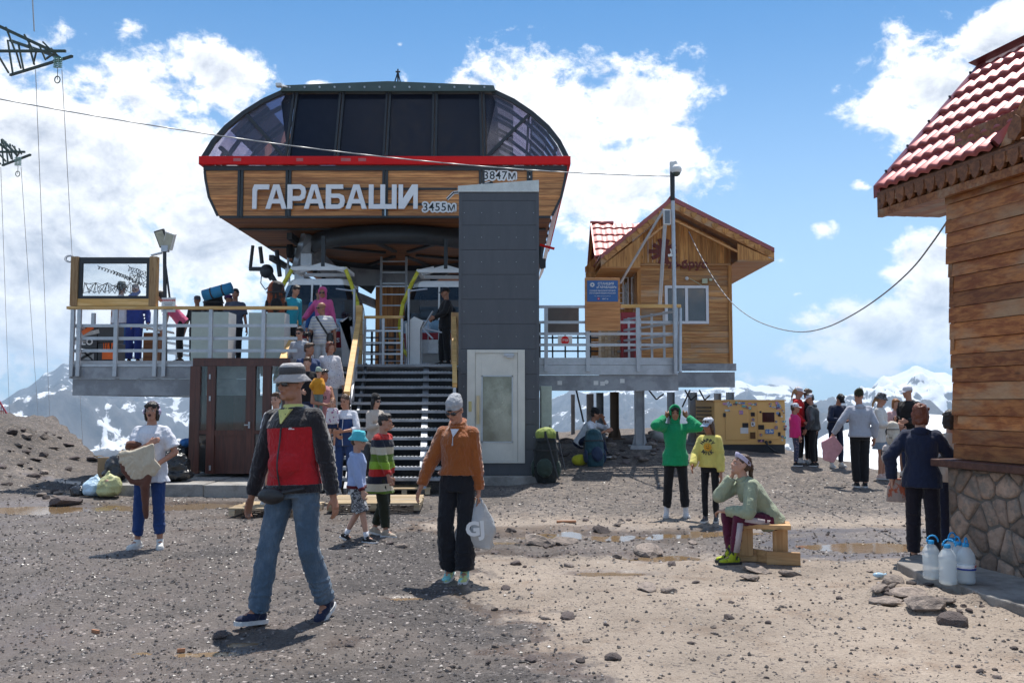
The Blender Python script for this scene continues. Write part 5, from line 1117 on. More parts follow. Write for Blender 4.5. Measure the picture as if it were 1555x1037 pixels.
    rdg = Vector((5.36, 10.27, 5.41)); V = (rdg-e0).normalized(); sl = (rdg-e0).length
    e0s = e0
    tile_rows(h, e0, A, V, 4.4, sl, pitch=.165, course=.30, amp=.032, step=.045, clip=lambda u, v: u < 1.72+v*.42)
    bot2 = e0+A*1.72; dr = (A*.42+V).normalized()
    p = MB(); p.beam(bot2+Vector((0, 0, .06)), bot2+dr*2.2+Vector((0, 0, .06)), .09, .09); part(h, 'valley_trim', p, m_tile, True)
    p = MB(); up = Vector((0, 0, 1)); p.prism([e0-A*.06+up*.07, rdg-A*.06+up*.07, rdg-A*.06-up*.07, e0-A*.06-up*.07], A*.11); part(h, 'verge_trim', p, mat('verge_metal', (.22, .05, .05), .35, .3), True)
    for k in range(5): c = e0.lerp(rdg, .1+.2*k)-A*.03+up*.08; p = MB(); p.tube(c, c+up*.02, .014, None, 8); part(h, 'roof_screw', p, m_dk, True)
    p = MB(); p.prism([rdg-A*.1+up*.08-B*.11, rdg-A*.1+up*.13, rdg-A*.1+up*.06+B*.12, rdg-A*.1+up*.05-B*.0], A*4.4); part(h, 'ridge_cap', p, mat('verge_metal', (.22, .05, .05)), True)
    # roof deck under the tiles and far slope
    p = MB(); p.prism([e0-up*.02, rdg-up*.02, rdg-up*.09, e0-up*.09], A*4.4); part(h, 'roof_deck', p, m_bigv, True)
    fe = rdg+B*1.25-up*1.5; p = MB(); p.prism([rdg-up*.02, fe-up*.02, fe-up*.09, rdg-up*.09], A*4.4); part(h, 'roof_deck', p, m_tile, True)
    # eave: scalloped valance, fascia board, soffit
    z_e = 3.93
    for k in range(24):
        c = e0+A*(.08+k*.155)+Vector((0, 0, -.05))-B*.01; mb = MB(); w = .062; pl = [(-w, 0), (w, 0), (w*1.05, -.07), (w*.6, -.135), (0, -.165), (-w*.6, -.135), (-w*1.05, -.07)]
        mb.prism([c+A*a+up*b for a, b in pl], B*.045); part(h, 'scallop', mb, m_bigv, True, bevel=.006)
        mb = MB(); c2 = c+A*.078; mb.prism([c2+A*a+up*b+B*.012 for a, b in ((-.02, 0), (.02, 0), (.02, -.1), (-.02, -.1))], B*.02); part(h, 'scallop_back', mb, m_bigw, True)
    p = MB(); p.prism([e0+up*-.04+B*.055, e0+up*-.24+B*.055, e0+up*-.24+B*.09, e0+up*-.04+B*.09], A*4.4); part(h, 'valance_board', p, m_bigw, True)
    p = MB(); p.prism([e0+up*-.21-B*.0, e0+up*-.29-B*.0, e0+up*-.29+B*.06, e0+up*-.21+B*.06], A*4.4); part(h, 'fascia_board', p, m_bigw, True)
    for k in range(5): p = MB(); p.prism([e0+B*(.065+k*.145)+up*(-.27+.004*k), e0+B*(.205+k*.145)+up*(-.27+.004*k), e0+B*(.205+k*.145)+up*(-.25+.004*k), e0+B*(.065+k*.145)+up*(-.25+.004*k)], A*4.4); part(h, 'soffit_board', p, m_bigw, True)
    # gable boards under the far verge
    p = MB(); g0 = e0+A*.9; p.prism([g0+B*.5-up*.27, g0+B*2.1-up*.27, rdg+A*.9-up*.1], A*.05); part(h, 'end_gable', p, m_bigv, True)
    p = MB(); p.prism([e0-A*.0-up*.08, rdg-up*.08, rdg-up*.22, e0-up*.27], A*.05); part(h, 'barge_board', p, m_bigv, True)
    # side dormer, cut by the picture edge: carved rake and its timber cheek
    d0 = e0+A*1.78; p = MB(); p.prism([d0+up*.0, d0+A*1.6+up*2.0, d0+A*1.6+up*1.84, d0+A*.13-up*.0], B*.05); part(h, 'dormer_barge', p, m_bigw, True)
    p = MB(); p.prism([d0+B*.06-up*.2, d0+B*.06+A*3-up*.2, d0+B*.06+A*1.6+up*1.9], B*.05); part(h, 'dormer_gable', p, m_bigv, True)
    for k in range(6): c = d0+A*(.12+.2*k)+up*(.13+.25*k)-B*.02; mb = MB(); mb.prism([c+A*a+up*b for a, b in ((0, 0), (.09, .11), (.16, .06), (.16, -.05), (.08, -.12), (0, -.08))], B*.05); part(h, 'dormer_scallop', mb, m_bigv, True)
    p = MB(); p.beam(d0+A*.42-up*.22-B*.02, d0+A*.95+up*.55-B*.02, .05, .09, tuple(B)); part(h, 'dormer_strut', p, m_bigw, True)
    # broken concrete apron
    g = thing('concrete_apron', 'broken concrete apron slab along the chalet base carrying the water bottles', 'slab', (4, 8, 0)); q = lambda px, py: G(px, py)
    pl = [q(1370, 858), q(1362, 866), q(1400, 884), q(1450, 898), q(1500, 915), q(1580, 942), q(1640, 960), q(1700, 900), q(1480, 850), q(1425, 846)]
    p = MB(); p.prism([(v.x, v.y, -.06) for v in pl], (0, 0, .135)); part(g, 'slab', p, m_conc, True, bevel=.012)
build_big_hut()
# ------------------------------------------------------------------ generator
def build_generator():
    Y = 22.0; x0, x1 = P(1085, 650, Y).x, P(1193, 650, Y).x; xe, ye = P(1057, 650, Y+.9).x, Y+.95; zb = P(1100, 690, Y).z; zy0 = P(1100, 675, Y).z; zt = P(1100, 609, Y).z
    g = thing('generator', 'yellow diesel generator housing plastered with stickers beside the right group of people', 'generator', (x0, Y, zb)); my = mat('generator_yellow', (.80, .47, .16), .42, var=.07, vs=2, bump=.02)
    p = MB(); dx = xe-x0; p.prism([(x0, Y, zy0), (x1, Y, zy0), (x1+dx*.4, ye, zy0), (xe, ye, zy0)], (0, 0, zt-zy0)); part(g, 'housing', p, my, True, bevel=.015)
    p = MB(); p.prism([(x0+.02, Y+.02, zb-.1), (x1-.02, Y+.02, zb-.1), (x1+dx*.4, ye, zb-.1), (xe+.02, ye, zb-.1)], (0, 0, zy0-zb+.1)); part(g, 'base_frame', p, m_dk, True)
    p = MB(); p.prism([(x0-.02, Y-.02, zt), (x1+.02, Y-.02, zt), (x1+dx*.4, ye, zt), (xe, ye, zt)], (0, 0, .03)); part(g, 'lid', p, my, True)
    def pan(px0, px1, py0, py1, name, m, d=.012, bev=0):
        a, b = P(px0, py0, Y), P(px1, py1, Y); p = MB(); p.bb(a.x, b.x, Y-d, Y-.001, b.z, a.z); return part(g, name, p, m, True, bevel=bev)
    pan(1101, 1136, 622, 668, 'door', my, .018, .006); pan(1150, 1183, 622, 667, 'door', my, .018, .006); pan(1157, 1176, 626, 641, 'control_window', mat('dark_red_screen', (.05, .012, .012), .2, spec=.7, bump=0), .03, .01)
    for a in ((1127, 1136, 642, 649), (1151, 1160, 645, 652), (1098, 1102, 627, 633), (1181, 1185, 626, 632), (1181, 1185, 656, 662), (1140, 1146, 626, 632), (1153, 1156, 624, 627)): pan(*a, 'latch', m_blk, .03, .005)
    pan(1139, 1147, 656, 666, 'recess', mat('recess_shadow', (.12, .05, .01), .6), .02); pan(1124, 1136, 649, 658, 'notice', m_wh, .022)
    for px in (1163, 1169): q = P(px, 671, Y); p = MB(); p.tube(q-Vector((0, .04, 0)), q, .035); part(g, 'cable_socket', p, m_blk, True)
    p = MB(); p.path([P(1163, 671, Y-.05), P(1167, 678, Y-.1), P(1176, 685, Y-.2), P(1190, 690, Y-.3)], .025); part(g, 'power_cable', p, m_blk, True)
    rr = random.Random(4); cols = [(.7, .7, .7), (.08, .2, .45), (.5, .08, .1), (.05, .05, .06), (.65, .65, .6), (.1, .4, .35), (.7, .3, .45), (.2, .25, .3)]
    spots = [(rr.uniform(1102, 1190), rr.uniform(611, 620), rr.uniform(2, 7), rr.uniform(1.6, 3.6)) for _ in range(26)]+[(rr.uniform(1186, 1192), rr.uniform(620, 668), rr.uniform(2, 5), rr.uniform(2, 4)) for _ in range(12)]+[(1125, 626, 6, 6), (1143, 637, 5, 5), (1143, 644, 6, 7), (1168, 655, 13, 7), (1155, 660, 5, 8), (1155, 669, 10, 4), (1104, 623, 8, 3), (1118, 611, 4, 7), (1100, 613, 6, 3), (1178, 649, 5, 5), (1178, 640, 4, 4), (1180, 627, 4, 4)]
    for i, (px, py, w, h) in enumerate(spots):
        a, b = P(px-w/2, py-h/2, Y), P(px+w/2, py+h/2, Y); c = cols[i % 8]; mm = mat('sticker_%d' % (i % 8), c, .5, var=.35, vs=30, bump=0, col2=cols[(i+3) % 8], thr=(.52, .56)); p = MB(); dd = .019+.0004*i
        if i % 3: p.bb(a.x, b.x, Y-dd-.002, Y-dd, b.z, a.z)
        else: p.lathe([((b.x-a.x)/2, -dd), ((b.x-a.x)/2, -dd+.002)], ((a.x+b.x)/2, Y, (a.z+b.z)/2), 12, Matrix(((1, 0, 0), (0, 0, 1), (0, 1, 0))))
        part(g, 'sticker', p, mm, True)
    E0 = Vector((x0, Y, 0)); E1 = Vector((xe, ye, 0)); n = Vector((-1, (E1-E0).x/(E1-E0).y*1.0, 0)).normalized()
    for k in range(9):
        z = zy0+.16+k*.09; a = E0.lerp(E1, .15); b = E0.lerp(E1, .9); p = MB(); p.beam(a+Vector((-.01, -.01, z)), b+Vector((-.01, -.01, z)), .03, .035); part(g, 'louvre', p, mat('louvre_dark', (.16, .10, .03), .5), True)
    # white sacks by the stilt
    for px, py, s, lb in ((1003, 662, .25, 'dirty white sack on the slope by the hut stilt, left of two'), (1018, 660, .2, 'dirty white sack on the slope by the hut stilt, right of two')):
        mb = MB(True); c = P(px, py, 22.3); mb.ell((0, 0, 0), (s, s*.8, s*.75), nu=16, nv=10); mb.v = [v*(1+.25*noise.noise(v*7)) for v in mb.v]; o = link('sack', mb.mesh('sack'), mat('sack_cloth', (.42, .41, .39), .8)); o.location = c; tag(o, lb, 'sack', 'white sacks')
build_generator()
# ------------------------------------------------------------------ overhead lines and pylon arms
def build_lines():
    m_w = mat('cable_steel', (.42, .42, .42), .5, .4, bump=0); m_pyl = mat('pylon_green_steel', (.055, .075, .060), .6, .3, bump=.03)
    def sag(a, b, s, r, name, label, m, n=24):
        pts = [a.lerp(b, k/n)-Vector((0, 0, 4*s*(k/n)*(1-k/n))) for k in range(n+1)]; p = MB(True); p.path(pts, r, 5); o = tag(part(None, name, p, m), label, 'cable'); return o
    sag(P(-150, 122, 14), P(1020, 268, 19.8), .32, .011, 'overhead_cable', 'thin cable crossing the sky from top left over the station to the camera mast', m_w)
    a, b = P(1046, 352, 22.7), P(1440, 336, 9.2); a2 = P(1190, 501, 17.5)
    pts = []
    ctl = [(1046, 352, 22.7), (1062, 385, 22), (1085, 425, 21), (1110, 458, 20), (1140, 482, 18.6), (1175, 497, 17.2), (1215, 504, 15.8), (1255, 497, 14.4), (1300, 475, 13), (1345, 444, 11.9), (1385, 408, 10.8), (1415, 370, 10), (1440, 334, 9.3)]
    c = [P(*q) for q in ctl]
    for i in range(len(c)-1):
        p0, p1, p2, p3 = c[max(0, i-1)], c[i], c[i+1], c[min(len(c)-1, i+2)]
        for k in range(5): t = k/5; pts.append(.5*((2*p1)+(p2-p0)*t+(2*p0-5*p1+4*p2-p3)*t*t+(3*p1-p0-3*p2+p3)*t**3))
    pts.append(c[-1]); p = MB(True); p.path(pts, .010, 5); tag(part(None, 'slack_cable', p, mat('grey_cable', (.26, .26, .27), .5, bump=0)), 'slack cable drooping from the small hut gable to the chalet eave', 'cable')
    # two lattice cross-arms of the pylon reaching in from the left
    for (tip, roots, yy, lb, ins, sc) in (((100, 78), [(-40, 22), (-40, 78)], 40, 'upper dark green lattice pylon arm with glass insulators at the top left corner', (91, 98), 1.), ((38, 231), [(-40, 190), (-40, 231)], 52, 'lower dark green lattice pylon arm with glass insulators at the left edge', (30, 246), .8)):
        t = thing('pylon_arm', lb, 'pylon', P(*tip, yy), 0, 'pylon arms'); T = P(*tip, yy); A0 = P(*roots[0], yy); A1 = P(*roots[1], yy); bk = Vector((0, 3, 0)); s_ = .07*sc*yy/40
        for o_ in (Vector((0, 0, 0)), bk):
            fr = T+o_*.2; p = MB(); p.beam(fr, A1+o_, s_*1.5, s_*1.5, (0, 1, 0)); part(t, 'lower_chord', p, m_pyl, True); p = MB(); p.beam(P(tip[0]-25, tip[1]-2, yy)+o_*.3, A0+o_, s_*1.8, s_*1.8, (0, 1, 0)); part(t, 'upper_chord', p, m_pyl, True)
            for k in range(5): a_ = T.lerp(A1, .15+.2*k)+o_*(.15+.2*k); b_ = T.lerp(A0, .05+.2*(k+1))+o_*(.25+.2*k); p = MB(); p.beam(a_, b_, s_, s_, (0, 1, 0)); part(t, 'lattice_bar', p, m_pyl, True)
        for k in range(4): a_ = T.lerp(A1, .1+.22*k); b_ = T.lerp(A1, .1+.22*(k+1))+bk*(.3+.2*k); p = MB(); p.beam(a_, b_, s_, s_, (0, 1, 0)); part(t, 'lattice_bar', p, m_pyl, True)
        q = P(*ins, yy); z = 0
        for dx in (0, -.28):
            p = MB(True)
            for k in range(6): p.lathe([(.03, -.03), (.11, -.02), (.07, .02), (.03, .03)], q+Vector((dx*.7, 0, .30*sc-.085*k)), 12)
            part(t, 'insulator', p, mat('green_glass', (.16, .36, .29), .1, bump=0, spec=.8, alpha=.7), True)
        p = MB(); c0 = q+Vector((-.09, 0, -.70)); rr_ = .12; p.path([c0+Vector((rr_*math.cos(a), 0, 1.3*rr_*math.sin(a))) for a in [i*math.pi/6 for i in range(13)]], .025, 6); p.tube(q+Vector((-.09, 0, -.15)), c0, .015); part(t, 'spacer_ring', p, m_pyl, True)
        for j, (xo, x2, y2) in enumerate(((tip[0]-6, tip[0]+22, 560+150), (tip[0]-46*sc, tip[0]-12, 710))):
            a_ = P(xo, ins[1]+8, yy); b_ = P(x2+18*(1-j), y2+150, yy+260); p = MB(True); p.path([a_.lerp(b_, k/16)-Vector((0, 0, 12*(k/16)*(1-k/16))) for k in range(17)], .016, 5); part(t, 'conductor', p, m_w, True)
        if sc == 1.: p = MB(); p.tube(P(52, 48, yy+1), P(46, -60, yy+1), .03); part(t, 'earth_wire', p, m_w, True)
build_lines()
# ------------------------------------------------------------------ small furniture of the left platform
def build_left_stuff():
    Y = 17.95; b = P(251, 548, Y); l = thing('floodlight_mast', 'slim grey mast with two tilted floodlights rising from the left railing', 'street lamp', b)
    p = MB(); p.tube(b, P(250, 383, Y), .04, .035, 10); p.tube(P(258, 455, Y), P(251, 400, Y), .02); part(l, 'pole', p, m_dk, True)
    for px, py, a, nm in ((246, 362, -.5, 1), (257, 366, .55, 0)):
        c = P(px, py, Y); mb = MB(); mb.box((0, 0, 0), (.19, .10, .34)); M = Matrix.Rotation(a*.6, 4, 'Y')@Matrix.Rotation(.25, 4, 'X'); mb.xf(M); mb.xf(Matrix.Translation(c)); part(l, 'lamp_head', mb, m_dk if nm else m_wh, True, bevel=.01)
        mb = MB(); mb.box((0, -.055, 0), (.15, .008, .29)); mb.xf(M); mb.xf(Matrix.Translation(c)); part(l, 'lamp_face', mb, mat('led_pale', (.45, .45, .36), .3), True)
    p = MB(); p.box(P(251, 378, Y), (.13, .1, .12)); p.beam(P(230, 388, Y), P(246, 384, Y), .06, .03); part(l, 'bracket', p, m_galv, True)
    s = thing('warning_sign', 'white warning notice with a red heading on the floodlight mast', 'sign', P(256, 463, Y-.06)); p = MB(); p.box((0, 0, 0), (.27, .02, .28)); part(s, 'board', p, m_wh); lettering(s, 'ВНИМАНИЕ', .048, (0, -.013, .085), m_red, 'lettering', .001, .001, world=False)
    p = MB()
    for k in range(5): p.box((0, -.012, .03-k*.03), (.18-.04*(k % 2), .002, .008))
    part(s, 'small_print', p, m_dk)
    # coil of cable on the screen corner
    p = MB(True); c = P(106, 393, 17.9)
    for r_ in (.07, .09, .06): p.path([c+Vector((r_*1.2*math.cos(a), .01, r_*.8*math.sin(a))) for a in [i*math.pi/8 for i in range(17)]], .007, 5)
    tag(part(None, 'cable_coil', p, m_galv), 'small coil of grey cable on the left corner of the wind screen', 'cable')
    # tool stand boxes
    def bx(px0, px1, py0, py1, Y_, nm, lab, cat, m, deco=None):
        a, b_ = P(px0, py0, Y_), P(px1, py1, Y_); t = thing(nm, lab, cat, ((a.x+b_.x)/2, Y_, b_.z)); p = MB(); p.bb(a.x, b_.x, Y_, Y_+.5, max(b_.z, 2.44), a.z); part(t, 'carton', p, m, True, bevel=.008)
        if deco: deco(t, a, b_, Y_)
    m_ct = mat('printed_dark_carton', (.045, .048, .055), .45, bump=0); m_or = mat('orange_plastic', (.72, .13, .015), .4, bump=.02); m_pg = mat('pale_print', (.42, .42, .42), .5, var=.3, vs=12, bump=0)
    def d1(t, a, b_, Y_): p = MB(); p.beam((a.x+.06, Y_-.01, b_.z+.08), (b_.x-.08, Y_-.01, a.z-.06), .09, .02, (0, 1, 0)); part(t, 'orange_print', p, m_or, True); p = MB(); p.beam((a.x+.03, Y_-.006, b_.z+.04), (a.x+.4, Y_-.006, b_.z+.12), .08, .01, (0, 1, 0)); part(t, 'pale_print', p, m_pg, True)
    def d2(t, a, b_, Y_): lettering(t, 'NEO', .17, ((a.x*.55+b_.x*.45)-.07, Y_-.012, (a.z+b_.z)/2+.02), m_out2, 'lettering', .002, .006, spacing=1.1)
    def d3(t, a, b_, Y_):
        p = MB(); p.bb(a.x+.02, b_.x-.06, Y_-.012, Y_-.001, b_.z+.02, a.z-.05); part(t, 'pale_print', p, m_pg, True)
        p = MB(); c = Vector(((a.x+b_.x)/2, Y_-.02, (a.z+b_.z)/2)); p.beam(c-Vector((.18, 0, .1)), c+Vector((.15, 0, .08)), .05, .01, (0, 1, 0)); p.beam(c-Vector((.1, 0, -.08)), c+Vector((.1, 0, -.1)), .03, .01, (0, 1, 0)); part(t, 'tool_print', p, m_blk, True)
    Yb = 18.5
    bx(121, 147, 492, 512, Yb, 'tool_box', 'dark tool carton with an orange tool print, top of the stack behind the left railing', 'box', m_ct, d1)
    bx(121, 147, 513, 529, Yb, 'tool_box', 'dark tool carton lettered NEO in the middle of the stack', 'box', m_ct, d2)
    bx(121, 147, 530, 548, Yb, 'tool_box', 'pale printed tool carton at the bottom of the stack', 'box', m_ct, d3)
    bx(149, 172, 492, 520, Yb, 'tool_box', 'plain dark carton stacked right of the orange print', 'box', m_ct)
    def d4(t, a, b_, Y_):
        p = MB(); p.bb(a.x+.10, b_.x-.02, Y_-.03, Y_-.001, b_.z+.03, b_.z+.19); part(t, 'orange_tray', p, m_or, True); p = MB(); rr = random.Random(3)
        for k in range(9): x = a.x+.13+k*.02; p.tube((x, Y_-.03, b_.z+.19), (x+rr.uniform(-.02, .06), Y_-.04, b_.z+.36), .008, None, 5)
        part(t, 'orange_handles', p, m_or, True)
    bx(149, 174, 521, 548, Yb, 'tool_box', 'open dark crate with orange tray and tool handles', 'box', m_ct, d4)
    for px0, px1, py0, n_, lb in ((291, 346, 473, 4, 'large frosted pale green cabinet beside the man in grey tee shirt'), (378, 432, 474, 2, 'smaller pale grey cabinet left of the stair head')):
        a, b_ = P(px0, py0, 19.0), P(px1, 548 if n_ == 4 else 510, 19.0); t = thing('frosted_cabinet', lb, 'cabinet', (a.x, 19.0, 2.44)); w = (b_.x-a.x)/2
        p = MB(); p.bb(a.x+.01, b_.x-.01, 19.03, 19.55, 2.44, a.z-.01); part(t, 'body', p, m_wh, True)
        for i in range(2):
            for j in range(4): z0 = 2.45+(a.z-2.45)*j/4; p = MB(); p.bb(a.x+w*i, a.x+w*(i+1)-.012, 19.0, 19.028, z0, z0+(a.z-2.45)/4-.01); part(t, 'door_panel', p, m_frost, True)
    a, b_ = P(218, 505, 19.3), P(235, 548, 19.3); t = thing('timber_counter', 'dark brown timber counter with a white sheet on top behind the left railing', 'counter', (a.x, 19.3, 2.44))
    p = MB(); p.bb(a.x, b_.x, 19.3, 19.9, 2.44, a.z); part(t, 'body', p, m_bigv, True); p = MB(); p.beam(Vector((a.x-.05, 19.2, a.z+.12)), Vector((b_.x+.35, 19.4, a.z-.0)), .5, .02); part(t, 'sheet', p, m_wh, True)
    # blue mat on the huge pack etc. are in the people section
build_left_stuff()
# ------------------------------------------------------------------ pallets, bench, bottles
def build_pallets():
    def pallet(cx, cy, L_, D_, rz, lab):
        z = height(cx, cy)+.02; t = thing('pallet', lab, 'pallet', (cx, cy, z), rz, 'timber pallets before the stairs'); rr = random.Random(int(cx*100))
        for x in (-L_/2+.05, 0, L_/2-.05):
            p = MB(); p.box((x, 0, .05), (.09, D_, .09)); part(t, 'runner', p, m_pal, bevel=.004)
        n = int(D_/.125)
        for k in range(n): y = -D_/2+.05+k*(D_-.1)/(n-1); p = MB(); p.box((rr.uniform(-.02, .02), y, .105), (L_, .095, .02), rr.uniform(-.012, .012)); part(t, 'slat', p, m_pal)
    g = G(565, 778); pallet(g.x, g.y+.55, 1.35, 1.25, .05, 'larger pale pallet under the family at the stair foot'); g = G(400, 786); pallet(g.x+.1, g.y+.4, 1.15, .9, -.04, 'smaller pallet behind the legs of the man in the red jacket')
    g = G(620, 752); pallet(g.x-.1, g.y+.3, .9, .8, .1, 'rear pallet directly against the lowest stair tread')
    c = G(1170, 856); b = thing('low_bench', 'low raw timber bench the girl in the headband sits on', 'bench', (c.x, c.y+.12, c.z), R(-14)); mw = wood('bench_pine', (.40, .215, .085), (.55, .33, .15), 0, 18, .65, rand=.15)
    for y in (-.09, .09): p = MB(); p.box((-.06, y, .365), (.72, .165, .045)); part(b, 'seat_board', p, mw, bevel=.005)
    for x in (-.27, .17): p = MB(); p.box((x, 0, .20), (.19, .10, .285)); part(b, 'leg', p, wood('bench_pine_upright', (.40, .215, .085), (.55, .33, .15), 2, 18, .65, rand=.15), bevel=.005)
    p = MB(); p.box((.2, -.12, .06), (.42, .045, .125)); part(b, 'foot_board', p, mw, bevel=.005); p = MB(); p.box((-.1, .0, .06), (.045, .5, .12), R(62)); part(b, 'foot_board', p, mw, bevel=.005); p = MB(); p.box((-.28, -.0, .055), (.3, .045, .11)); part(b, 'foot_board', p, mw, bevel=.005)
    b.scale.x = .76
    # bottles
    def bottle(px, py, lab, s=1., lbl=False, rz=0.):
        g = G(px, py); z = .078 if px > 1395 else g.z; d = ray(px, py); tt = (z-CAMZ)/d.z; x, y = d.x*tt, d.y*tt; t = thing('water_bottle', lab, 'bottle', (x, y, z), rz, 'five litre water bottles'); r = .073*s; H_ = .315*s
        prof = [(.001, .012), (r*.7, .0), (r*.96, .012), (r, .03)]+[(r*(1-(.05 if k % 2 else 0)), .05+k*.017*s) for k in range(9)]+[(r, .215*s), (r*.93, .245*s), (r*.62, .285*s), (.022*s, .305*s), (.022*s, H_)]
        p = MB(True); p.lathe(prof, (0, 0, 0), 24); part(t, 'body', p, mat('thin_clear_pet', (.80, .88, .92), .10, bump=.05, bs=30, alpha=.38, var=.03, spec=.9)); p = MB(True); p.lathe([(.001, .01), (r*.9, .012), (r*.93, .20*s), (.001, .202*s)], (0, 0, 0), 20); part(t, 'water', p, mat('bottled_water', (.72, .82, .86), .05, bump=0, alpha=.22, var=.02))
        p = MB(True); p.lathe([(.026*s, H_-.012), (.028*s, H_+.018), (.001, H_+.02)], (0, 0, 0), 18); part(t, 'cap', p, mat('blue_cap', (.02, .32, .68), .4, bump=0)); p = MB(True); p.path([(.05*s*math.cos(a)+.015, .0, H_+.005+.055*s*math.sin(a)) for a in [i*math.pi/8 for i in range(9)]], .007, 8); part(t, 'handle', p, mat('blue_cap', (.02, .32, .68)))
        if lbl:
            p = MB(True); ls = [(r+.002, .125), (r+.002, .165)]; p.lathe(ls, (0, 0, 0), 24); part(t, 'label_band', p, mat('white_label', (.7, .7, .7), .5, bump=0)); p = MB(True); p.lathe([(r+.003, .120), (r+.003, .135)], (0, 0, 0), 24); part(t, 'blue_stripe', p, mat('navy_stripe', (.03, .06, .30), .5, bump=0)); p = MB(); p.box((-.02, -r-.004, .155), (.035, .003, .02)); part(t, 'red_patch', p, mat('red_patch', (.6, .12, .1), .5, bump=0))
    bottle(1415, 879, 'water bottle at the left end of the group on the apron', 1.); bottle(1446, 877, 'water bottle standing at the back of the group', 1.04, rz=.5); bottle(1440, 887, 'water bottle in the front middle of the group', 1.0, rz=-.4); bottle(1468, 886, 'water bottle at the right end with a blue and white label', 1.02, True, .9); bottle(1457, 880, 'water bottle half hidden behind the labelled one', .98, rz=1.6)
    # flattened bottle and scraps of wood
    g = G(1335, 878); p = MB(True); p.ell((0, 0, 0), (.07, .035, .025), nu=7, nv=5); p.tube((.06, 0, 0), (.085, .005, .01), .012); o = link('crushed_bottle', p.mesh('crushed_bottle'), mat('pale_blue_pet', (.40, .58, .72), .2, bump=.3, bs=40)); o.location = g+Vector((0, 0, .03)); o.rotation_euler = (0, .1, .4); tag(o, 'crushed pale blue plastic bottle left of the broken slab', 'bottle')
    for px, py, l_, a, lb in ((860, 793, .26, .05, 'orange wood offcut beyond the brown puddle'), (145, 961, .07, -.5, 'orange chip of wood on the gravel at bottom left'), (275, 990, .05, .3, 'pale chip of wood beside the wet patch')):
        g = G(px, py); p = MB(); p.box((0, 0, .012), (l_, l_*.22, .024), a); o = link('wood_scrap', p.mesh('wood_scrap'), mat('fresh_wood', (.36, .17, .09), .8)); o.location = g; tag(o, lb, 'wood', 'wood scraps')
    # red safety net at the far left, rubbish
    n = thing('safety_net', 'red plastic mesh net tied up at the left edge above the bank', 'net', P(5, 636, 24)); p = MB()
    a, b_, c_ = P(-30, 560, 24), P(14, 634, 24), P(-30, 634, 24)
    for k in range(16):
        t = k/15; p.tube(a.lerp(b_, t), Vector((a.lerp(b_, t).x, 24, c_.z)), .008, None, 4); q = a.lerp(b_, t); p.tube((c_.x, 24, q.z), q, .008, None, 4)
    p.tube(a, b_, .02); part(n, 'mesh', p, mat('net_red', (.45, .04, .07), .6), True); p = MB(); p.tube(P(-28, 640, 24), P(-28, 555, 24), .03); part(n, 'stake', p, m_dk, True)
build_pallets()
# ------------------------------------------------------------------ soft shapes: voxel-merged volumes
def soft(name, mb, m, parent=None, vox=.012, fold=.0, fsize=.10, smooth=2, loc=None, label=None):
    o = link(name, mb.mesh(name, False), m, parent, loc)
    r = o.modifiers.new('merge', 'REMESH'); r.mode = 'VOXEL'; r.voxel_size = vox; r.use_smooth_shade = True
    if smooth: q = o.modifiers.new('soften', 'SMOOTH'); q.iterations = smooth; q.factor = .5
    if fold:
        key = 'fold%.3f' % fsize; tx = bpy.data.textures.get(key) or bpy.data.textures.new(key, 'CLOUDS'); tx.noise_scale = fsize; tx.noise_depth = 2
        d = o.modifiers.new('folds', 'DISPLACE'); d.texture = tx; d.strength = fold; d.mid_level = .5; d.texture_coords = 'LOCAL'
    if label: o['label'] = label
    return o
m_bag = mat('black_bin_liner', (.012, .012, .014), .18, var=.2, bump=.9, bs=22, spec=.7, dist=.03)
def bag(px, py, Y, w, h, m, lab, cat='rubbish bag', seed=1, name='rubbish_bag', group='rubbish bags'):
    c = P(px, py, Y); mb = MB(); rr = random.Random(seed); mb.ell((0, 0, h*.45), (w*.5, w*.4, h*.45)); mb.ell((rr.uniform(-.1, .1)*w, 0, h*.2), (w*.52, w*.42, h*.2))
    mb.cap((rr.uniform(-.15, .15)*w, 0, h*.85), (rr.uniform(-.2, .2)*w, 0, h*1.02), w*.10, w*.05); o = soft(name, mb, m, None, .022, w*.22, .16, 1); o.location = c; tag(o, lab, cat, group); return o
bag(180, 728, 16.6, .50, .50, m_bag, 'shiny black rubbish bag beside the cardboard box, left of the woman in white', seed=1); bag(262, 730, 16.5, .62, .60, m_bag, 'large black rubbish bag right of the woman in white', seed=2); bag(276, 700, 18.3, .42, .38, m_bag, 'black rubbish bag leaning on the brown porch', seed=3)
bag(197, 712, 17.3, .35, .42, m_bag, 'smaller black rubbish bag behind the left one', seed=7)
bag(166, 753, 15.7, .40, .40, mat('yellow_bin_liner', (.50, .50, .24), .4, bump=.7, bs=20, dist=.03, col2=(.55, .30, .22), thr=(.60, .66)), 'translucent yellow rubbish bag on the ground before the slab', seed=4)
bag(143, 752, 15.8, .38, .34, mat('pale_blue_liner', (.50, .66, .78), .4, bump=.7, bs=20, dist=.03), 'pale blue rubbish bag next to the yellow one', seed=5); bag(124, 755, 16, .38, .25, m_bag, 'flat black rubbish bag at the left end of the heap', seed=6)
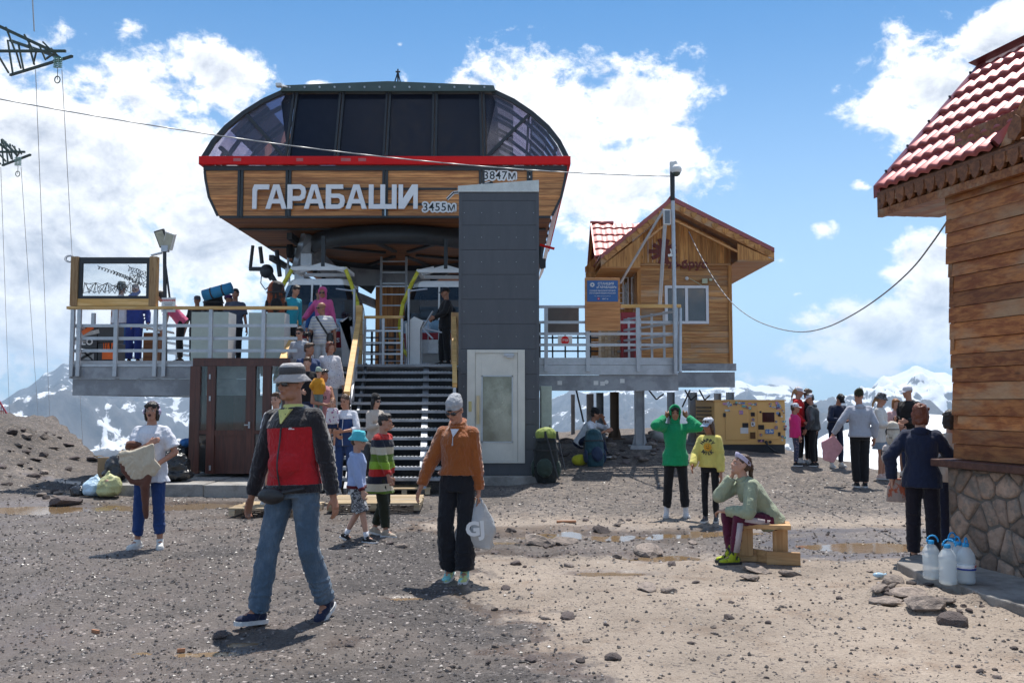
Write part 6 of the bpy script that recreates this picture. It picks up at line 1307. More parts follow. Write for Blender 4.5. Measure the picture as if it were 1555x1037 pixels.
def carton():
    c = P(163, 728, 16.9); t = thing('cardboard_box', 'open brown cardboard box behind the yellow rubbish bag', 'box', c); mc = mat('cardboard', (.36, .23, .12), .8, bump=.05); p = MB(); p.box((0, 0, .2), (.26, .25, .4)); part(t, 'body', p, mc)
    for s in (-1, 1): p = MB(); p.beam((s*.13, -.12, .4), (s*.2, -.12, .44), .01, .02); p.box((s*.17, 0, .425), (.09, .24, .008)); part(t, 'flap', p, mc)
    c = P(284, 668, 18.0); mb = MB(); mb.ell((0, 0, 0), (.14, .1, .09)); o = soft('blue_bundle', mb, mat('blue_cloth', (.02, .13, .36), .6), None, .02, .05, .1); o.location = c+Vector((0, 0, -.05)); tag(o, 'blue cloth bundle on the bags beside the porch', 'bundle')
carton()
# ------------------------------------------------------------------ people
def cloth(name, col, rough=.85, wr=.5, col2=None, thr=None, vs=7., sheen=.15, spec=.25):
    return mat(name, col, rough, var=.11, vs=vs, bump=wr, bs=40, st=(1, 1, .5), col2=col2, thr=thr, spec=spec, sheen=sheen, dist=.02)
def bands(name, axis, cols, width, rough=.85, off=0.):
    """cloth knitted or dyed in bands along one object axis"""
    if name in MC: return MC[name]
    m = cloth(name, cols[0]); t = m.node_tree; b = t.nodes['Principled BSDF']; tc = N(t, 'ShaderNodeTexCoord'); sp = N(t, 'ShaderNodeSeparateXYZ'); t.links.new(tc.outputs['Object'], sp.inputs[0])
    nn = N(t, 'ShaderNodeTexNoise'); nn.inputs['Scale'].default_value = 6; t.links.new(tc.outputs['Object'], nn.inputs['Vector'])
    v = mth(t, 'ADD', sp.outputs[axis], mth(t, 'MULTIPLY', nn.outputs['Fac'], .02)); q = mth(t, 'FRACT', mth(t, 'DIVIDE', mth(t, 'ADD', v, off+10), width*len(cols)))
    r = N(t, 'ShaderNodeValToRGB'); r.color_ramp.interpolation = 'CONSTANT'; e = r.color_ramp.elements
    while len(e) < len(cols): e.new(.5)
    for i, c in enumerate(cols): e[i].position = i/len(cols); e[i].color = c+(1,)
    t.links.new(q, r.inputs[0]); t.links.new(r.outputs[0], b.inputs['Base Color']); return m
def spots(name, base, c2, scale, lo, hi):
    if name in MC: return MC[name]
    m = cloth(name, base); t = m.node_tree; b = t.nodes['Principled BSDF']; tc = N(t, 'ShaderNodeTexCoord'); v = N(t, 'ShaderNodeTexVoronoi'); v.inputs['Scale'].default_value = scale; t.links.new(tc.outputs['Object'], v.inputs['Vector'])
    t.links.new(mixc(t, sstep(t, v.outputs['Distance'], hi, lo), base, c2), b.inputs['Base Color']); return m
def camo(name, cols, scale):
    if name in MC: return MC[name]
    m = cloth(name, cols[0]); t = m.node_tree; b = t.nodes['Principled BSDF']; tc = N(t, 'ShaderNodeTexCoord'); n = N(t, 'ShaderNodeTexNoise'); n.inputs['Scale'].default_value = scale; n.inputs['Detail'].default_value = 2; t.links.new(tc.outputs['Object'], n.inputs['Vector'])
    r = N(t, 'ShaderNodeValToRGB'); r.color_ramp.interpolation = 'CONSTANT'; e = r.color_ramp.elements
    while len(e) < len(cols): e.new(.5)
    for i, c in enumerate(cols): e[i].position = (0, .44, .5, .58)[i]; e[i].color = c+(1,)
    t.links.new(n.outputs['Fac'], r.inputs[0]); t.links.new(r.outputs[0], b.inputs['Base Color']); return m
def skin(k=0): return mat('skin_%d' % k, [(.42, .21, .14), (.36, .17, .105), (.50, .28, .20), (.33, .145, .09)][k], .5, var=.06, vs=12, bump=.1, bs=120, spec=.35, dist=.003)
def hairm(name, col): return mat('hair_'+name, col, .45, var=.22, vs=30, bump=.8, bs=90, st=(1, 1, .18), spec=.5, dist=.01)
HAIR = {'dark': hairm('dark', (.022, .015, .012)), 'black': hairm('black', (.010, .008, .008)), 'brown': hairm('brown', (.075, .038, .020)), 'red': hairm('red', (.16, .045, .022)), 'blond': hairm('blond', (.34, .20, .09)), 'ginger': hairm('ginger', (.28, .12, .04)), 'grey': hairm('grey', (.16, .14, .13))}
M_lens = mat('sunglass_lens', (.012, .014, .018), .08, bump=0, spec=.9, var=.02); M_white_eye = mat('eye_white', (.6, .58, .55), .3, bump=0, var=.02); M_iris = mat('eye_dark', (.02, .012, .01), .2, bump=0); M_lip = mat('lip', (.30, .09, .075), .5, bump=0, var=.05); M_mouth = mat('open_mouth', (.06, .012, .012), .5, bump=0)
M_sole = mat('white_sole', (.60, .60, .60), .6, bump=.05); M_dsole = mat('dark_sole', (.03, .03, .03), .7)
def rot(ax, deg): return Matrix.Rotation(R(deg), 3, ax)
def ik(a, c, l1, l2, pole):
    d = c-a; L_ = d.length; mx = (l1+l2)*.999
    if L_ > mx: c = a+d*(mx/L_); d = c-a; L_ = mx
    x = (l1*l1-l2*l2+L_*L_)/(2*L_); h = math.sqrt(max(0, l1*l1-x*x)); u = d.normalized(); p = (pole-u*pole.dot(u))
    p = p.normalized() if p.length > 1e-4 else u.orthogonal(); return a+u*x+p*h, c
def creases(q, a, b, r0, r1, n, seed, amt=.09):
    rr = random.Random(seed); ax = (b-a).normalized()
    for k in range(n):
        t = (k+.5+rr.uniform(-.3, .3))/n; c = a.lerp(b, t); r = (r0+(r1-r0)*t)*(1+amt*rr.uniform(.5, 1.2)); u = (ax+Vector((rr.uniform(-.6, .6), rr.uniform(-.6, .6), rr.uniform(-.3, .3)))).normalized(); h = rr.uniform(.004, .008); q.tube(c-u*h, c+u*h, r, r, 14)
def person(label, loc, H, face=0, fat=1., lean=0, side=0, twist=0, feet=None, hands=None, elbow=None, palm=None, head=(0, 0, 0), hs=1., d=None,
           top=None, bottom=None, shoes=None, hair=('short', 'dark'), hat=None, glasses=False, skn=0, pelvis=None, hood=None, curl=.5, knee=None, fem=False, group=None, mouth=False, cat='person', sock=None):
    s = H/1.75; root = thing('person', label, cat, loc, R(face), group); d = d if d is not None else Vector(loc).length
    vox = .0075 if d < 9 else .0095 if d < 12 else .0125 if d < 17 else .0155
    feet = feet or [(.095, .0, 0, 10, 0), (.095, .02, 0, 10, 0)]; hands = hands or [(.27, .04, .86), (.27, .04, .86)]
    elbow = elbow or [(.35, -1, .1)]*2; knee = knee or [(.15, 1, 0)]*2; palm = palm or [None, None]
    V = lambda sd, fw, up, sg=1: Vector((sd*sg, -fw, up))*s
    ank = []; fm = []
    for i, sg in enumerate((-1, 1)):
        f = feet[i]; M = rot('Z', f[3]*sg)@rot('X', f[4]); fm.append(M); b = V(f[0], f[1], f[2], sg); ank.append(b+(M@Vector((0, 0, .085)))*s)
    if pelvis: pv = V(pelvis[2] if len(pelvis) > 2 else 0, pelvis[0], pelvis[1])
    else:
        mx = sum(a.x for a in ank)/2; my = sum(a.y for a in ank)/2; z = min(math.sqrt(max(.01, (.858*s)**2-(a.x-mx-(.09*s*sg))**2-(a.y-my)**2))+a.z for a, sg in zip(ank, (-1, 1))); pv = Vector((mx, my, min(z+.02*s, .965*s)))
    T = rot('Y', side)@rot('X', lean)@Vector((0, 0, 1)); Mt = rot('Y', side)@rot('X', lean); Ms = Mt@rot('Z', twist)
    tp = lambda t, x=0., y=0.: pv+(T*t+Ms@Vector((x, y, 0)))*s
    hip = [pv+Vector((.088*s*sg, 0, -.02*s)) for sg in (-1, 1)]; sw = (.160 if not fem else .143)*(.72+.28*fat) if hs < 1.15 else .135
    sh = [tp(.452, sg*sw, 0) for sg in (-1, 1)]
    kn = []; el = []; wr = []
    for i, sg in enumerate((-1, 1)):
        k_, a_ = ik(hip[i], ank[i], .435*s, .425*s, Vector((knee[i][0]*sg, -knee[i][1], knee[i][2]))); kn.append(k_); ank[i] = a_
        e_, w_ = ik(sh[i], V(*hands[i], sg) if len(hands[i]) == 3 else Vector(hands[i][3]), .295*s, .265*s, Vector((elbow[i][0]*sg, -elbow[i][1], elbow[i][2]))); el.append(e_); wr.append(w_)
    Hm = rot('Z', head[0])@rot('Y', head[2])@rot('X', head[1]); Hm = rot('X', lean*.35)@Hm
    nb = tp(.52); k = s*hs; Hc = nb+(T*.045+Vector((0, 0, .03)))*s+Hm@Vector((0, -.015, .098))*k
    hp = lambda x, y, z: Hc+Hm@Vector((x, y, z))*k
    # ---- body: one continuous surface
    b = MB(); E = lambda c, r, M=Hm, q=None: (q or b).ell(hp(*c), tuple(v*k for v in r), M)
    E((0, .014, .036), (.074, .093, .080)); E((0, -.016, -.028), (.061, .074, .082)); E((0, -.034, -.072), (.045*(.9+.1*fat), .048, .038)); E((0, -.078, .028), (.048, .017, .011)); E((0, -.076, -.094), (.020, .018, .016))
    b.cap(hp(0, -.086, .012), hp(0, -.106, -.018), .0095*k, .0125*k, 8); E((0, -.100, -.022), (.016, .012, .010)); E((0, -.084, -.050), (.025, .013, .013))
    for sg in (-1, 1):
        E((.073*sg, .012, -.005), (.010, .021, .032)); E((.036*sg, -.066, -.022), (.022, .018, .020))
        if fat > 1.15: E((.035*sg, -.03, -.075), (.03, .045, .035))
    b.cap(hp(0, .018, -.05), nb-T*.03*s, .052*k*(.75+.25*fat), .060*s*(.8+.2*fat))
    cv = .90; rg = lambda t, rx, ry, oy=0.: (tp(t, 0, oy), (Ms@Vector((rx*s, 0, 0))), (Ms@Vector((0, ry*s, 0))))
    fx = .79+.25*fat; by = .62+.38*fat; wx = (.88 if fem else 1.)
    prof = [(-.08, .158*fx, .115*fx), (.03, .160*fx, .118*by), (.14, .142*fx*wx, .112*by), (.26, .152*fx*wx, .116*by), (.37, .166*fx*wx, .118*fx), (.43, .158*fx*wx, .105*fx), (.475, .128*fx*wx, .085), (.51, .082, .068), (.54, .055, .055)]
    b.loft([rg(t, rx*cv, ry*cv) for t, rx, ry in prof], 16)
    top = top or {}; bottom = bottom or {}; sl = top.get('sleeve', 'long'); bt = bottom.get('type', 'trousers')
    for i, sg in enumerate((-1, 1)):
        r1 = .047*fx*(.86 if fem else 1); b.ell(sh[i], (.053*s*fx,)*3); lw = min(1., bottom.get('w', (1, 1, 1))[1])*.95 if bt == 'trousers' else 1.; b.cap(sh[i], el[i], r1*s, .036*s*fx); b.cap(el[i], wr[i], .037*s*fx, .026*s)
        b.cap(hip[i], kn[i], .080*s*fx*lw, .052*s*fx*lw); b.cap(kn[i], kn[i].lerp(ank[i], .35), .052*s*fx*lw, .052*s*fx*lw); b.cap(kn[i].lerp(ank[i], .35), ank[i], .051*s*fx*lw, .035*s*lw)
        b.cap(ank[i], ank[i]+fm[i]@Vector((0, -.10, -.045))*s, .034*s, .028*s)
        # hand with palm, four jointed fingers and a thumb
        f = (wr[i]-el[i]).normalized(); n = Vector(palm[i]) if palm[i] else Vector((-sg, 0, 0)); n = (n-f*n.dot(f)); n = n.normalized() if n.length > .05 else f.orthogonal().normalized(); w = f.cross(n)*(-sg)
        if palm[i] is None and w.dot(Vector((0, -1, 0))) < 0: w = -w
        hk = s*(1.0 if d < 12 else 1.12)*min(1.12, hs); fr = (.0085 if d < 12 else .0105)*hk
        pc = wr[i]+f*.045*hk; b.loft([(wr[i], w*.026*hk, n*.020*hk), (pc, w*.040*hk, n*.016*hk), (wr[i]+f*.088*hk, w*.042*hk, n*.014*hk)], 10)
        for j in range(4):
            base = wr[i]+f*.085*hk+w*((1.5-j)*.0205*hk); L_ = (.068, .076, .070, .056)[j]*hk; a1 = curl*.55; a2 = curl*1.25; d1 = (f*math.cos(a1)+n*math.sin(a1)+w*(1.5-j)*.04).normalized(); d2 = f*math.cos(a2)+n*math.sin(a2); d3 = f*math.cos(a2*1.35)+n*math.sin(a2*1.35)
            p1 = base+d1*L_*.48; p2 = p1+d2*L_*.32; b.cap(base-f*.02*hk, p1, fr, fr*.95, 7); b.cap(p1, p2, fr*.95, fr*.9, 7); b.cap(p2, p2+d3*L_*.25, fr*.9, fr*.8, 7)
        t0 = wr[i]+f*.025*hk+w*.028*hk; t1 = t0+(f*.6+w*.65+n*.35)*.040*hk; b.cap(t0, t1, fr*1.25, fr*1.1, 7); b.cap(t1, t1+(f*.85+w*.2+n*.35)*.034*hk, fr*1.1, fr*.9, 7)
    soft('body', b, skin(skn), root, vox, 0, .1, 2)
    # ---- lower garment
    if bt != 'none':
        q = MB(); wT, wK, wH = bottom.get('w', (1., 1., 1.)); mB = bottom['m']; lp = [(-.10, .165*fx, .122*fx), (.0, .168*fx, .124*by), (.09, .150*fx, .118*by)]
        if bt == 'skirt':
            ln = bottom.get('len', .42); q.loft([(pv+Vector((0, 0, -ln))*s, Vector((.23*s, 0, 0)), Vector((0, .17*s, 0))), (pv+Vector((0, 0, -.12))*s, Vector((.19*s, 0, 0)), Vector((0, .145*s, 0))), (tp(.02), Vector((.165*s, 0, 0)), Vector((0, .125*s, 0))), (tp(.13), Vector((.14*s, 0, 0)), Vector((0, .11*s, 0)))], 20)
        else:
            q.loft([(tp(t), (Ms@Vector((rx*s, 0, 0))), (Ms@Vector((0, ry*s, 0)))) for t, rx, ry in lp], 16)
            for i, sg in enumerate((-1, 1)):
                q.ell(hip[i], (.090*s*fx*wT,)*3)
                if bt == 'shorts':
                    e = hip[i].lerp(kn[i], bottom.get('len', .85)); q.tube(hip[i], e, .092*s*fx*wT, .088*s*fx*wK, 16)
                else:
                    q.ell(kn[i], (.068*s*fx*wK,)*3); q.cap(hip[i], kn[i], .090*s*fx*wT, .066*s*fx*wK, 12); e = kn[i].lerp(ank[i], bottom.get('len', .93)); m_ = kn[i].lerp(ank[i], .4); q.tube(kn[i], m_, .066*s*fx*wK, .064*s*fx*(wK*.5+wH*.5), 14); q.tube(m_, e, .064*s*fx*(wK*.5+wH*.5), .053*s*wH*fx, 14)
                    if d < 14: creases(q, kn[i].lerp(hip[i], .25), kn[i].lerp(ank[i], .25), .068*s*fx*wK, .066*s*fx*wK, 5, i+1); creases(q, kn[i].lerp(ank[i], .5), e, .062*s*fx*(wK*.5+wH*.5), .054*s*wH*fx, 5, i+5, .12); creases(q, hip[i].lerp(kn[i], .05), hip[i].lerp(kn[i], .4), .090*s*fx*wT, .082*s*fx*wT, 2, i+9, .05)
        soft('skirt' if bt == 'skirt' else 'shorts' if bt == 'shorts' else 'trousers', q, mB, root, vox*1.05, .013*s*bottom.get('fold', 1.), .06, 1)
    if sock:
        for i in range(2): q = MB(True); q.tube(ank[i]-Vector((0, 0, .02)), ank[i].lerp(kn[i], .22), .042*s, .044*s, 12); part(root, 'sock', q, sock)
    # ---- shoes
    for i, sg in enumerate((-1, 1)):
        A_ = ank[i]; M = fm[i]; F = lambda x, y, z: A_+M@Vector((x, y, z))*s*(1.08 if hs > 1.15 else 1.); q = MB(); sm_ = shoes or (M_iris, M_dsole); hi_ = sm_[2] if len(sm_) > 2 else 0
        for c, r in (((0, -.115, -.052), (.044, .060, .030)), ((0, -.05, -.042), (.042, .07, .040)), ((0, .03, -.038), (.038, .045, .044))): q.ell(F(*c), tuple(v*s for v in r), M)
        q.tube(F(0, -.03, -.02), F(0, .012, .012+hi_), .042*s, .044*s, 14)
        so_ = soft('shoe', q, sm_[0], root, min(vox, .011), 0, .1, 1)
        q = MB(True); oc = [(.030, .075), (.042, .03), (.040, -.03), (.046, -.10), (.038, -.155), (.015, -.178)]; pl = [F(x, y, -.086) for x, y in oc]+[F(-x, y, -.086) for x, y in oc[::-1]]; q.smooth = False; q.prism(pl, M@Vector((0, 0, .028))*s); part(so_, 'sole', q, sm_[1])
    # ---- upper garment
    if top:
        m = top['m']; lo = top.get('loose', 1.06); hem = top.get('hem', -.08); split = top.get('sleeve_m'); q = MB(); 
        pr = [(hem, (.166*fx)*top.get('hemw', 1.), .124*by*top.get('hemw', 1.))]+[(t, rx, ry) for t, rx, ry in prof if t > hem+.05 and t < (.50 if sl == 'none' else .52)]
        pr += [(.528 if sl != 'none' else .505, .074, .068)]
        q.loft([rg(t, rx*lo+.004, ry*lo+.006) for t, rx, ry in pr], 20)
        if fem and hs < 1.15:
            for sg in (-1, 1): q.ell(tp(.34, sg*.065, -.085), (.062*s, .055*s, .062*s))
        if fat > 1.15: q.ell(tp(.13, 0, -.045*fat), (.135*s*fx, .11*s*fat, .13*s))
        arms = [MB(), MB()] if split else [q, q]; sr = top.get('sr', 1.)
        if sl != 'none':
            for i, sg in enumerate((-1, 1)):
                fa = .8+.2*fx; a = arms[i]; a.ell(sh[i], (.058*s*fa*lo,)*3); r0, r1_, r2_ = .058*fa*lo*(.6+.4*sr), .049*fa*lo*sr, .037*lo*sr; q.cap(tp(.487, sg*.060), sh[i]+T*.006*s, .044*s, .052*s*fa*lo)
                if sl == 'long' and d < 14: creases(a, sh[i].lerp(el[i], .45), el[i], r0*s*.93, r1_*s, 4, i+3); creases(a, el[i], el[i].lerp(wr[i], .9), r1_*s, r2_*s, 5, i+7, .11)
                if sl == 'long': a.cap(sh[i], el[i], r0*s, r1_*s, 12); a.ell(el[i], (r1_*s,)*3); a.tube(el[i], el[i].lerp(wr[i], top.get('cuff', .97)), r1_*s, r2_*s, 12)
                elif sl == '34': a.cap(sh[i], el[i], r0*s, r1_*s, 12); a.tube(el[i], el[i].lerp(wr[i], .45), r1_*s, r1_*s*.95, 12)
                else: a.tube(sh[i], sh[i].lerp(el[i], .80 if sl == 'short' else .62), r0*s, r0*s*1.12, 14)
        nm = top.get('name', 'top'); fo = top.get('fold', .018)*1.15; o = soft(nm, q, m, root, vox, fo*s, .085, 2)
        if split:
            for i in range(2): soft('sleeve', arms[i], split, root, vox, fo*s, .085, 2)
        if top.get('yoke'):
            y = MB(); y.loft([rg(t, rx*lo+.009, ry*lo+.011) for t, rx, ry in ((top.get('yz', .40), .166*fx*wx, .118*fx), (.44, .154*fx*wx, .102*fx), (.475, .128*fx*wx, .085), (.51, .086, .072), (.53, .072, .068))], 20)
            for i in range(2): y.cap(tp(.487, (i*2-1)*.06), sh[i]+T*.008*s, .047*s, .056*s*(.8+.2*fx)*lo)
            soft('yoke', y, top['yoke'], root, vox, fo*s*.6, .085, 2)
        if top.get('hemband'):
            y = MB(); y.loft([rg(t, .166*fx*lo*top.get('hemw', 1.)+.008, .126*by*lo+.012) for t in (hem-.03, hem+.03)], 20)
            if fat > 1.15: y.ell(tp(hem+.01, 0, -.03*fat), (.13*s*fx, .10*s*fat, .035*s))
            soft('hem_band', y, top['hemband'], root, vox, .004, .08, 1)
        if top.get('hood_down'):
            y = MB(); y.ell(tp(.50, 0, .075), (.10*s, .055*s, .055*s), Mt); 
            for sg in (-1, 1): y.cap(tp(.505, sg*.07, .05), tp(.485, sg*.035, -.075), .030*s, .018*s)
            soft('hood', y, top.get('hood_m', m), root, vox, .012, .06, 2)
        if top.get('collar'):
            y = MB(); y.loft([(nb-T*.01*s, Ms@Vector((.072*s, 0, 0)), Ms@Vector((0, .070*s, 0))), (nb+T*.045*s, Ms@Vector((.064*s, 0, 0)), Ms@Vector((0, .064*s, 0)))], 18); soft('collar', y, top['collar'], root, vox, .004, .05, 1)
        if top.get('zip'):
            y = MB(); fy = lambda t: -(np.interp(t, [a for a, _, _ in prof], [c for _, _, c in prof])*lo+.012)
            if fat > 1.15: fz = lambda t: min(fy(t), -(.045*fat+.11*fat*math.sqrt(max(0, 1-((t-.13)/.13)**2)))-.004) if abs(t-.13) < .13 else fy(t)
            else: fz = fy
            pts = [tp(t, 0, -(.120*lo+.014+.055*(fat-1)*3*math.exp(-((t-.13)/.16)**2)-.5*max(0, t-.38)**1.0*1.1)) for t in np.linspace(hem, .46, 12)]; y.path(pts, .006*s, 6); part(root, 'zip', y, top['zip'])
    # ---- hair
    if hair:
        y = MB(); st_, hc = hair; E2 = lambda c, r: y.ell(hp(*c), tuple(v*k for v in r), Hm); mh = HAIR[hc]
        if st_ != 'none':
            if st_ == 'buzz': E2((0, .020, .044), (.077, .092, .080))
            else:
                E2((0, .022, .050), (.081, .094, .083)); E2((0, .045, .0), (.074, .068, .07))
            if st_ == 'short': E2((0, -.045, .098), (.055, .035, .025)); E2((.02, -.02, .11), (.05, .05, .025))
            if st_ in ('bob', 'long', 'loose'):
                for sg in (-1, 1): E2((.068*sg, .012, -.02), (.024, .055, .075)); E2((.066*sg, .02, -.065), (.022, .045, .055))
                E2((0, .055, -.055), (.07, .045, .075)); E2((0, -.058, .075), (.055, .028, .03))
            if st_ == 'bob':
                for sg in (-1, 1): E2((.04*sg, -.066, .062), (.035, .022, .03))
            if st_ in ('long', 'loose'):
                for sg in ((-1, 1) if st_ == 'long' else (1,)): y.cap(hp(.062*sg, .02, -.08), hp(.075*sg, .01, -.26), .030*k, .015*k)
                y.cap(hp(0, .07, -.06), hp(0, .085, -.28), .055*k, .03*k)
            if st_ in ('pony', 'tail'):
                E2((0, .105, .03), (.03, .03, .03)); y.cap(hp(0, .12, .02), hp(0, .15, -.12), .028*k, .024*k); y.cap(hp(0, .15, -.12), hp(0, .14, -.24), .024*k, .008*k)
            soft('hair', y, mh, root, max(.006, vox*.8), .024*k, .022, 1)
    # ---- face details
    if glasses != 'only_hat':
        q = MB(True)
        if glasses:
            for sg in (-1, 1): q.ell(hp(.033*sg, -.089, .006), (.029*k, .010*k, .019*k), Hm@rot('Z', 12*sg)); q.tube(hp(.060*sg, -.078, .012), hp(.078*sg, .01, .006), .0035*k)
            q.tube(hp(-.012, -.099, .012), hp(.012, -.099, .012), .004*k); part(root, 'sunglasses', q, M_lens)
        elif d < 16:
            for sg in (-1, 1):
                q = MB(True); q.ell(hp(.031*sg, -.0805, .006), (.0135*k, .008*k, .0065*k), Hm); part(root, 'eye', q, M_white_eye if d < 12.5 else M_iris); q = MB(True); q.ell(hp(.031*sg, -.0875, .006), (.0055*k, .003*k, .0055*k), Hm); part(root, 'iris', q, M_iris)
    if d < 16 and not (abs(face) > 120):
        q = MB(True); q.ell(hp(0, -.0955, -.0515), (.021*k, .005*k, (.004 if not mouth else .016)*k), Hm); part(root, 'mouth', q, M_mouth if mouth else M_lip)
        if glasses is False:
            q = MB(True)
            for sg in (-1, 1): q.beam(hp(.014*sg, -.094, .030), hp(.048*sg, -.083, .033), .006*k, .007*k)
            part(root, 'eyebrows', q, HAIR[hair[1]] if hair else HAIR['dark'])
    # ---- hats
    if hat:
        ht, hm = hat[0], hat[1]; Mh = Matrix.Translation(hp(0, .012, .052 if ht == 'bucket' else .036))@Hm.to_4x4()@Matrix.Scale(k, 4); y = MB(True)
        if ht == 'bucket':
            pr_ = [(.128, -.035), (.130, -.030), (.090, .014), (.088, .03), (.080, .082), (.066, .094), (.001, .097)]; y.lathe(pr_, n=28); y.v = [Vector((v.x*.93, v.y*1.10, v.z+.004*math.sin(4*math.atan2(v.y, v.x)))) for v in y.v]; y.xf(Mh); o = part(root, 'bucket_hat', y, hm)
            if len(hat) > 2: q = MB(True); q.lathe([(.0905, .020), (.0885, .070), (.086, .072)], n=28); q.v = [Vector((v.x*.935, v.y*1.105, v.z)) for v in q.v]; q.xf(Mh); part(o, 'hat_band', q, hat[2])
        elif ht == 'cap':
            y.lathe([(.081, -.004), (.082, .02), (.078, .055), (.055, .083), (.001, .094)], n=24); y.v = [Vector((v.x*.98, v.y*1.18, v.z)) for v in y.v]; y.xf(Mh); o = part(root, 'cap', y, hm)
            q = MB(True); rings = []
            for t_ in range(9):
                a = -math.pi*.5+(t_-4)*.24; rings.append(Vector((math.cos(a)*.080, math.sin(a)*.095, .004)))
            for t_ in range(9):
                a = -math.pi*.5+(t_-4)*.24; rings.append(Vector((math.cos(a)*.085, -.095+math.sin(a)*.070, -.012-.012*abs(t_-4)/4)))
            q.add(rings+[r_-Vector((0, 0, .004)) for r_ in rings], [(i, i+1, 10+i, 9+i) for i in range(8)]+[(18+9+i, 28+i, 19+i, 18+i) for i in range(8)]+[(9+i, 10+i, 28+i, 27+i) for i in range(8)]); q.xf(Mh); part(o, 'visor', q, hat[2] if len(hat) > 2 else hm)
        elif ht == 'beanie':
            q = MB(); q.ell((0, .008, .028), (.084, .103, .085)); q.ell((0, .035, .072), (.066, .075, .050)); q.ell((0, .0, -.004), (.083, .103, .03)); q.xf(Mh); o = soft('beanie', q, hm, root, max(.006, vox*.8), .012, .05, 2)
            if len(hat) > 2: q = MB(); q.bb(-.022, .022, -.108, -.100, -.002, .012); q.xf(Mh); part(root, 'beanie_label', q, hat[2])
        elif ht == 'headband':
            q = MB(True); q.lathe([(.083, -.02), (.086, -.015), (.087, .025), (.083, .03)], n=26); q.v = [Vector((v.x*.95, v.y*1.13+.002, v.z+.02-(v.y*.55))) for v in q.v]; q.xf(Mh); o = part(root, 'headband', q, hm)
        elif ht == 'shades': 
            q = MB(True)
            for sg in (-1, 1): q.ell(Vector((.033*sg, -.082, .062)), (.027, .012, .016), rot('X', -40))
            q.xf(Mh); part(root, 'sunglasses_on_head', q, M_lens)
    if hood:
        y = MB(); y.ell(hp(0, .030, .035), (.100*k, .108*k, .108*k), Hm); y.ell(hp(0, .03, -.06), (.092*k, .085*k, .08*k), Hm); y.cap(hp(0, .03, -.10), nb, .085*k, .085*s)
        for a in range(13): t_ = R(-115+a*19.2); y.ell(hp(.078*math.sin(t_), -.050+.01*math.cos(t_), .028+.100*math.cos(t_)), (.020*k, .032*k, .020*k), Hm)
        o = soft('hood', y, hood, root, max(.008, vox*.8), .012, .07, 2)
        # open the front: the face stands in front of the hood's inner shell
        bo = MB(); bo.ell(hp(0, -.085, -.005), (.066*k, .085*k, .098*k), Hm); c_ = link('hood_opening', bo.mesh('hood_opening'), None, root)
        md = o.modifiers.new('opening', 'BOOLEAN'); md.operation = 'DIFFERENCE'; md.object = c_; md.solver = 'FAST'; KILL.append((o, c_))
    root['_'] = 0; del root['_']
    return dict(root=root, wr=wr, el=el, sh=sh, hp=hp, tp=tp, pv=pv, kn=kn, ank=ank, nb=nb, Hm=Hm, k=k, s=s, hip=hip, Ms=Ms)
KILL = []
def W_(p, v): return p['root'].matrix_basis@Vector(v)
def feet_at(px, py_top, py_foot):
    g = G(px, py_foot); return g, P(px, py_top, g.y).z-g.z
def stairz(y): n = 14; k = max(0, min(13, int((y-16.35)/(20.6-16.35)*n))); return .12+(k+1)*(DZ-.12)/n if y < 20.6 else DZ
def on_stairs(px, py_top, H):
    best = None
    for i in range(200):
        y = 16.2+i*.026; z = P(px, py_top, y).z; e = abs(z-H-(stairz(y) if y > 16.35 else .1))
        if best is None or e < best[0]: best = (e, y, z)
    y = best[1]; v = P(px, py_top, y); return Vector((v.x, y, stairz(y) if y > 16.35 else .1))
def on_deck(px, py_top, H, z=2.44):
    y = (z+H-CAMZ)/((P(px, py_top, 1000).z-CAMZ)/1000); return Vector((P(px, py_top, y).x, y, z))
def strap(p, a, b, r=.012, mid=None, m=None, name='strap'):
    q = MB(True); pts = [a, mid, b] if mid is not None else [a, b]
    for u, v in zip(pts[:-1], pts[1:]): q.beam(u, v, r*2.2, r*.8, (0, 1, 0))
    part(p['root'], name, q, m or m_blk)
def hold(name, label, cat, p, at, mb, m, world=False, vox=.012, fold=.02, fs=.08, group=None):
    o = soft(name, mb, m, None, vox, fold, fs, 1); o.location = W_(p, at); o.rotation_euler = (0, 0, p['root'].rotation_euler.z); tag(o, label, cat, group); return o
def backpack(loc, s, m, m2, label, rz=0., extra=None, lean=0.):
    t = thing('backpack', label, 'backpack', loc, rz); t.rotation_euler = (lean, 0, rz); q = MB(); q.loft([((0, 0, 0), Vector((.13, 0, 0))*s, Vector((0, .09, 0))*s), ((0, 0, .12*s), Vector((.17, 0, 0))*s, Vector((0, .12, 0))*s), ((0, 0, .45*s), Vector((.165, 0, 0))*s, Vector((0, .12, 0))*s), ((0, 0, .56*s), Vector((.14, 0, 0))*s, Vector((0, .10, 0))*s)], 16)
    q.ell((0, 0, .56*s), (.14*s, .12*s, .09*s)); soft('pack_body', q, m, t, .014, .03, .1, 2)
    q = MB(); q.ell((0, -.115*s, .2*s), (.11*s, .05*s, .13*s)); q.ell((.165*s, 0, .18*s), (.04*s, .07*s, .12*s)); q.ell((-.165*s, 0, .18*s), (.04*s, .07*s, .12*s)); soft('pocket', q, m2, t, .014, .02, .08, 2)
    for sg in (-1, 1): q = MB(); q.path([Vector((.08*sg, .12, .5))*s, Vector((.10*sg, .20, .38))*s, Vector((.09*sg, .17, .15))*s, Vector((.08*sg, .11, .05))*s], .02*s, 6); part(t, 'shoulder_strap', q, m_blk)
    for z in (.2, .42): q = MB(); q.lathe([(.178*s, z*s), (.178*s, (z+.02)*s)], n=18); q.v = [Vector((v.x, v.y*.78, v.z)) for v in q.v]; part(t, 'compression_strap', q, m_blk)
    return t
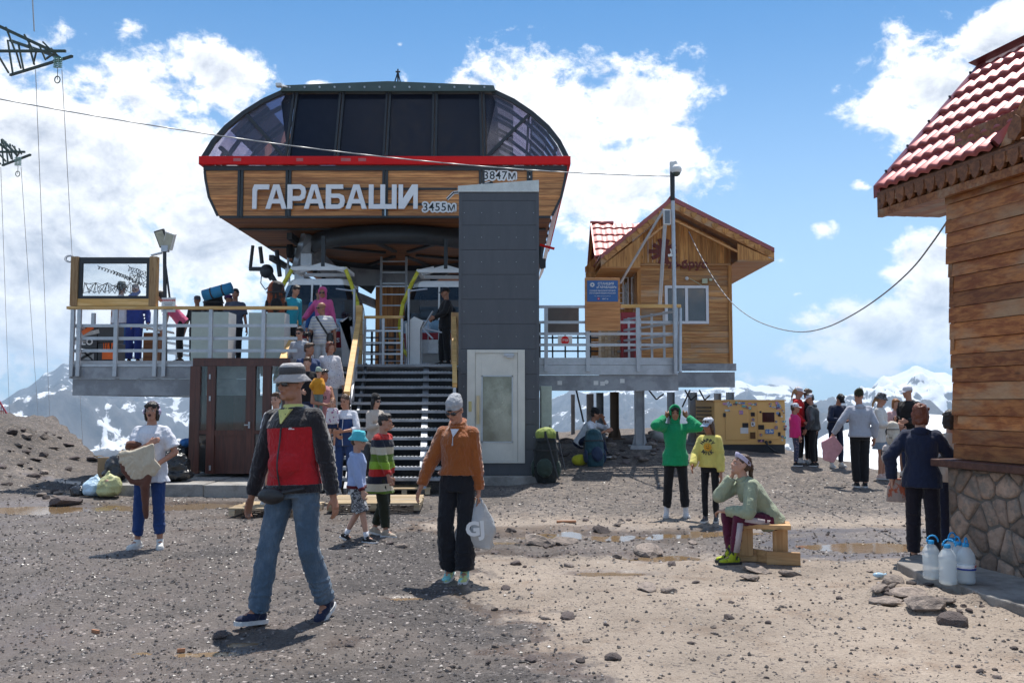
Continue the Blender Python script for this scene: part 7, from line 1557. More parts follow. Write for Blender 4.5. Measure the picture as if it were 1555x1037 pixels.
def build_people():
    jeans = cloth('blue_jeans', (.070, .112, .165), .8, .7, col2=(.14, .19, .25), thr=(.42, .65), vs=5); djeans = cloth('navy_jeans', (.018, .032, .085), .8, .6); blackc = cloth('black_cloth', (.012, .012, .014), .85, .5); white_t = cloth('white_cotton', (.66, .67, .72), .85, .5); navy = cloth('navy_cloth', (.012, .018, .045), .85, .5)
    nshoe = (cloth('navy_mesh', (.012, .018, .05), .8), M_sole); wshoe = (cloth('white_trainer', (.60, .59, .57), .6), M_sole); bshoe = (cloth('black_trainer', (.015, .015, .017), .7), M_sole); grey_c = cloth('grey_marl', (.34, .36, .40), .9)
    # --- the man in the red and black jacket
    g = G(446, 940); red = cloth('red_fleece', (.44, .016, .022), .9, .6, spec=.2); bk = cloth('charcoal_fleece', (.017, .014, .017), .9, .6, sheen=.5)
    p = person('man in red and black zip jacket, grey bucket hat and sunglasses striding towards the camera', (g.x, g.y, g.z), 1.84, -22, 1.30, lean=-1, side=-2.5, feet=[(.16, .20, 0, 16, -6), (.17, -.17, .035, 4, 26)], hands=[(.30, .10, .845), (.30, -.02, .85)], elbow=[(.6, -1, .0), (.6, -1, .0)], head=(-14, 4, 0), d=6.5, skn=1,
               top=dict(m=red, sleeve_m=bk, yoke=bk, yz=.385, hemband=bk, hood_down=True, hood_m=cloth('slate_hood', (.05, .06, .075), .9), zip=m_blk, hem=-.035, loose=1.10, sr=1.18, name='jacket', fold=.020), bottom=dict(m=jeans, w=(1.02, 1.0, 1.15), len=.97, fold=1.3), shoes=nshoe, hair=('buzz', 'grey'), glasses=True,
               hat=('bucket', cloth('grey_hat', (.42, .40, .40), .9), cloth('dark_hat_band', (.075, .075, .082), .9)))
    q = MB(); q.loft([(p['tp'](.425), p['Ms']@Vector((.066, 0, 0)), p['Ms']@Vector((0, .132, 0))), (p['tp'](.50), p['Ms']@Vector((.074, 0, 0)), p['Ms']@Vector((0, .104, 0))), (p['tp'](.552), p['Ms']@Vector((.071, 0, 0)), p['Ms']@Vector((0, .074, 0)))], 18); soft('yellow_tee', q, cloth('yellow_tee', (.60, .58, .20), .9), p['root'], .0075, .004, .05, 1)
    q = MB(); q.ell(p['tp'](-.075, -.055, -.19), (.115, .045, .060)); f = hold('waist_bag', 'black waist bag worn under the jacket of the striding man', 'bag', p, (0, 0, 0), q, m_blk, vox=.009, fold=.012)
    q = MB(); q.tube(p['tp'](-.03, -.16, -.12), p['tp'](-.06, -.08, -.19), .016); q.tube(p['tp'](-.03, .17, -.12), p['tp'](-.06, 0, -.19), .016); part(p['root'], 'belt', q, m_blk)
    q = MB(); q.prism([p['tp'](.515, -.052, -.105), p['tp'](.515, .052, -.105), p['tp'](.415, .004, -.153), p['tp'](.415, -.004, -.153)], (0, .03, 0)); part(p['root'], 'tee_front', q, cloth('yellow_tee', (.60, .58, .20)))
    q = MB(); c = p['tp'](.375, .105, -.176); q.box(c, (.050, .002, .006)); q.box(c+Vector((-.008, 0, .008)), (.022, .002, .005)); part(p['root'], 'chest_logo', q, m_out2)
    q = MB()
    for i, (u, v) in enumerate(((-.02, .46), (.025, .475), (.0, .445), (.035, .45))): c = p['tp'](v, u, -.128+.2*(v-.445)); q.beam(c, c+Vector((.008*(-1)**i, -.004, .008)), .004, .004)
    part(p['root'], 'tee_print', q, m_blk)
    # --- woman in the rust sweater with the shopping bag
    g = G(696, 880); rust = cloth('rust_knit', (.30, .085, .018), .95, .8, sheen=.5)
    p = person('woman in rust half zip sweater and wide black trousers carrying a white shopping bag', (g.x, g.y, g.z), 1.63, -14, 1.0, fem=True, lean=1, feet=[(.08, .0, .02, 2, 14), (.09, .08, 0, 6, 0)], hands=[(.34, .16, .885), (.22, .04, .79)], elbow=[(.9, -.6, 0), (.4, -1, 0)], head=(-12, 26, 0), d=8, skn=0,
               top=dict(m=rust, hem=.055, loose=1.16, sr=1.25, name='sweater', cuff=.93, fold=.022), bottom=dict(m=cloth('black_wide_trousers', (.012, .013, .018), .85, .5), w=(1.0, 1.16, 1.65), len=.93, fold=1.2), shoes=(cloth('lime_trainer', (.50, .56, .22), .6, col2=(.20, .55, .58), thr=(.5, .56), vs=14), M_sole), hair=('none', 'blond'), glasses=True, hat=('beanie', cloth('grey_beanie', (.38, .39, .41), .95, .8), m_blk))
    q = MB(); q.loft([(p['nb']+Vector((0, 0, -.03)), Vector((.092, 0, 0)), Vector((0, .088, 0))), (p['nb']+Vector((0, .012, .055)), Vector((.082, 0, 0)), Vector((0, .075, .03)))], 20); soft('sweater_collar', q, rust, p['root'], .0075, .012, .05, 1)
    q = MB(); q.prism([p['tp'](.50, -.042, -.098), p['tp'](.50, .042, -.098), p['tp'](.425, 0, -.150)], (0, .02, 0)); part(p['root'], 'white_undershirt', q, white_t); q = MB(); q.tube(p['tp'](.425, 0, -.155), p['tp'](.36, 0, -.163), .004); q.box(p['tp'](.355, 0, -.167), (.012, .006, .022)); part(p['root'], 'zip_pull', q, m_galv)
    q = MB(); A = p['wr'][1]+Vector((.01, -.01, -.075)); M = rot('Z', 14); m_pb = mat('thin_white_plastic', (.50, .51, .52), .35, var=.08, vs=5, bump=.6, bs=18, alpha=.80, dist=.02, spec=.5)
    vs = []; nu, nz_ = 24, 16
    for j in range(nz_+1):
        t = j/nz_; z = -.03-.40*t; wd = .045+.125*min(1, t*1.9); dp = .012+.055*math.sin(min(1, t*1.1)*2.4)
        for i in range(nu):
            a = 2*math.pi*i/nu; fld = 1+.10*math.sin(a*5+t*6)+.05*math.sin(a*9-t*13); vs.append(M@Vector((wd*fld*math.cos(a)-.045*t, dp*fld*math.sin(a), z+.012*math.sin(a*3)*(t > .9))))
    q.add(vs, [(j*nu+i, j*nu+(i+1) % nu, (j+1)*nu+(i+1) % nu, (j+1)*nu+i) for j in range(nz_) for i in range(nu)]+[tuple(range(nz_*nu, (nz_+1)*nu))]); q.smooth = True
    bg = thing('shopping_bag', 'crumpled white plastic bag', 'bag', W_(p, A)); bg.rotation_euler = p['root'].rotation_euler; bg['label'] = 'crumpled white plastic bag printed GJ in the left hand of the rust sweater woman'; part(bg, 'bag_body', q, m_pb)
    q = MB(True); q.path([Vector((-.03, 0, -.06)), Vector((-.012, 0, .0)), Vector((.0, 0, .02)), Vector((.02, 0, 0)), Vector((.04, 0, -.06))], .012, 8); part(bg, 'bag_handle', q, m_pb)
    o = link('bag_lettering', text_mesh('GJ', .17, .001, .008), m_out2, bg); o.location = M@Vector((-.03, -.092, -.25)); o.rotation_euler = (0, R(-4), R(14))
    q = MB(); q.ell((-.04, 0, -.38), (.10, .05, .045)); soft('bag_contents', q, cloth('grey_contents', (.16, .15, .14), .8), bg, .012, .01, .05, 1)
    # --- woman in white by the slab
    g = G(226, 832); p = person('woman in white tee shirt and headphones calling out, holding a cream and brown jumper', (g.x, g.y, g.z), 1.59, 4, 1.10, fem=True, feet=[(.13, .02, 0, 22, 0), (.13, .0, 0, 18, 0)], hands=[(-.045, .24, 1.27), (.13, .17, 1.02)], elbow=[(.9, -.3, -.6), (.9, -.5, -.2)], palm=[(0, 1, -.3), (0, 1, 0)], head=(2, -4, 0), d=10.2, mouth=True, skn=0,
               top=dict(m=white_t, sleeve='short', hem=-.16, loose=1.18, sr=1.35, hemw=1.1, name='tee_shirt', fold=.03), bottom=dict(m=cloth('cropped_blue_jeans', (.018, .05, .17), .8, .6), w=(1.02, 1.0, 1.05), len=.78, fold=1.2), shoes=wshoe, hair=('bob', 'dark'), curl=.9)
    q = MB(True); hp = p['hp']; k = p['k']
    q.path([hp(.088*math.sin(a), .01, .035+.094*math.cos(a)) for a in [R(-100+i*20) for i in range(11)]], .008*k, 6)
    for sg in (-1, 1): q.ell(hp(.088*sg, .008, -.005), (.022*k, .034*k, .038*k), p['Hm'])
    h = thing('headphones', 'pale lilac over ear headphones on the woman in white', 'headphones', W_(p, (0, 0, 0))); h.rotation_euler = p['root'].rotation_euler; part(h, 'band_and_cups', q, mat('lilac_plastic', (.45, .38, .52), .4))
    rr = random.Random(2); gar = thing('jumper', 'cream and brown jumper bunched against the chest of the woman in white', 'jumper', W_(p, (0, 0, 0))); gar.rotation_euler = p['root'].rotation_euler; q = MB()
    T0 = p['wr'][0]+Vector((.05, -.05, -.01))
    ex = [-.25, -.24, -.20, -.16, -.11, -.03, .05, .11, .155]; ez = [1.06, .98, .90, .82, .77, .77, .80, .84, .90]
    for i in range(25):
        u = i/3; e = Vector((np.interp(u, range(9), ex), -.235-.012*(i % 2), np.interp(u, range(9), ez)+.012*math.sin(i*1.7))); c = T0.lerp(e, .5)+Vector((-.02, -.030, -.035)); q.cap(T0, c, .020, .027); q.cap(c, e, .027, .024)
    soft('cream_cloth', q, cloth('cream_jersey', (.58, .50, .38), .9, .5), gar, .0095, .018, .06, 1); q = MB()
    q.cap((-.25, -.22, 1.02), (-.20, -.245, .86), .032, .032); q.cap((-.20, -.245, .86), (-.12, -.25, .75), .03, .03); q.cap((-.12, -.25, .75), (.02, -.25, .74), .03, .05); q.cap((.05, -.25, .80), (.02, -.25, .70), .04, .055); q.cap((.02, -.25, .70), (.035, -.235, .37), .05, .028); q.cap((-.27, -.16, 1.05), (-.25, -.22, 1.0), .03, .03); soft('brown_cloth', q, cloth('brown_jersey', (.13, .055, .038), .9, .5), gar, .0095, .015, .06, 1)
    q = MB(True); c = p['sh'][0].lerp(p['el'][0], .72); dd = (p['el'][0]-p['sh'][0]).normalized(); q.tube(c-dd*.03, c+dd*.03, .098, .094, 16); part(gar, 'sleeve_loop', q, cloth('brown_jersey', (.13, .055, .038)))
    # --- boy in the turquoise hat
    g = G(542, 822); blueh = cloth('pale_blue_hoodie', (.30, .38, .60), .9)
    p = person('boy in turquoise bucket hat, pale blue hoodie and camouflage shorts walking right', (g.x, g.y, g.z), 1.22, 78, 1.0, hs=1.24, feet=[(.08, .20, 0, 4, 0), (.07, -.26, .03, 4, 22)], hands=[(.20, .17, .83), (.22, -.02, .84)], head=(-8, 6, 0), d=10.7, skn=2, top=dict(m=blueh, hood_down=True, hemband=cloth('red_black_cuff', (.10, .012, .018), .9), hem=-.03, loose=1.2, sr=1.2, name='hoodie'), bottom=dict(type='shorts', len=1.02, m=camo('camouflage_cotton', [(.10, .10, .11), (.30, .30, .31), (.05, .05, .055), (.50, .50, .50)], 16), w=(1.2, 1.3, 1.2)), shoes=bshoe, sock=white_t, hair=('short', 'brown'), hat=('bucket', cloth('turquoise_hat', (.08, .48, .56), .85)))
    for i in range(2): q = MB(True); q.tube(p['el'][i].lerp(p['wr'][i], .82), p['el'][i].lerp(p['wr'][i], 1.0), .040, .036, 12); part(p['root'], 'cuff', q, cloth('red_black_cuff', (.10, .012, .018)))
    # --- woman in the striped cardigan
    g = G(578, 814); st = bands('striped_knit', 2, [(.10, .17, .02), (.50, .44, .33), (.015, .017, .03), (.42, .02, .018), (.10, .17, .02), (.50, .44, .33), (.015, .017, .03), (.42, .02, .018), (.22, .36, .03)], .088, off=-.62)
    p = person('short haired woman in a cardigan striped red, green, cream and black walking right', (g.x, g.y, g.z), 1.47, 72, 1.26, fem=True, lean=4, feet=[(.08, .12, 0, 8, 0), (.08, -.16, .02, 8, 12)], hands=[(.20, .22, .85), (.24, .05, .85)], head=(10, 6, 0), d=11, skn=0, top=dict(m=st, hem=-.32, loose=1.20, sr=1.2, hemw=1.25, cuff=.9, name='cardigan', fold=.03), bottom=dict(m=cloth('olive_black_trousers', (.022, .025, .014), .85), w=(1.1, 1.15, 1.05), len=.86), shoes=(cloth('beige_pump', (.42, .35, .28), .7), M_sole), hair=('short', 'dark'))
    q = MB(); q.ell((0, 0, 0), (.10, .08, .20)); o = hold('dark_tote', 'dark grey bag hanging at the back of the woman in the striped cardigan', 'bag', p, p['tp'](.16, -.02, .22), q, cloth('dark_grey_bag', (.05, .05, .052), .6), fold=.03)
    # --- mother with baby on the pallet
    g = G(527, 757); g.z += .1; mb_ = cloth('navy_white_tracksuit', (.025, .055, .16), .85)
    p = person('woman in navy and white tracksuit carrying a baby at the stair foot', (g.x, 15.4, g.z), 1.62, -8, 1.34, fem=True, feet=[(.11, .05, 0, 8, 0), (.11, -.02, 0, 8, 0)], hands=[(.10, .24, 1.06), (.04, .26, 1.12)], elbow=[(1, -.3, -.5), (1, -.3, -.5)], palm=[(0, 1, .5), (0, 1, .5)], head=(-10, 14, 0), d=15.4, skn=0, top=dict(m=mb_, yoke=white_t, yz=.37, sleeve_m=white_t, sleeve='34', hem=-.1, loose=1.1, zip=m_out2, name='track_top'), bottom=dict(m=mb_, w=(1, 1, 1.05)), shoes=wshoe, hair=('pony', 'brown'))
    bl = W_(p, p['tp'](.40, -.20, -.13)); b_ = person('ginger baby in patterned white top held on the arm of the tracksuit woman', (bl.x, bl.y, bl.z-.50), .78, 10, 1.0, hs=1.42, feet=[(.07, .05, .0, 0, 30), (.07, .04, .0, 0, 30)], hands=[(.2, .25, .80), (.2, .3, .85)], d=15, skn=2, top=dict(m=spots('patterned_baby_top', (.62, .58, .60), (.30, .10, .22), 22, .25, .4), name='baby_top', loose=1.2, sr=1.2), bottom=dict(type='shorts', len=.5, m=djeans, w=(1.3, 1.2, 1)), shoes=(white_t, white_t), hair=('buzz', 'ginger'))
    # --- girl with black beanie and phone
    g = Vector((P(568, 745, 16.1).x, 16.1, .12)); p = person('dark haired girl in black beanie and sunglasses looking at a red phone by the stairs', g, 1.60, 48, .9, fem=True, hands=[(.06, .30, 1.22), (.15, .28, 1.15)], elbow=[(.6, -.3, -.8)]*2, palm=[(0, 1, 1), (0, 1, 1)], head=(0, 8, 0), d=16, skn=2, glasses=True, top=dict(m=cloth('beige_top', (.50, .44, .38), .9), hem=-.06, loose=1.1, sr=1.1), bottom=dict(m=blackc), shoes=bshoe, hair=('long', 'black'), hat=('beanie', cloth('black_beanie', (.012, .012, .013), .95)))
    q = MB(); q.box((0, 0, 0), (.075, .012, .15)); o = link('phone', q.mesh('phone'), mat('dark_red_phone', (.20, .02, .025), .3)); o.location = W_(p, p['wr'][0]+Vector((.02, -.05, .10))); o.rotation_euler = (-.5, 0, R(48)); tag(o, 'dark red phone held up by the girl in the black beanie', 'phone')
    # --- family and others on the stairs
    pinkv = cloth('pink_vest', (.52, .23, .23), .9)
    p = person('young man in pink tank top holding a toddler in orange on the stairs', on_stairs(489, 569, 1.74), 1.74, 38, 1.0, hands=[(.05, .30, 1.12), (.02, .33, 1.02)], elbow=[(1, -.2, -.5)]*2, palm=[(0, 1, 0)]*2, head=(30, 6, 0), d=17, skn=1, top=dict(m=pinkv, sleeve='none', loose=1.06, hem=-.08, name='tank_top'), bottom=dict(type='shorts', len=.9, m=cloth('grey_shorts', (.16, .18, .20), .9), w=(1.1, 1.2, 1)), shoes=bshoe, hair=('short', 'dark'), hat=('shades', None))
    o = link('vest_print', text_mesh('ks', .12, .001, .002), m_blk, p['root']); o.location = p['tp'](.30, -.02, -.135)
    bl = W_(p, p['tp'](.40, -.20, -.20)); person('toddler in orange top and mint beanie in the arms of the tank top man', (bl.x, bl.y, bl.z-.48), .86, 170, 1.0, hs=1.38, feet=[(.1, .1, 0, 0, 30), (.1, .1, .0, 0, 30)], hands=[(.22, .2, 1.0), (.2, .2, 1.)], d=17, skn=2, top=dict(m=cloth('orange_cotton', (.58, .25, .02), .9), name='top', loose=1.2, sr=1.3), bottom=dict(m=cloth('grey_green_leggings', (.16, .22, .21), .9)), shoes=bshoe, hair=('buzz', 'brown'), hat=('beanie', cloth('mint_beanie', (.36, .46, .38), .95)))
    person('teenager in plain black tee shirt looking down on the left of the stairs', on_stairs(467, 546, 1.66), 1.66, 15, .9, hands=[(.12, .3, 1.08), (.34, .16, .95)], head=(-12, 12, 0), d=17, skn=2, top=dict(m=blackc, sleeve='short', loose=1.12, sr=1.25, name='tee_shirt'), bottom=dict(m=djeans), shoes=bshoe, hair=('short', 'brown'))
    person('man in navy tee shirt with sunglasses pushed up, looking right on the stairs', on_stairs(468, 527, 1.78), 1.78, 30, 1.25, head=(38, 6, 0), d=18, skn=1, top=dict(m=cloth('blue_navy_tee', (.035, .06, .14), .9), sleeve='short', loose=1.1, sr=1.2, name='tee_shirt'), bottom=dict(m=jeans), shoes=bshoe, hair=('short', 'brown'), hat=('shades', None))
    person('dark haired woman in grey hooded top and sunglasses behind the stair handrail', on_stairs(456, 501, 1.66), 1.66, -10, .95, fem=True, hands=[(.26, .15, .95), (.2, .2, 1.0)], head=(-4, 10, 0), d=18.5, skn=2, glasses=True, top=dict(m=grey_c, hood_down=True, loose=1.14, sr=1.2, name='hoodie'), bottom=dict(m=blackc), shoes=bshoe, hair=('short', 'dark'))
    person('red haired woman in white patterned hooded top coming down the stairs', on_stairs(501, 521, 1.66), 1.66, 14, 1.22, fem=True, hands=[(.25, .1, .9), (.27, .05, .86)], head=(30, 0, 0), d=18, skn=0, top=dict(m=spots('spotted_white_fleece', (.62, .60, .62), (.16, .13, .22), 26, .16, .26), hood_down=True, hem=-.16, loose=1.16, sr=1.2, name='hoodie'), bottom=dict(m=cloth('pale_grey_trousers', (.36, .37, .38), .9)), shoes=bshoe, hair=('bob', 'red'), hat=('shades', None))
    p = person('bald man in white striped tee shirt with a crossbody strap, coming down the stairs', on_stairs(490, 461, 1.78), 1.78, -12, 1.32, hands=[(.20, .26, 1.02), (.30, .02, .88)], head=(-35, 8, 0), d=19.5, skn=1, glasses=True, top=dict(m=bands('fine_striped_cotton', 2, [(.60, .59, .56), (.60, .59, .56), (.40, .41, .50)], .022), sleeve='short', loose=1.12, sr=1.25, name='tee_shirt'), bottom=dict(m=cloth('pale_trousers', (.44, .47, .50), .9)), shoes=bshoe, hair=None)
    q = MB(); q.beam(p['tp'](.50, -.08, -.14), p['tp'](.10, .20, -.15), .04, .012, (0, 1, 0)); part(p['root'], 'crossbody_strap', q, m_blk)
    q = MB(); q.box((0, 0, 0), (.13, .10, .09)); q.tube((0, -.05, 0), (0, -.14, 0), .04); o = hold('camera', 'black camera in the hand of the bald man on the stairs', 'camera', p, p['wr'][0]+Vector((0, -.04, .06)), q, m_blk, vox=.012, fold=0)
    q = MB(); q.ell((0, 0, 0), (.08, .06, .13)); hold('hip_bag', 'small black bag at the hip of the bald man on the stairs', 'bag', p, p['tp'](.03, .22, -.1), q, m_blk)
    pk = cloth('pink_fleece', (.58, .10, .26), .9); person('woman in bright pink hooded fleece and dark sunglasses at the top of the stairs', on_stairs(491, 436, 1.68), 1.68, -6, 1.42, fem=True, hands=[(.38, .22, 1.02), (.28, .04, .86)], head=(4, 12, 0), d=20, skn=1, glasses=True, top=dict(m=pk, hem=-.12, loose=1.16, sr=1.3, name='hoodie'), bottom=dict(m=blackc), shoes=bshoe, hair=None, hood=pk)
    person('dark haired person in blue top stepping out of the left cabin behind the pink hood', (P(483, 430, 21.4).x, 21.5, 2.44), 1.80, 20, 1., head=(10, 20, 0), d=21, top=dict(m=cloth('bright_blue_nylon', (.02, .10, .30), .6), name='jacket'), bottom=dict(m=blackc), hair=('short', 'dark'))
    p = person('security guard all in black with a black cap standing at the head of the stairs', (P(676, 550, 20.9).x, 20.95, 2.45), 1.76, -70, 1.1, lean=-2, feet=[(.1, .05, 0, 8, 0), (.1, -.05, 0, 8, 0)], hands=[(.1, .28, 1.05), (.1, .28, 1.08)], elbow=[(1, -.4, -.3)]*2, head=(-8, 6, 0), d=21, skn=1, top=dict(m=blackc, loose=1.14, sr=1.2, hem=-.14, name='jacket'), bottom=dict(m=blackc, w=(1.1, 1.2, 1.3)), shoes=bshoe, hair=('buzz', 'dark'), hat=('cap', blackc))
    # --- platform people
    p = person('person in teal jacket bending beside a large orange and black backpack on the deck', (P(440, 470, 19.6).x, 19.6, 2.44), 1.66, 50, 1., lean=16, head=(0, 20, 0), d=20, skn=0, top=dict(m=cloth('teal_jacket', (.02, .28, .38), .7), name='jacket'), bottom=dict(m=blackc), hair=('short', 'dark'))
    backpack(P(419, 478, 19.3)+Vector((0, 0, -.03)), 1.15, cloth('rust_black_nylon', (.20, .045, .012), .6, col2=(.02, .018, .018), thr=(.48, .52), vs=5), blackc, 'tall black and rust orange hiking backpack behind the pale cabinet at the stair head', .3)
    lb = cloth('light_blue_workwear', (.06, .14, .34), .8); hs_ = dict(sleeve='short', loose=1.1)
    person('man in camouflage hat, white tee shirt and blue trousers, back turned, behind the tool boxes', on_deck(184, 431, 1.74), 1.74, 160, 1.1, d=20, skn=1, top=dict(m=white_t, sleeve='short', loose=1.2, sr=1.3, name='tee_shirt'), bottom=dict(m=lb, w=(1.1, 1.2, 1.3)), hair=('short', 'dark'), hat=('bucket', camo('hat_camouflage', [(.05, .05, .04), (.12, .12, .10), (.02, .02, .02), (.28, .28, .25)], 22)))
    person('man in blue overalls and cap lifting a drink behind the left railing', on_deck(206, 434, 1.70), 1.70, 8, 1.1, d=20, skn=1, hands=[(.04, .16, 1.47), (.30, .05, .9)], top=dict(m=cloth('blue_overall', (.03, .055, .24), .85), loose=1.16, sr=1.2, name='overall_top'), bottom=dict(m=cloth('blue_overall', (.03, .055, .24)), w=(1.1, 1.2, 1.3)), hair=('short', 'brown'), hat=('cap', cloth('faded_cap', (.22, .17, .17), .9)))
    person('dark haired woman in pink tee shirt bending down on the left platform', (P(272, 540, 19.2).x, 19.3, 2.44), 1.62, -60, .95, lean=42, fem=True, hands=[(.15, .38, .62), (.15, .4, .6)], head=(0, 25, 0), d=19.5, skn=0, top=dict(m=cloth('pink_tee', (.52, .10, .20), .9), sleeve='short', loose=1.1, name='tee_shirt'), bottom=dict(m=blackc), hair=('bob', 'dark'))
    person('man in dark cap behind the pale green cabinet, facing the camera', on_deck(300, 451, 1.76), 1.76, 0, 1.0, d=22, skn=1, hands=[(.3, .0, .86), (.3, 0, .86)], top=dict(m=blackc, sleeve='short', name='tee_shirt'), bottom=dict(m=blackc), hair=('buzz', 'dark'), hat=('cap', cloth('grey_cap', (.08, .08, .09), .9)))
    person('person in purple cap turned sideways under the blue mat roll', on_deck(346, 449, 1.70), 1.70, 90, 1.0, d=21, skn=1, head=(10, 0, 0), top=dict(m=blackc, sleeve='short', name='tee_shirt'), bottom=dict(m=blackc), hair=('buzz', 'dark'), hat=('cap', cloth('purple_cap', (.07, .02, .09), .9)))
    t = backpack(P(324, 462, 20.6)+Vector((0, 0, -.52)), 1.3, blackc, cloth('dark_grey_pack', (.03, .03, .035), .7), 'huge black expedition backpack carried behind the cabinet on the left platform', .2)
    m1 = P(309, 449, 20.3); m2 = P(352, 437, 20.3); q = MB(True); q.tube(m1, m2, .125, None, 20); mt = thing('sleeping_mat', 'rolled blue sleeping mat strapped on top of the black backpack', 'mat', (m1+m2)/2); part(mt, 'roll', q, mat('blue_foam', (.015, .17, .33), .6, bump=.1), True)
    for t_ in (.3, .7): q = MB(True); c = m1.lerp(m2, t_); dd = (m2-m1).normalized(); q.tube(c-dd*.015, c+dd*.015, .131, None, 20); part(mt, 'strap', q, m_blk, True)
    q = MB(True); dd = (m2-m1).normalized(); q.tube(m1-dd*.004, m1, .05, None, 14); part(mt, 'core', q, m_blk, True)
    person('man in grey tee shirt facing the camera right of the pale green cabinet', on_deck(358, 441, 1.78), 1.78, 4, 1.05, d=19.5, skn=3, head=(-6, 4, 0), top=dict(m=cloth('dark_blue_grey_tee', (.075, .085, .12), .9), sleeve='short', loose=1.1, sr=1.2, name='tee_shirt'), bottom=dict(m=blackc), hair=('short', 'black'))
    person('seated child in light blue top on the left platform beside the grey tee shirt man', (P(384, 545, 19.0).x, 19.8, 2.44), 1.25, 30, 1., hs=1.2, pelvis=(0, .42), feet=[(.12, .36, 0, 0, 0), (.12, .34, 0, 0, 0)], lean=25, hands=[(.14, .42, .55), (.14, .42, .55)], head=(0, 30, 0), d=19.5, top=dict(m=cloth('light_blue_top', (.26, .38, .60), .9), name='top'), bottom=dict(m=navy), hair=('short', 'dark'))
    # --- legs in shorts behind the red jacket man
    g = G(388, 776); person('person in pale denim shorts on the small pallet, hidden behind the striding man', (P(412, 776, 13.6).x, 13.75, g.z+.12), 1.60, -10, 1., fem=True, d=13.6, skn=2, feet=[(.10, .0, 0, 15, 0), (.08, -.06, 0, 10, 0)], top=dict(m=white_t, sleeve='short', name='tee_shirt'), bottom=dict(type='shorts', len=.7, m=cloth('pale_denim', (.30, .38, .46), .9)), shoes=wshoe, hair=('short', 'brown'))
    # --- green hoodie woman and yellow girl
    gh = cloth('green_hoodie', (.008, .27, .11), .9, .5); g = G(1028, 785)
    p = person('woman in bright green hoodie and white boots pulling up her hood with both hands', (g.x, g.y, g.z), 1.55, -4, 1.14, fem=True, feet=[(.16, -.02, 0, 12, 0), (.13, .05, 0, 10, 0)], hands=[(.185, .07, 1.585), (.185, .07, 1.585)], elbow=[(.75, .8, -.5)]*2, palm=[(-1, .2, 0), (1, .2, 0)], head=(-2, 2, 0), d=12.8, skn=1, top=dict(m=gh, hem=-.14, loose=1.18, sr=1.35, name='hoodie', fold=.022), bottom=dict(m=blackc, w=(1, 1.02, 1.1), len=.80), shoes=(cloth('white_boot', (.62, .60, .60), .7), M_sole, .10), hair=('bob', 'black'), hood=gh)
    g = G(1078, 792); ye = cloth('yellow_sweat', (.66, .58, .16), .9, .5)
    p = person('girl in yellow sweatshirt with a sun badge and light cap beside the green hoodie', (g.x, g.y, g.z), 1.36, -26, .84, hs=1.12, fem=True, feet=[(.06, .06, 0, 8, 0), (.09, -.10, .02, 8, 10)], hands=[(.22, .26, .98), (.22, .05, .84)], head=(-22, 12, 0), d=12.4, skn=1, top=dict(m=ye, hem=-.02, loose=1.28, sr=1.35, name='sweatshirt', fold=.022), bottom=dict(m=blackc, w=(.9, .82, .9), len=.94), shoes=(cloth('grey_black_trainer', (.06, .065, .075), .7), M_sole), hair=('long', 'brown'), hat=('cap', cloth('pale_cap', (.50, .54, .60), .6), cloth('silver_blue_visor', (.30, .42, .56), .5)))
    ct = p['tp'](.335, .0, -.168); q = MB(True); q.tube(ct, ct+Vector((0, -.004, 0)), .045*p['s'], None, 20)
    for i in range(10): a = i*.628; q.ell(ct+Vector((.050*math.cos(a), 0, .050*math.sin(a)))*p['s'], (.017, .003, .017))
    part(p['root'], 'sun_badge', q, mat('badge_orange', (.62, .30, .02), .7, bump=0)); q = MB(True)
    for sg in (-1, 1): q.ell(ct+Vector((.014*sg, -.006, .012)), (.005, .002, .007))
    q.path([ct+Vector((.020*math.cos(a), -.006, -.004+.016*math.sin(a))) for a in [R(200+i*20) for i in range(8)]], .003, 5); part(p['root'], 'badge_face', q, m_blk)
    for word, a0, sgn in (('HAPPY', 90, -1), ('MILK', 270, 1)):
        for i, chh in enumerate(word):
            a = R(a0+sgn*(i-(len(word)-1)/2)*26); o = link('badge_letter', text_mesh(chh, .062, .001, .003), m_blk, p['root']); o.location = ct+Vector((.088*math.cos(a), -.005, .088*math.sin(a))); o.rotation_euler = (0, -(a-math.pi/2) if sgn < 0 else -(a+math.pi/2), 0)
    # --- girl on the bench
    g = G(1140, 856); sage = cloth('sage_fleece', (.30, .34, .24), .95, .6); leg = cloth('plum_leggings', (.085, .010, .035), .8)
    p = person('girl in sage fleece and lilac headband sitting on the low bench, chin on her hand', (g.x+.12, g.y+.12, g.z), 1.60, -80, .95, fem=True, lean=36, pelvis=(-.12, .47), feet=[(.06, .31, 0, 0, 0), (.10, .34, 0, 0, 0)], hands=[(.02, .30, .93), (.04, .40, .56)], elbow=[(.5, .3, -1), (.6, .1, -1)], palm=[(0, 0, 1), (0, 0, -1)], head=(0, -27, 0), d=9.3, skn=2, top=dict(m=sage, hem=-.08, loose=1.12, sr=1.35, collar=sage, name='fleece', fold=.022), bottom=dict(m=leg, w=(1.02, .92, .9), len=.88), shoes=(cloth('neon_boot', (.40, .46, .02), .6, col2=(.02, .02, .02), thr=(.50, .53), vs=14), M_dsole, .08), hair=('tail', 'brown'), hat=('headband', cloth('lilac_band', (.50, .47, .62), .9)), curl=1.0)
    q = MB(True)
    for a, b_, r_ in ((p['hip'][1]+Vector((.0, 0, -.02)), p['kn'][1], .070), (p['kn'][1], p['ank'][1], .055)):
        dd = (b_-a).normalized(); sd_ = Vector((1, 0, 0)); q.beam(a.lerp(b_, .12)+sd_*r_, a.lerp(b_, .88)+sd_*r_*.85, .018, .055, tuple(dd.cross(sd_)))
    part(p['root'], 'white_side_panel', q, cloth('pale_panel', (.50, .44, .46), .8))
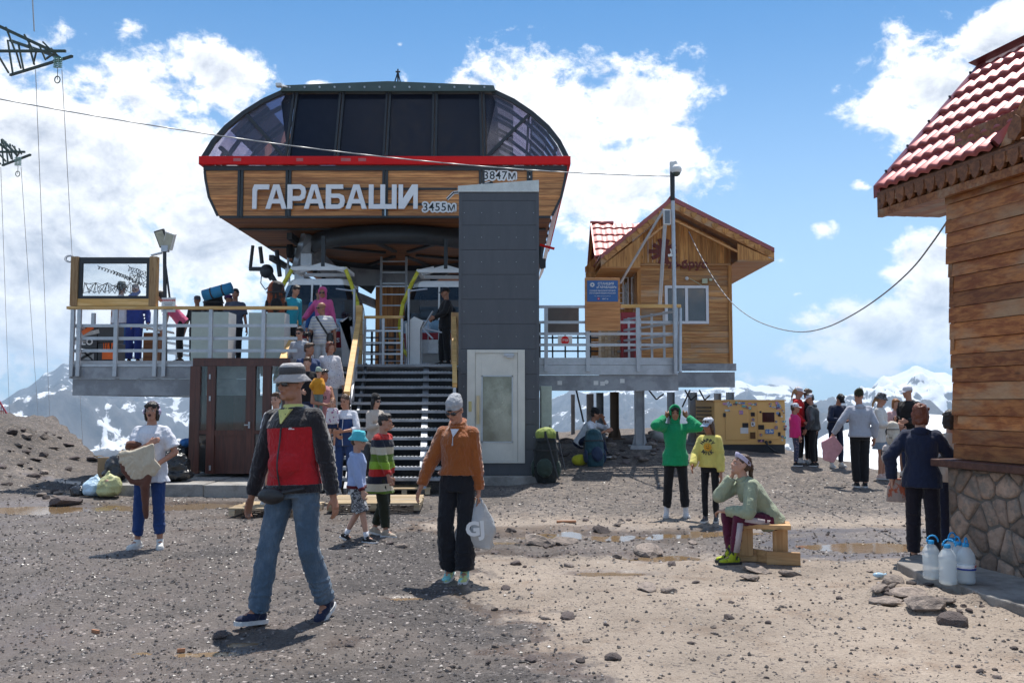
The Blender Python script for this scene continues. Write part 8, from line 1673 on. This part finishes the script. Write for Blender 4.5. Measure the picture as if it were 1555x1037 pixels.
    # --- sitting hiker with backpack
    g = G(905, 706); p = person('man in white long sleeved top and black cap sitting on the slope under the platform', (P(888, 690, 19.9).x, 19.9, height(1.5, 19.9)+.0), 1.76, 66, 1., lean=34, pelvis=(-.1, .30), feet=[(.12, .45, .0, 0, 0), (.16, .42, .0, 0, 0)], hands=[(.12, .52, .55), (.05, .40, .80)], elbow=[(.7, .2, -.8)]*2, head=(18, 0, 0), d=20, skn=1, top=dict(m=white_t, sleeve='34', loose=1.1, name='shirt', hem=-.04), bottom=dict(m=navy), shoes=bshoe, hair=('short', 'dark'), hat=('beanie', blackc))
    backpack((P(904, 712, 19.2).x, 19.15, height(1.75, 19.15)-.02), 1.22, cloth('petrol_nylon', (.018, .065, .085), .6), cloth('navy_nylon', (.015, .03, .07), .6), 'dark petrol blue hiking backpack leaning against the sitting man', .3, lean=-.15)
    q = MB(); q.ell((0, 0, 0), (.17, .10, .12)); o = soft('yellow_bag', q, cloth('yellow_nylon', (.50, .48, .03), .6), None, .015, .03, .1, 1); o.location = (P(880, 706, 19.3).x, 19.3, height(1.45, 19.3)+.1); tag(o, 'small yellow bag under the petrol blue backpack', 'bag')
    t = backpack((P(829, 722, 18.1).x, 18.05, height(.68, 18.05)), 1.45, cloth('black_grey_nylon', (.018, .022, .022), .6), cloth('dark_green_nylon', (.03, .05, .04), .6), 'black trekking backpack with a lime rain cover top standing against the green locker', -.2)
    q = MB(); q.ell((0, 0, .92), (.22, .17, .15)); soft('rain_cover', q, cloth('lime_cover', (.26, .32, .07), .6), t, .015, .03, .1, 1)
    for i, (a, b_) in enumerate(((828, 848), (846, 858))): q = MB(); q.tube(P(a, 655, 17.9), P(b_, 728-14*i, 17.6), .014); q.tube(P(a, 655, 17.9), P(a, 668, 17.88), .02); o = part(None, 'trekking_pole', q, m_blk); tag(o, ['trekking pole leaning on the front of the black backpack', 'trekking pole slanting to the right of the black backpack'][i], 'pole')
    # --- group on the right
    def gp(px, py_top, py_foot, **kw): g, Hh = feet_at(px, py_top, py_foot); lab = kw.pop('label'); return person(lab, (g.x, g.y, g.z), min(1.9, Hh*kw.pop('hk', 1.)), d=18.5, fat=kw.pop('fat', 1.14), **kw)
    rd = cloth('red_hoodie', (.55, .018, .022), .9); gp(1213, 586, 702, hk=.97, label='woman in red hooded jacket and white cap standing behind the pink child', face=60, fem=True, top=dict(m=rd, loose=1.16, sr=1.2, hood_down=True, name='jacket', hem=-.12), bottom=dict(m=blackc), shoes=wshoe, hair=('pony', 'blond'), hat=('cap', cloth('white_cap', (.62, .62, .68), .9)), head=(8, 8, 0), hands=[(.2, .2, .95), (.15, .25, 1.0)])
    gp(1208, 616, 707, label='small child in hot pink jacket and white cap at the left of the group', face=80, hs=1.22, top=dict(m=cloth('hot_pink_jacket', (.66, .03, .18), .85), loose=1.3, sr=1.3, hem=-.14, name='jacket', hood_down=True), bottom=dict(m=spots('floral_leggings', (.05, .06, .10), (.35, .25, .28), 25, .2, .35)), shoes=bshoe, hair=('short', 'brown'), hat=('cap', cloth('white_cap', (.62, .62, .68))), hands=[(.2, .1, .85), (.2, .1, .85)])
    gp(1228, 592, 704, label='brown haired person in black jacket half hidden behind the red jacket woman', face=100, top=dict(m=blackc, loose=1.1, name='jacket'), bottom=dict(m=blackc), shoes=wshoe, hair=('bob', 'brown'))
    gp(1238, 599, 708, label='teenager in dark grey jacket and white cap, head bowed, in the left of the group', face=-120, lean=5, top=dict(m=cloth('dark_grey_jacket', (.05, .055, .06), .9, col2=(.11, .12, .125), thr=(.45, .6)), loose=1.2, sr=1.25, name='jacket', hood_down=True), bottom=dict(m=blackc), shoes=bshoe, hair=('short', 'dark'), hat=('cap', cloth('white_cap', (.62, .62, .68))), head=(30, 12, 0), hands=[(.2, .15, .9), (.2, .15, .9)])
    p = gp(1270, 600, 709, label='man in dark navy tracksuit and black cap bent over a phone', face=15, lean=14, top=dict(m=navy, loose=1.14, sr=1.2, name='jacket'), bottom=dict(m=navy), shoes=wshoe, hair=('short', 'black'), hat=('cap', blackc), head=(0, 38, 0), hands=[(.06, .34, 1.10), (.06, .34, 1.10)], palm=[(0, 0, 1)]*2, elbow=[(.8, -.3, -.5)]*2, feet=[(.16, .05, 0, 10, 0), (.16, -.05, 0, 10, 0)], hk=1.03)
    p = gp(1308, 594, 740, label='heavy set man in pale grey hoodie and black trousers seen from behind', face=178, fat=1.28, top=dict(m=cloth('pale_grey_hoodie', (.36, .38, .44), .9), hood_down=True, loose=1.12, sr=1.2, hem=-.02, hemband=cloth('pale_grey_hoodie', (.36, .38, .44)), name='hoodie'), bottom=dict(m=blackc, w=(1., 1.1, 1.15), len=.96), shoes=bshoe, hair=('buzz', 'dark'), hat=('beanie', cloth('dark_green_beanie', (.028, .032, .018), .95)), hands=[(.26, .0, .9), (.44, .12, .97)], feet=[(.07, 0, 0, 6, 0), (.07, .02, 0, 6, 0)])
    o_, q = None, MB(); q.prism([(-.19, -.02, .02), (.02, -.02, .20), (.24, -.02, .0), (.10, -.02, -.32), (-.10, -.02, -.30)], (0, .05, 0)); pb = hold('pink_bag', 'dusty pink cloth bag held out by the man in the pale grey hoodie', 'bag', p, (0, 0, 0), q, cloth('dusty_pink', (.56, .28, .30), .9), fold=.03, fs=.12); pb.location = W_(p, p['wr'][1]+Vector((.05, 0, -.22))); pb.rotation_euler = (0, .2, 0)
    gp(1338, 596, 727, label='woman in white jacket, denim skirt and black patterned bucket hat', face=55, fem=True, hk=.97, top=dict(m=cloth('cream_white_jacket', (.62, .60, .57), .9), hem=-.2, loose=1.14, sr=1.2, name='jacket'), bottom=dict(type='skirt', m=cloth('denim_skirt', (.20, .26, .33), .9), len=.34), shoes=(cloth('pale_pink_trainer', (.58, .44, .40), .7), M_sole), hair=('pony', 'blond'), hat=('bucket', spots('patterned_black_hat', (.02, .018, .025), (.5, .5, .5), 55, .3, .4)), head=(0, 14, 0), hands=[(.1, .34, 1.12), (.12, .3, 1.08)])
    gp(1363, 607, 722, label='short red haired woman in pale pink top between the bucket hat and the tall man', face=-5, fem=True, top=dict(m=cloth('pale_pink_top', (.58, .36, .36), .9), sleeve='short', loose=1.1, name='top'), bottom=dict(type='shorts', len=.7, m=cloth('pink_shorts', (.5, .34, .36), .9)), shoes=wshoe, hair=('bob', 'ginger'), hands=[(.1, .3, 1.1), (.12, .3, 1.1)], skn=2)
    p = gp(1384, 588, 727, label='tall man in black hoodie, jeans and white cap at the right of the group', face=-55, top=dict(m=blackc, hood_down=True, loose=1.14, sr=1.25, name='hoodie'), bottom=dict(m=djeans), shoes=(cloth('maroon_trainer', (.12, .02, .02), .7), M_dsole), hair=('buzz', 'dark'), hat=('cap', cloth('white_cap', (.62, .62, .68))), hands=[(.1, .3, 1.15), (.12, .28, 1.1)], head=(-20, 8, 0))
    for px, py, s_, m_, lb in ((1357, 676, .72, cloth('off_white_canvas', (.58, .53, .45), .9), 'off white canvas backpack held in front of the jeans of the tall man'), (1347, 703, .55, cloth('white_navy_canvas', (.55, .50, .48), .9, col2=(.05, .08, .22), thr=(.6, .62)), 'small white and navy bag hanging beside the bare legs')): c = P(px, py, 18.0); backpack(c, s_, m_, m_, lb, .1)
    # --- woman leaning by the chalet
    g = G(1405, 856); p = person('woman with short auburn hair in navy hoodie leaning at the corner of the chalet', (g.x-.0, g.y, g.z), 1.58, 150, 1.22, fem=True, lean=2, feet=[(.10, -.04, 0, 12, 0), (.12, .04, 0, 12, 0)], hands=[(.10, .32, 1.12), (.32, -.02, .92)], elbow=[(.9, -.3, -.3), (.9, -.6, 0)], head=(-14, 4, 0), d=9.2, skn=2, top=dict(m=navy, hood_down=True, hem=-.12, loose=1.16, sr=1.3, name='hoodie', fold=.022), bottom=dict(m=cloth('ink_trousers', (.012, .010, .018), .85), w=(1, 1.1, 1.15), len=.93), shoes=(cloth('dark_grey_trainer', (.04, .04, .045), .7), M_sole), hair=('bob', 'red'))
    q = MB(); q.loft([((0, 0, -.12), (.11, 0, 0), (0, .05, 0)), ((0, 0, .02), (.10, 0, 0), (0, .05, 0)), ((0, 0, .12), (.06, 0, 0), (0, .03, 0))], 16); o = hold('shoulder_bag', 'small taupe and rust patterned bag at the hip of the auburn haired woman', 'bag', p, p['tp'](-.16, .26, -.02), q, cloth('taupe_pattern', (.30, .23, .20), .8, col2=(.32, .08, .04), thr=(.52, .55), vs=16), vox=.009, fold=.01)
    person('person in beige top glimpsed between the auburn haired woman and the chalet wall', (P(1447, 640, 9.9).x, 9.95, height(4.7, 9.9)), 1.50, 170, .9, d=10, skn=2, top=dict(m=cloth('beige_top', (.50, .44, .38)), name='top'), bottom=dict(m=navy), hair=('bob', 'dark'))
build_people()
# voxel hoods are cut open once, then the cutters go
if KILL:
    dg = bpy.context.evaluated_depsgraph_get()
    for o, c in KILL:
        me = bpy.data.meshes.new_from_object(o.evaluated_get(dg)); me.polygons.foreach_set('use_smooth', [True]*len(me.polygons)); o.modifiers.clear(); o.data = me; bpy.data.objects.remove(c)
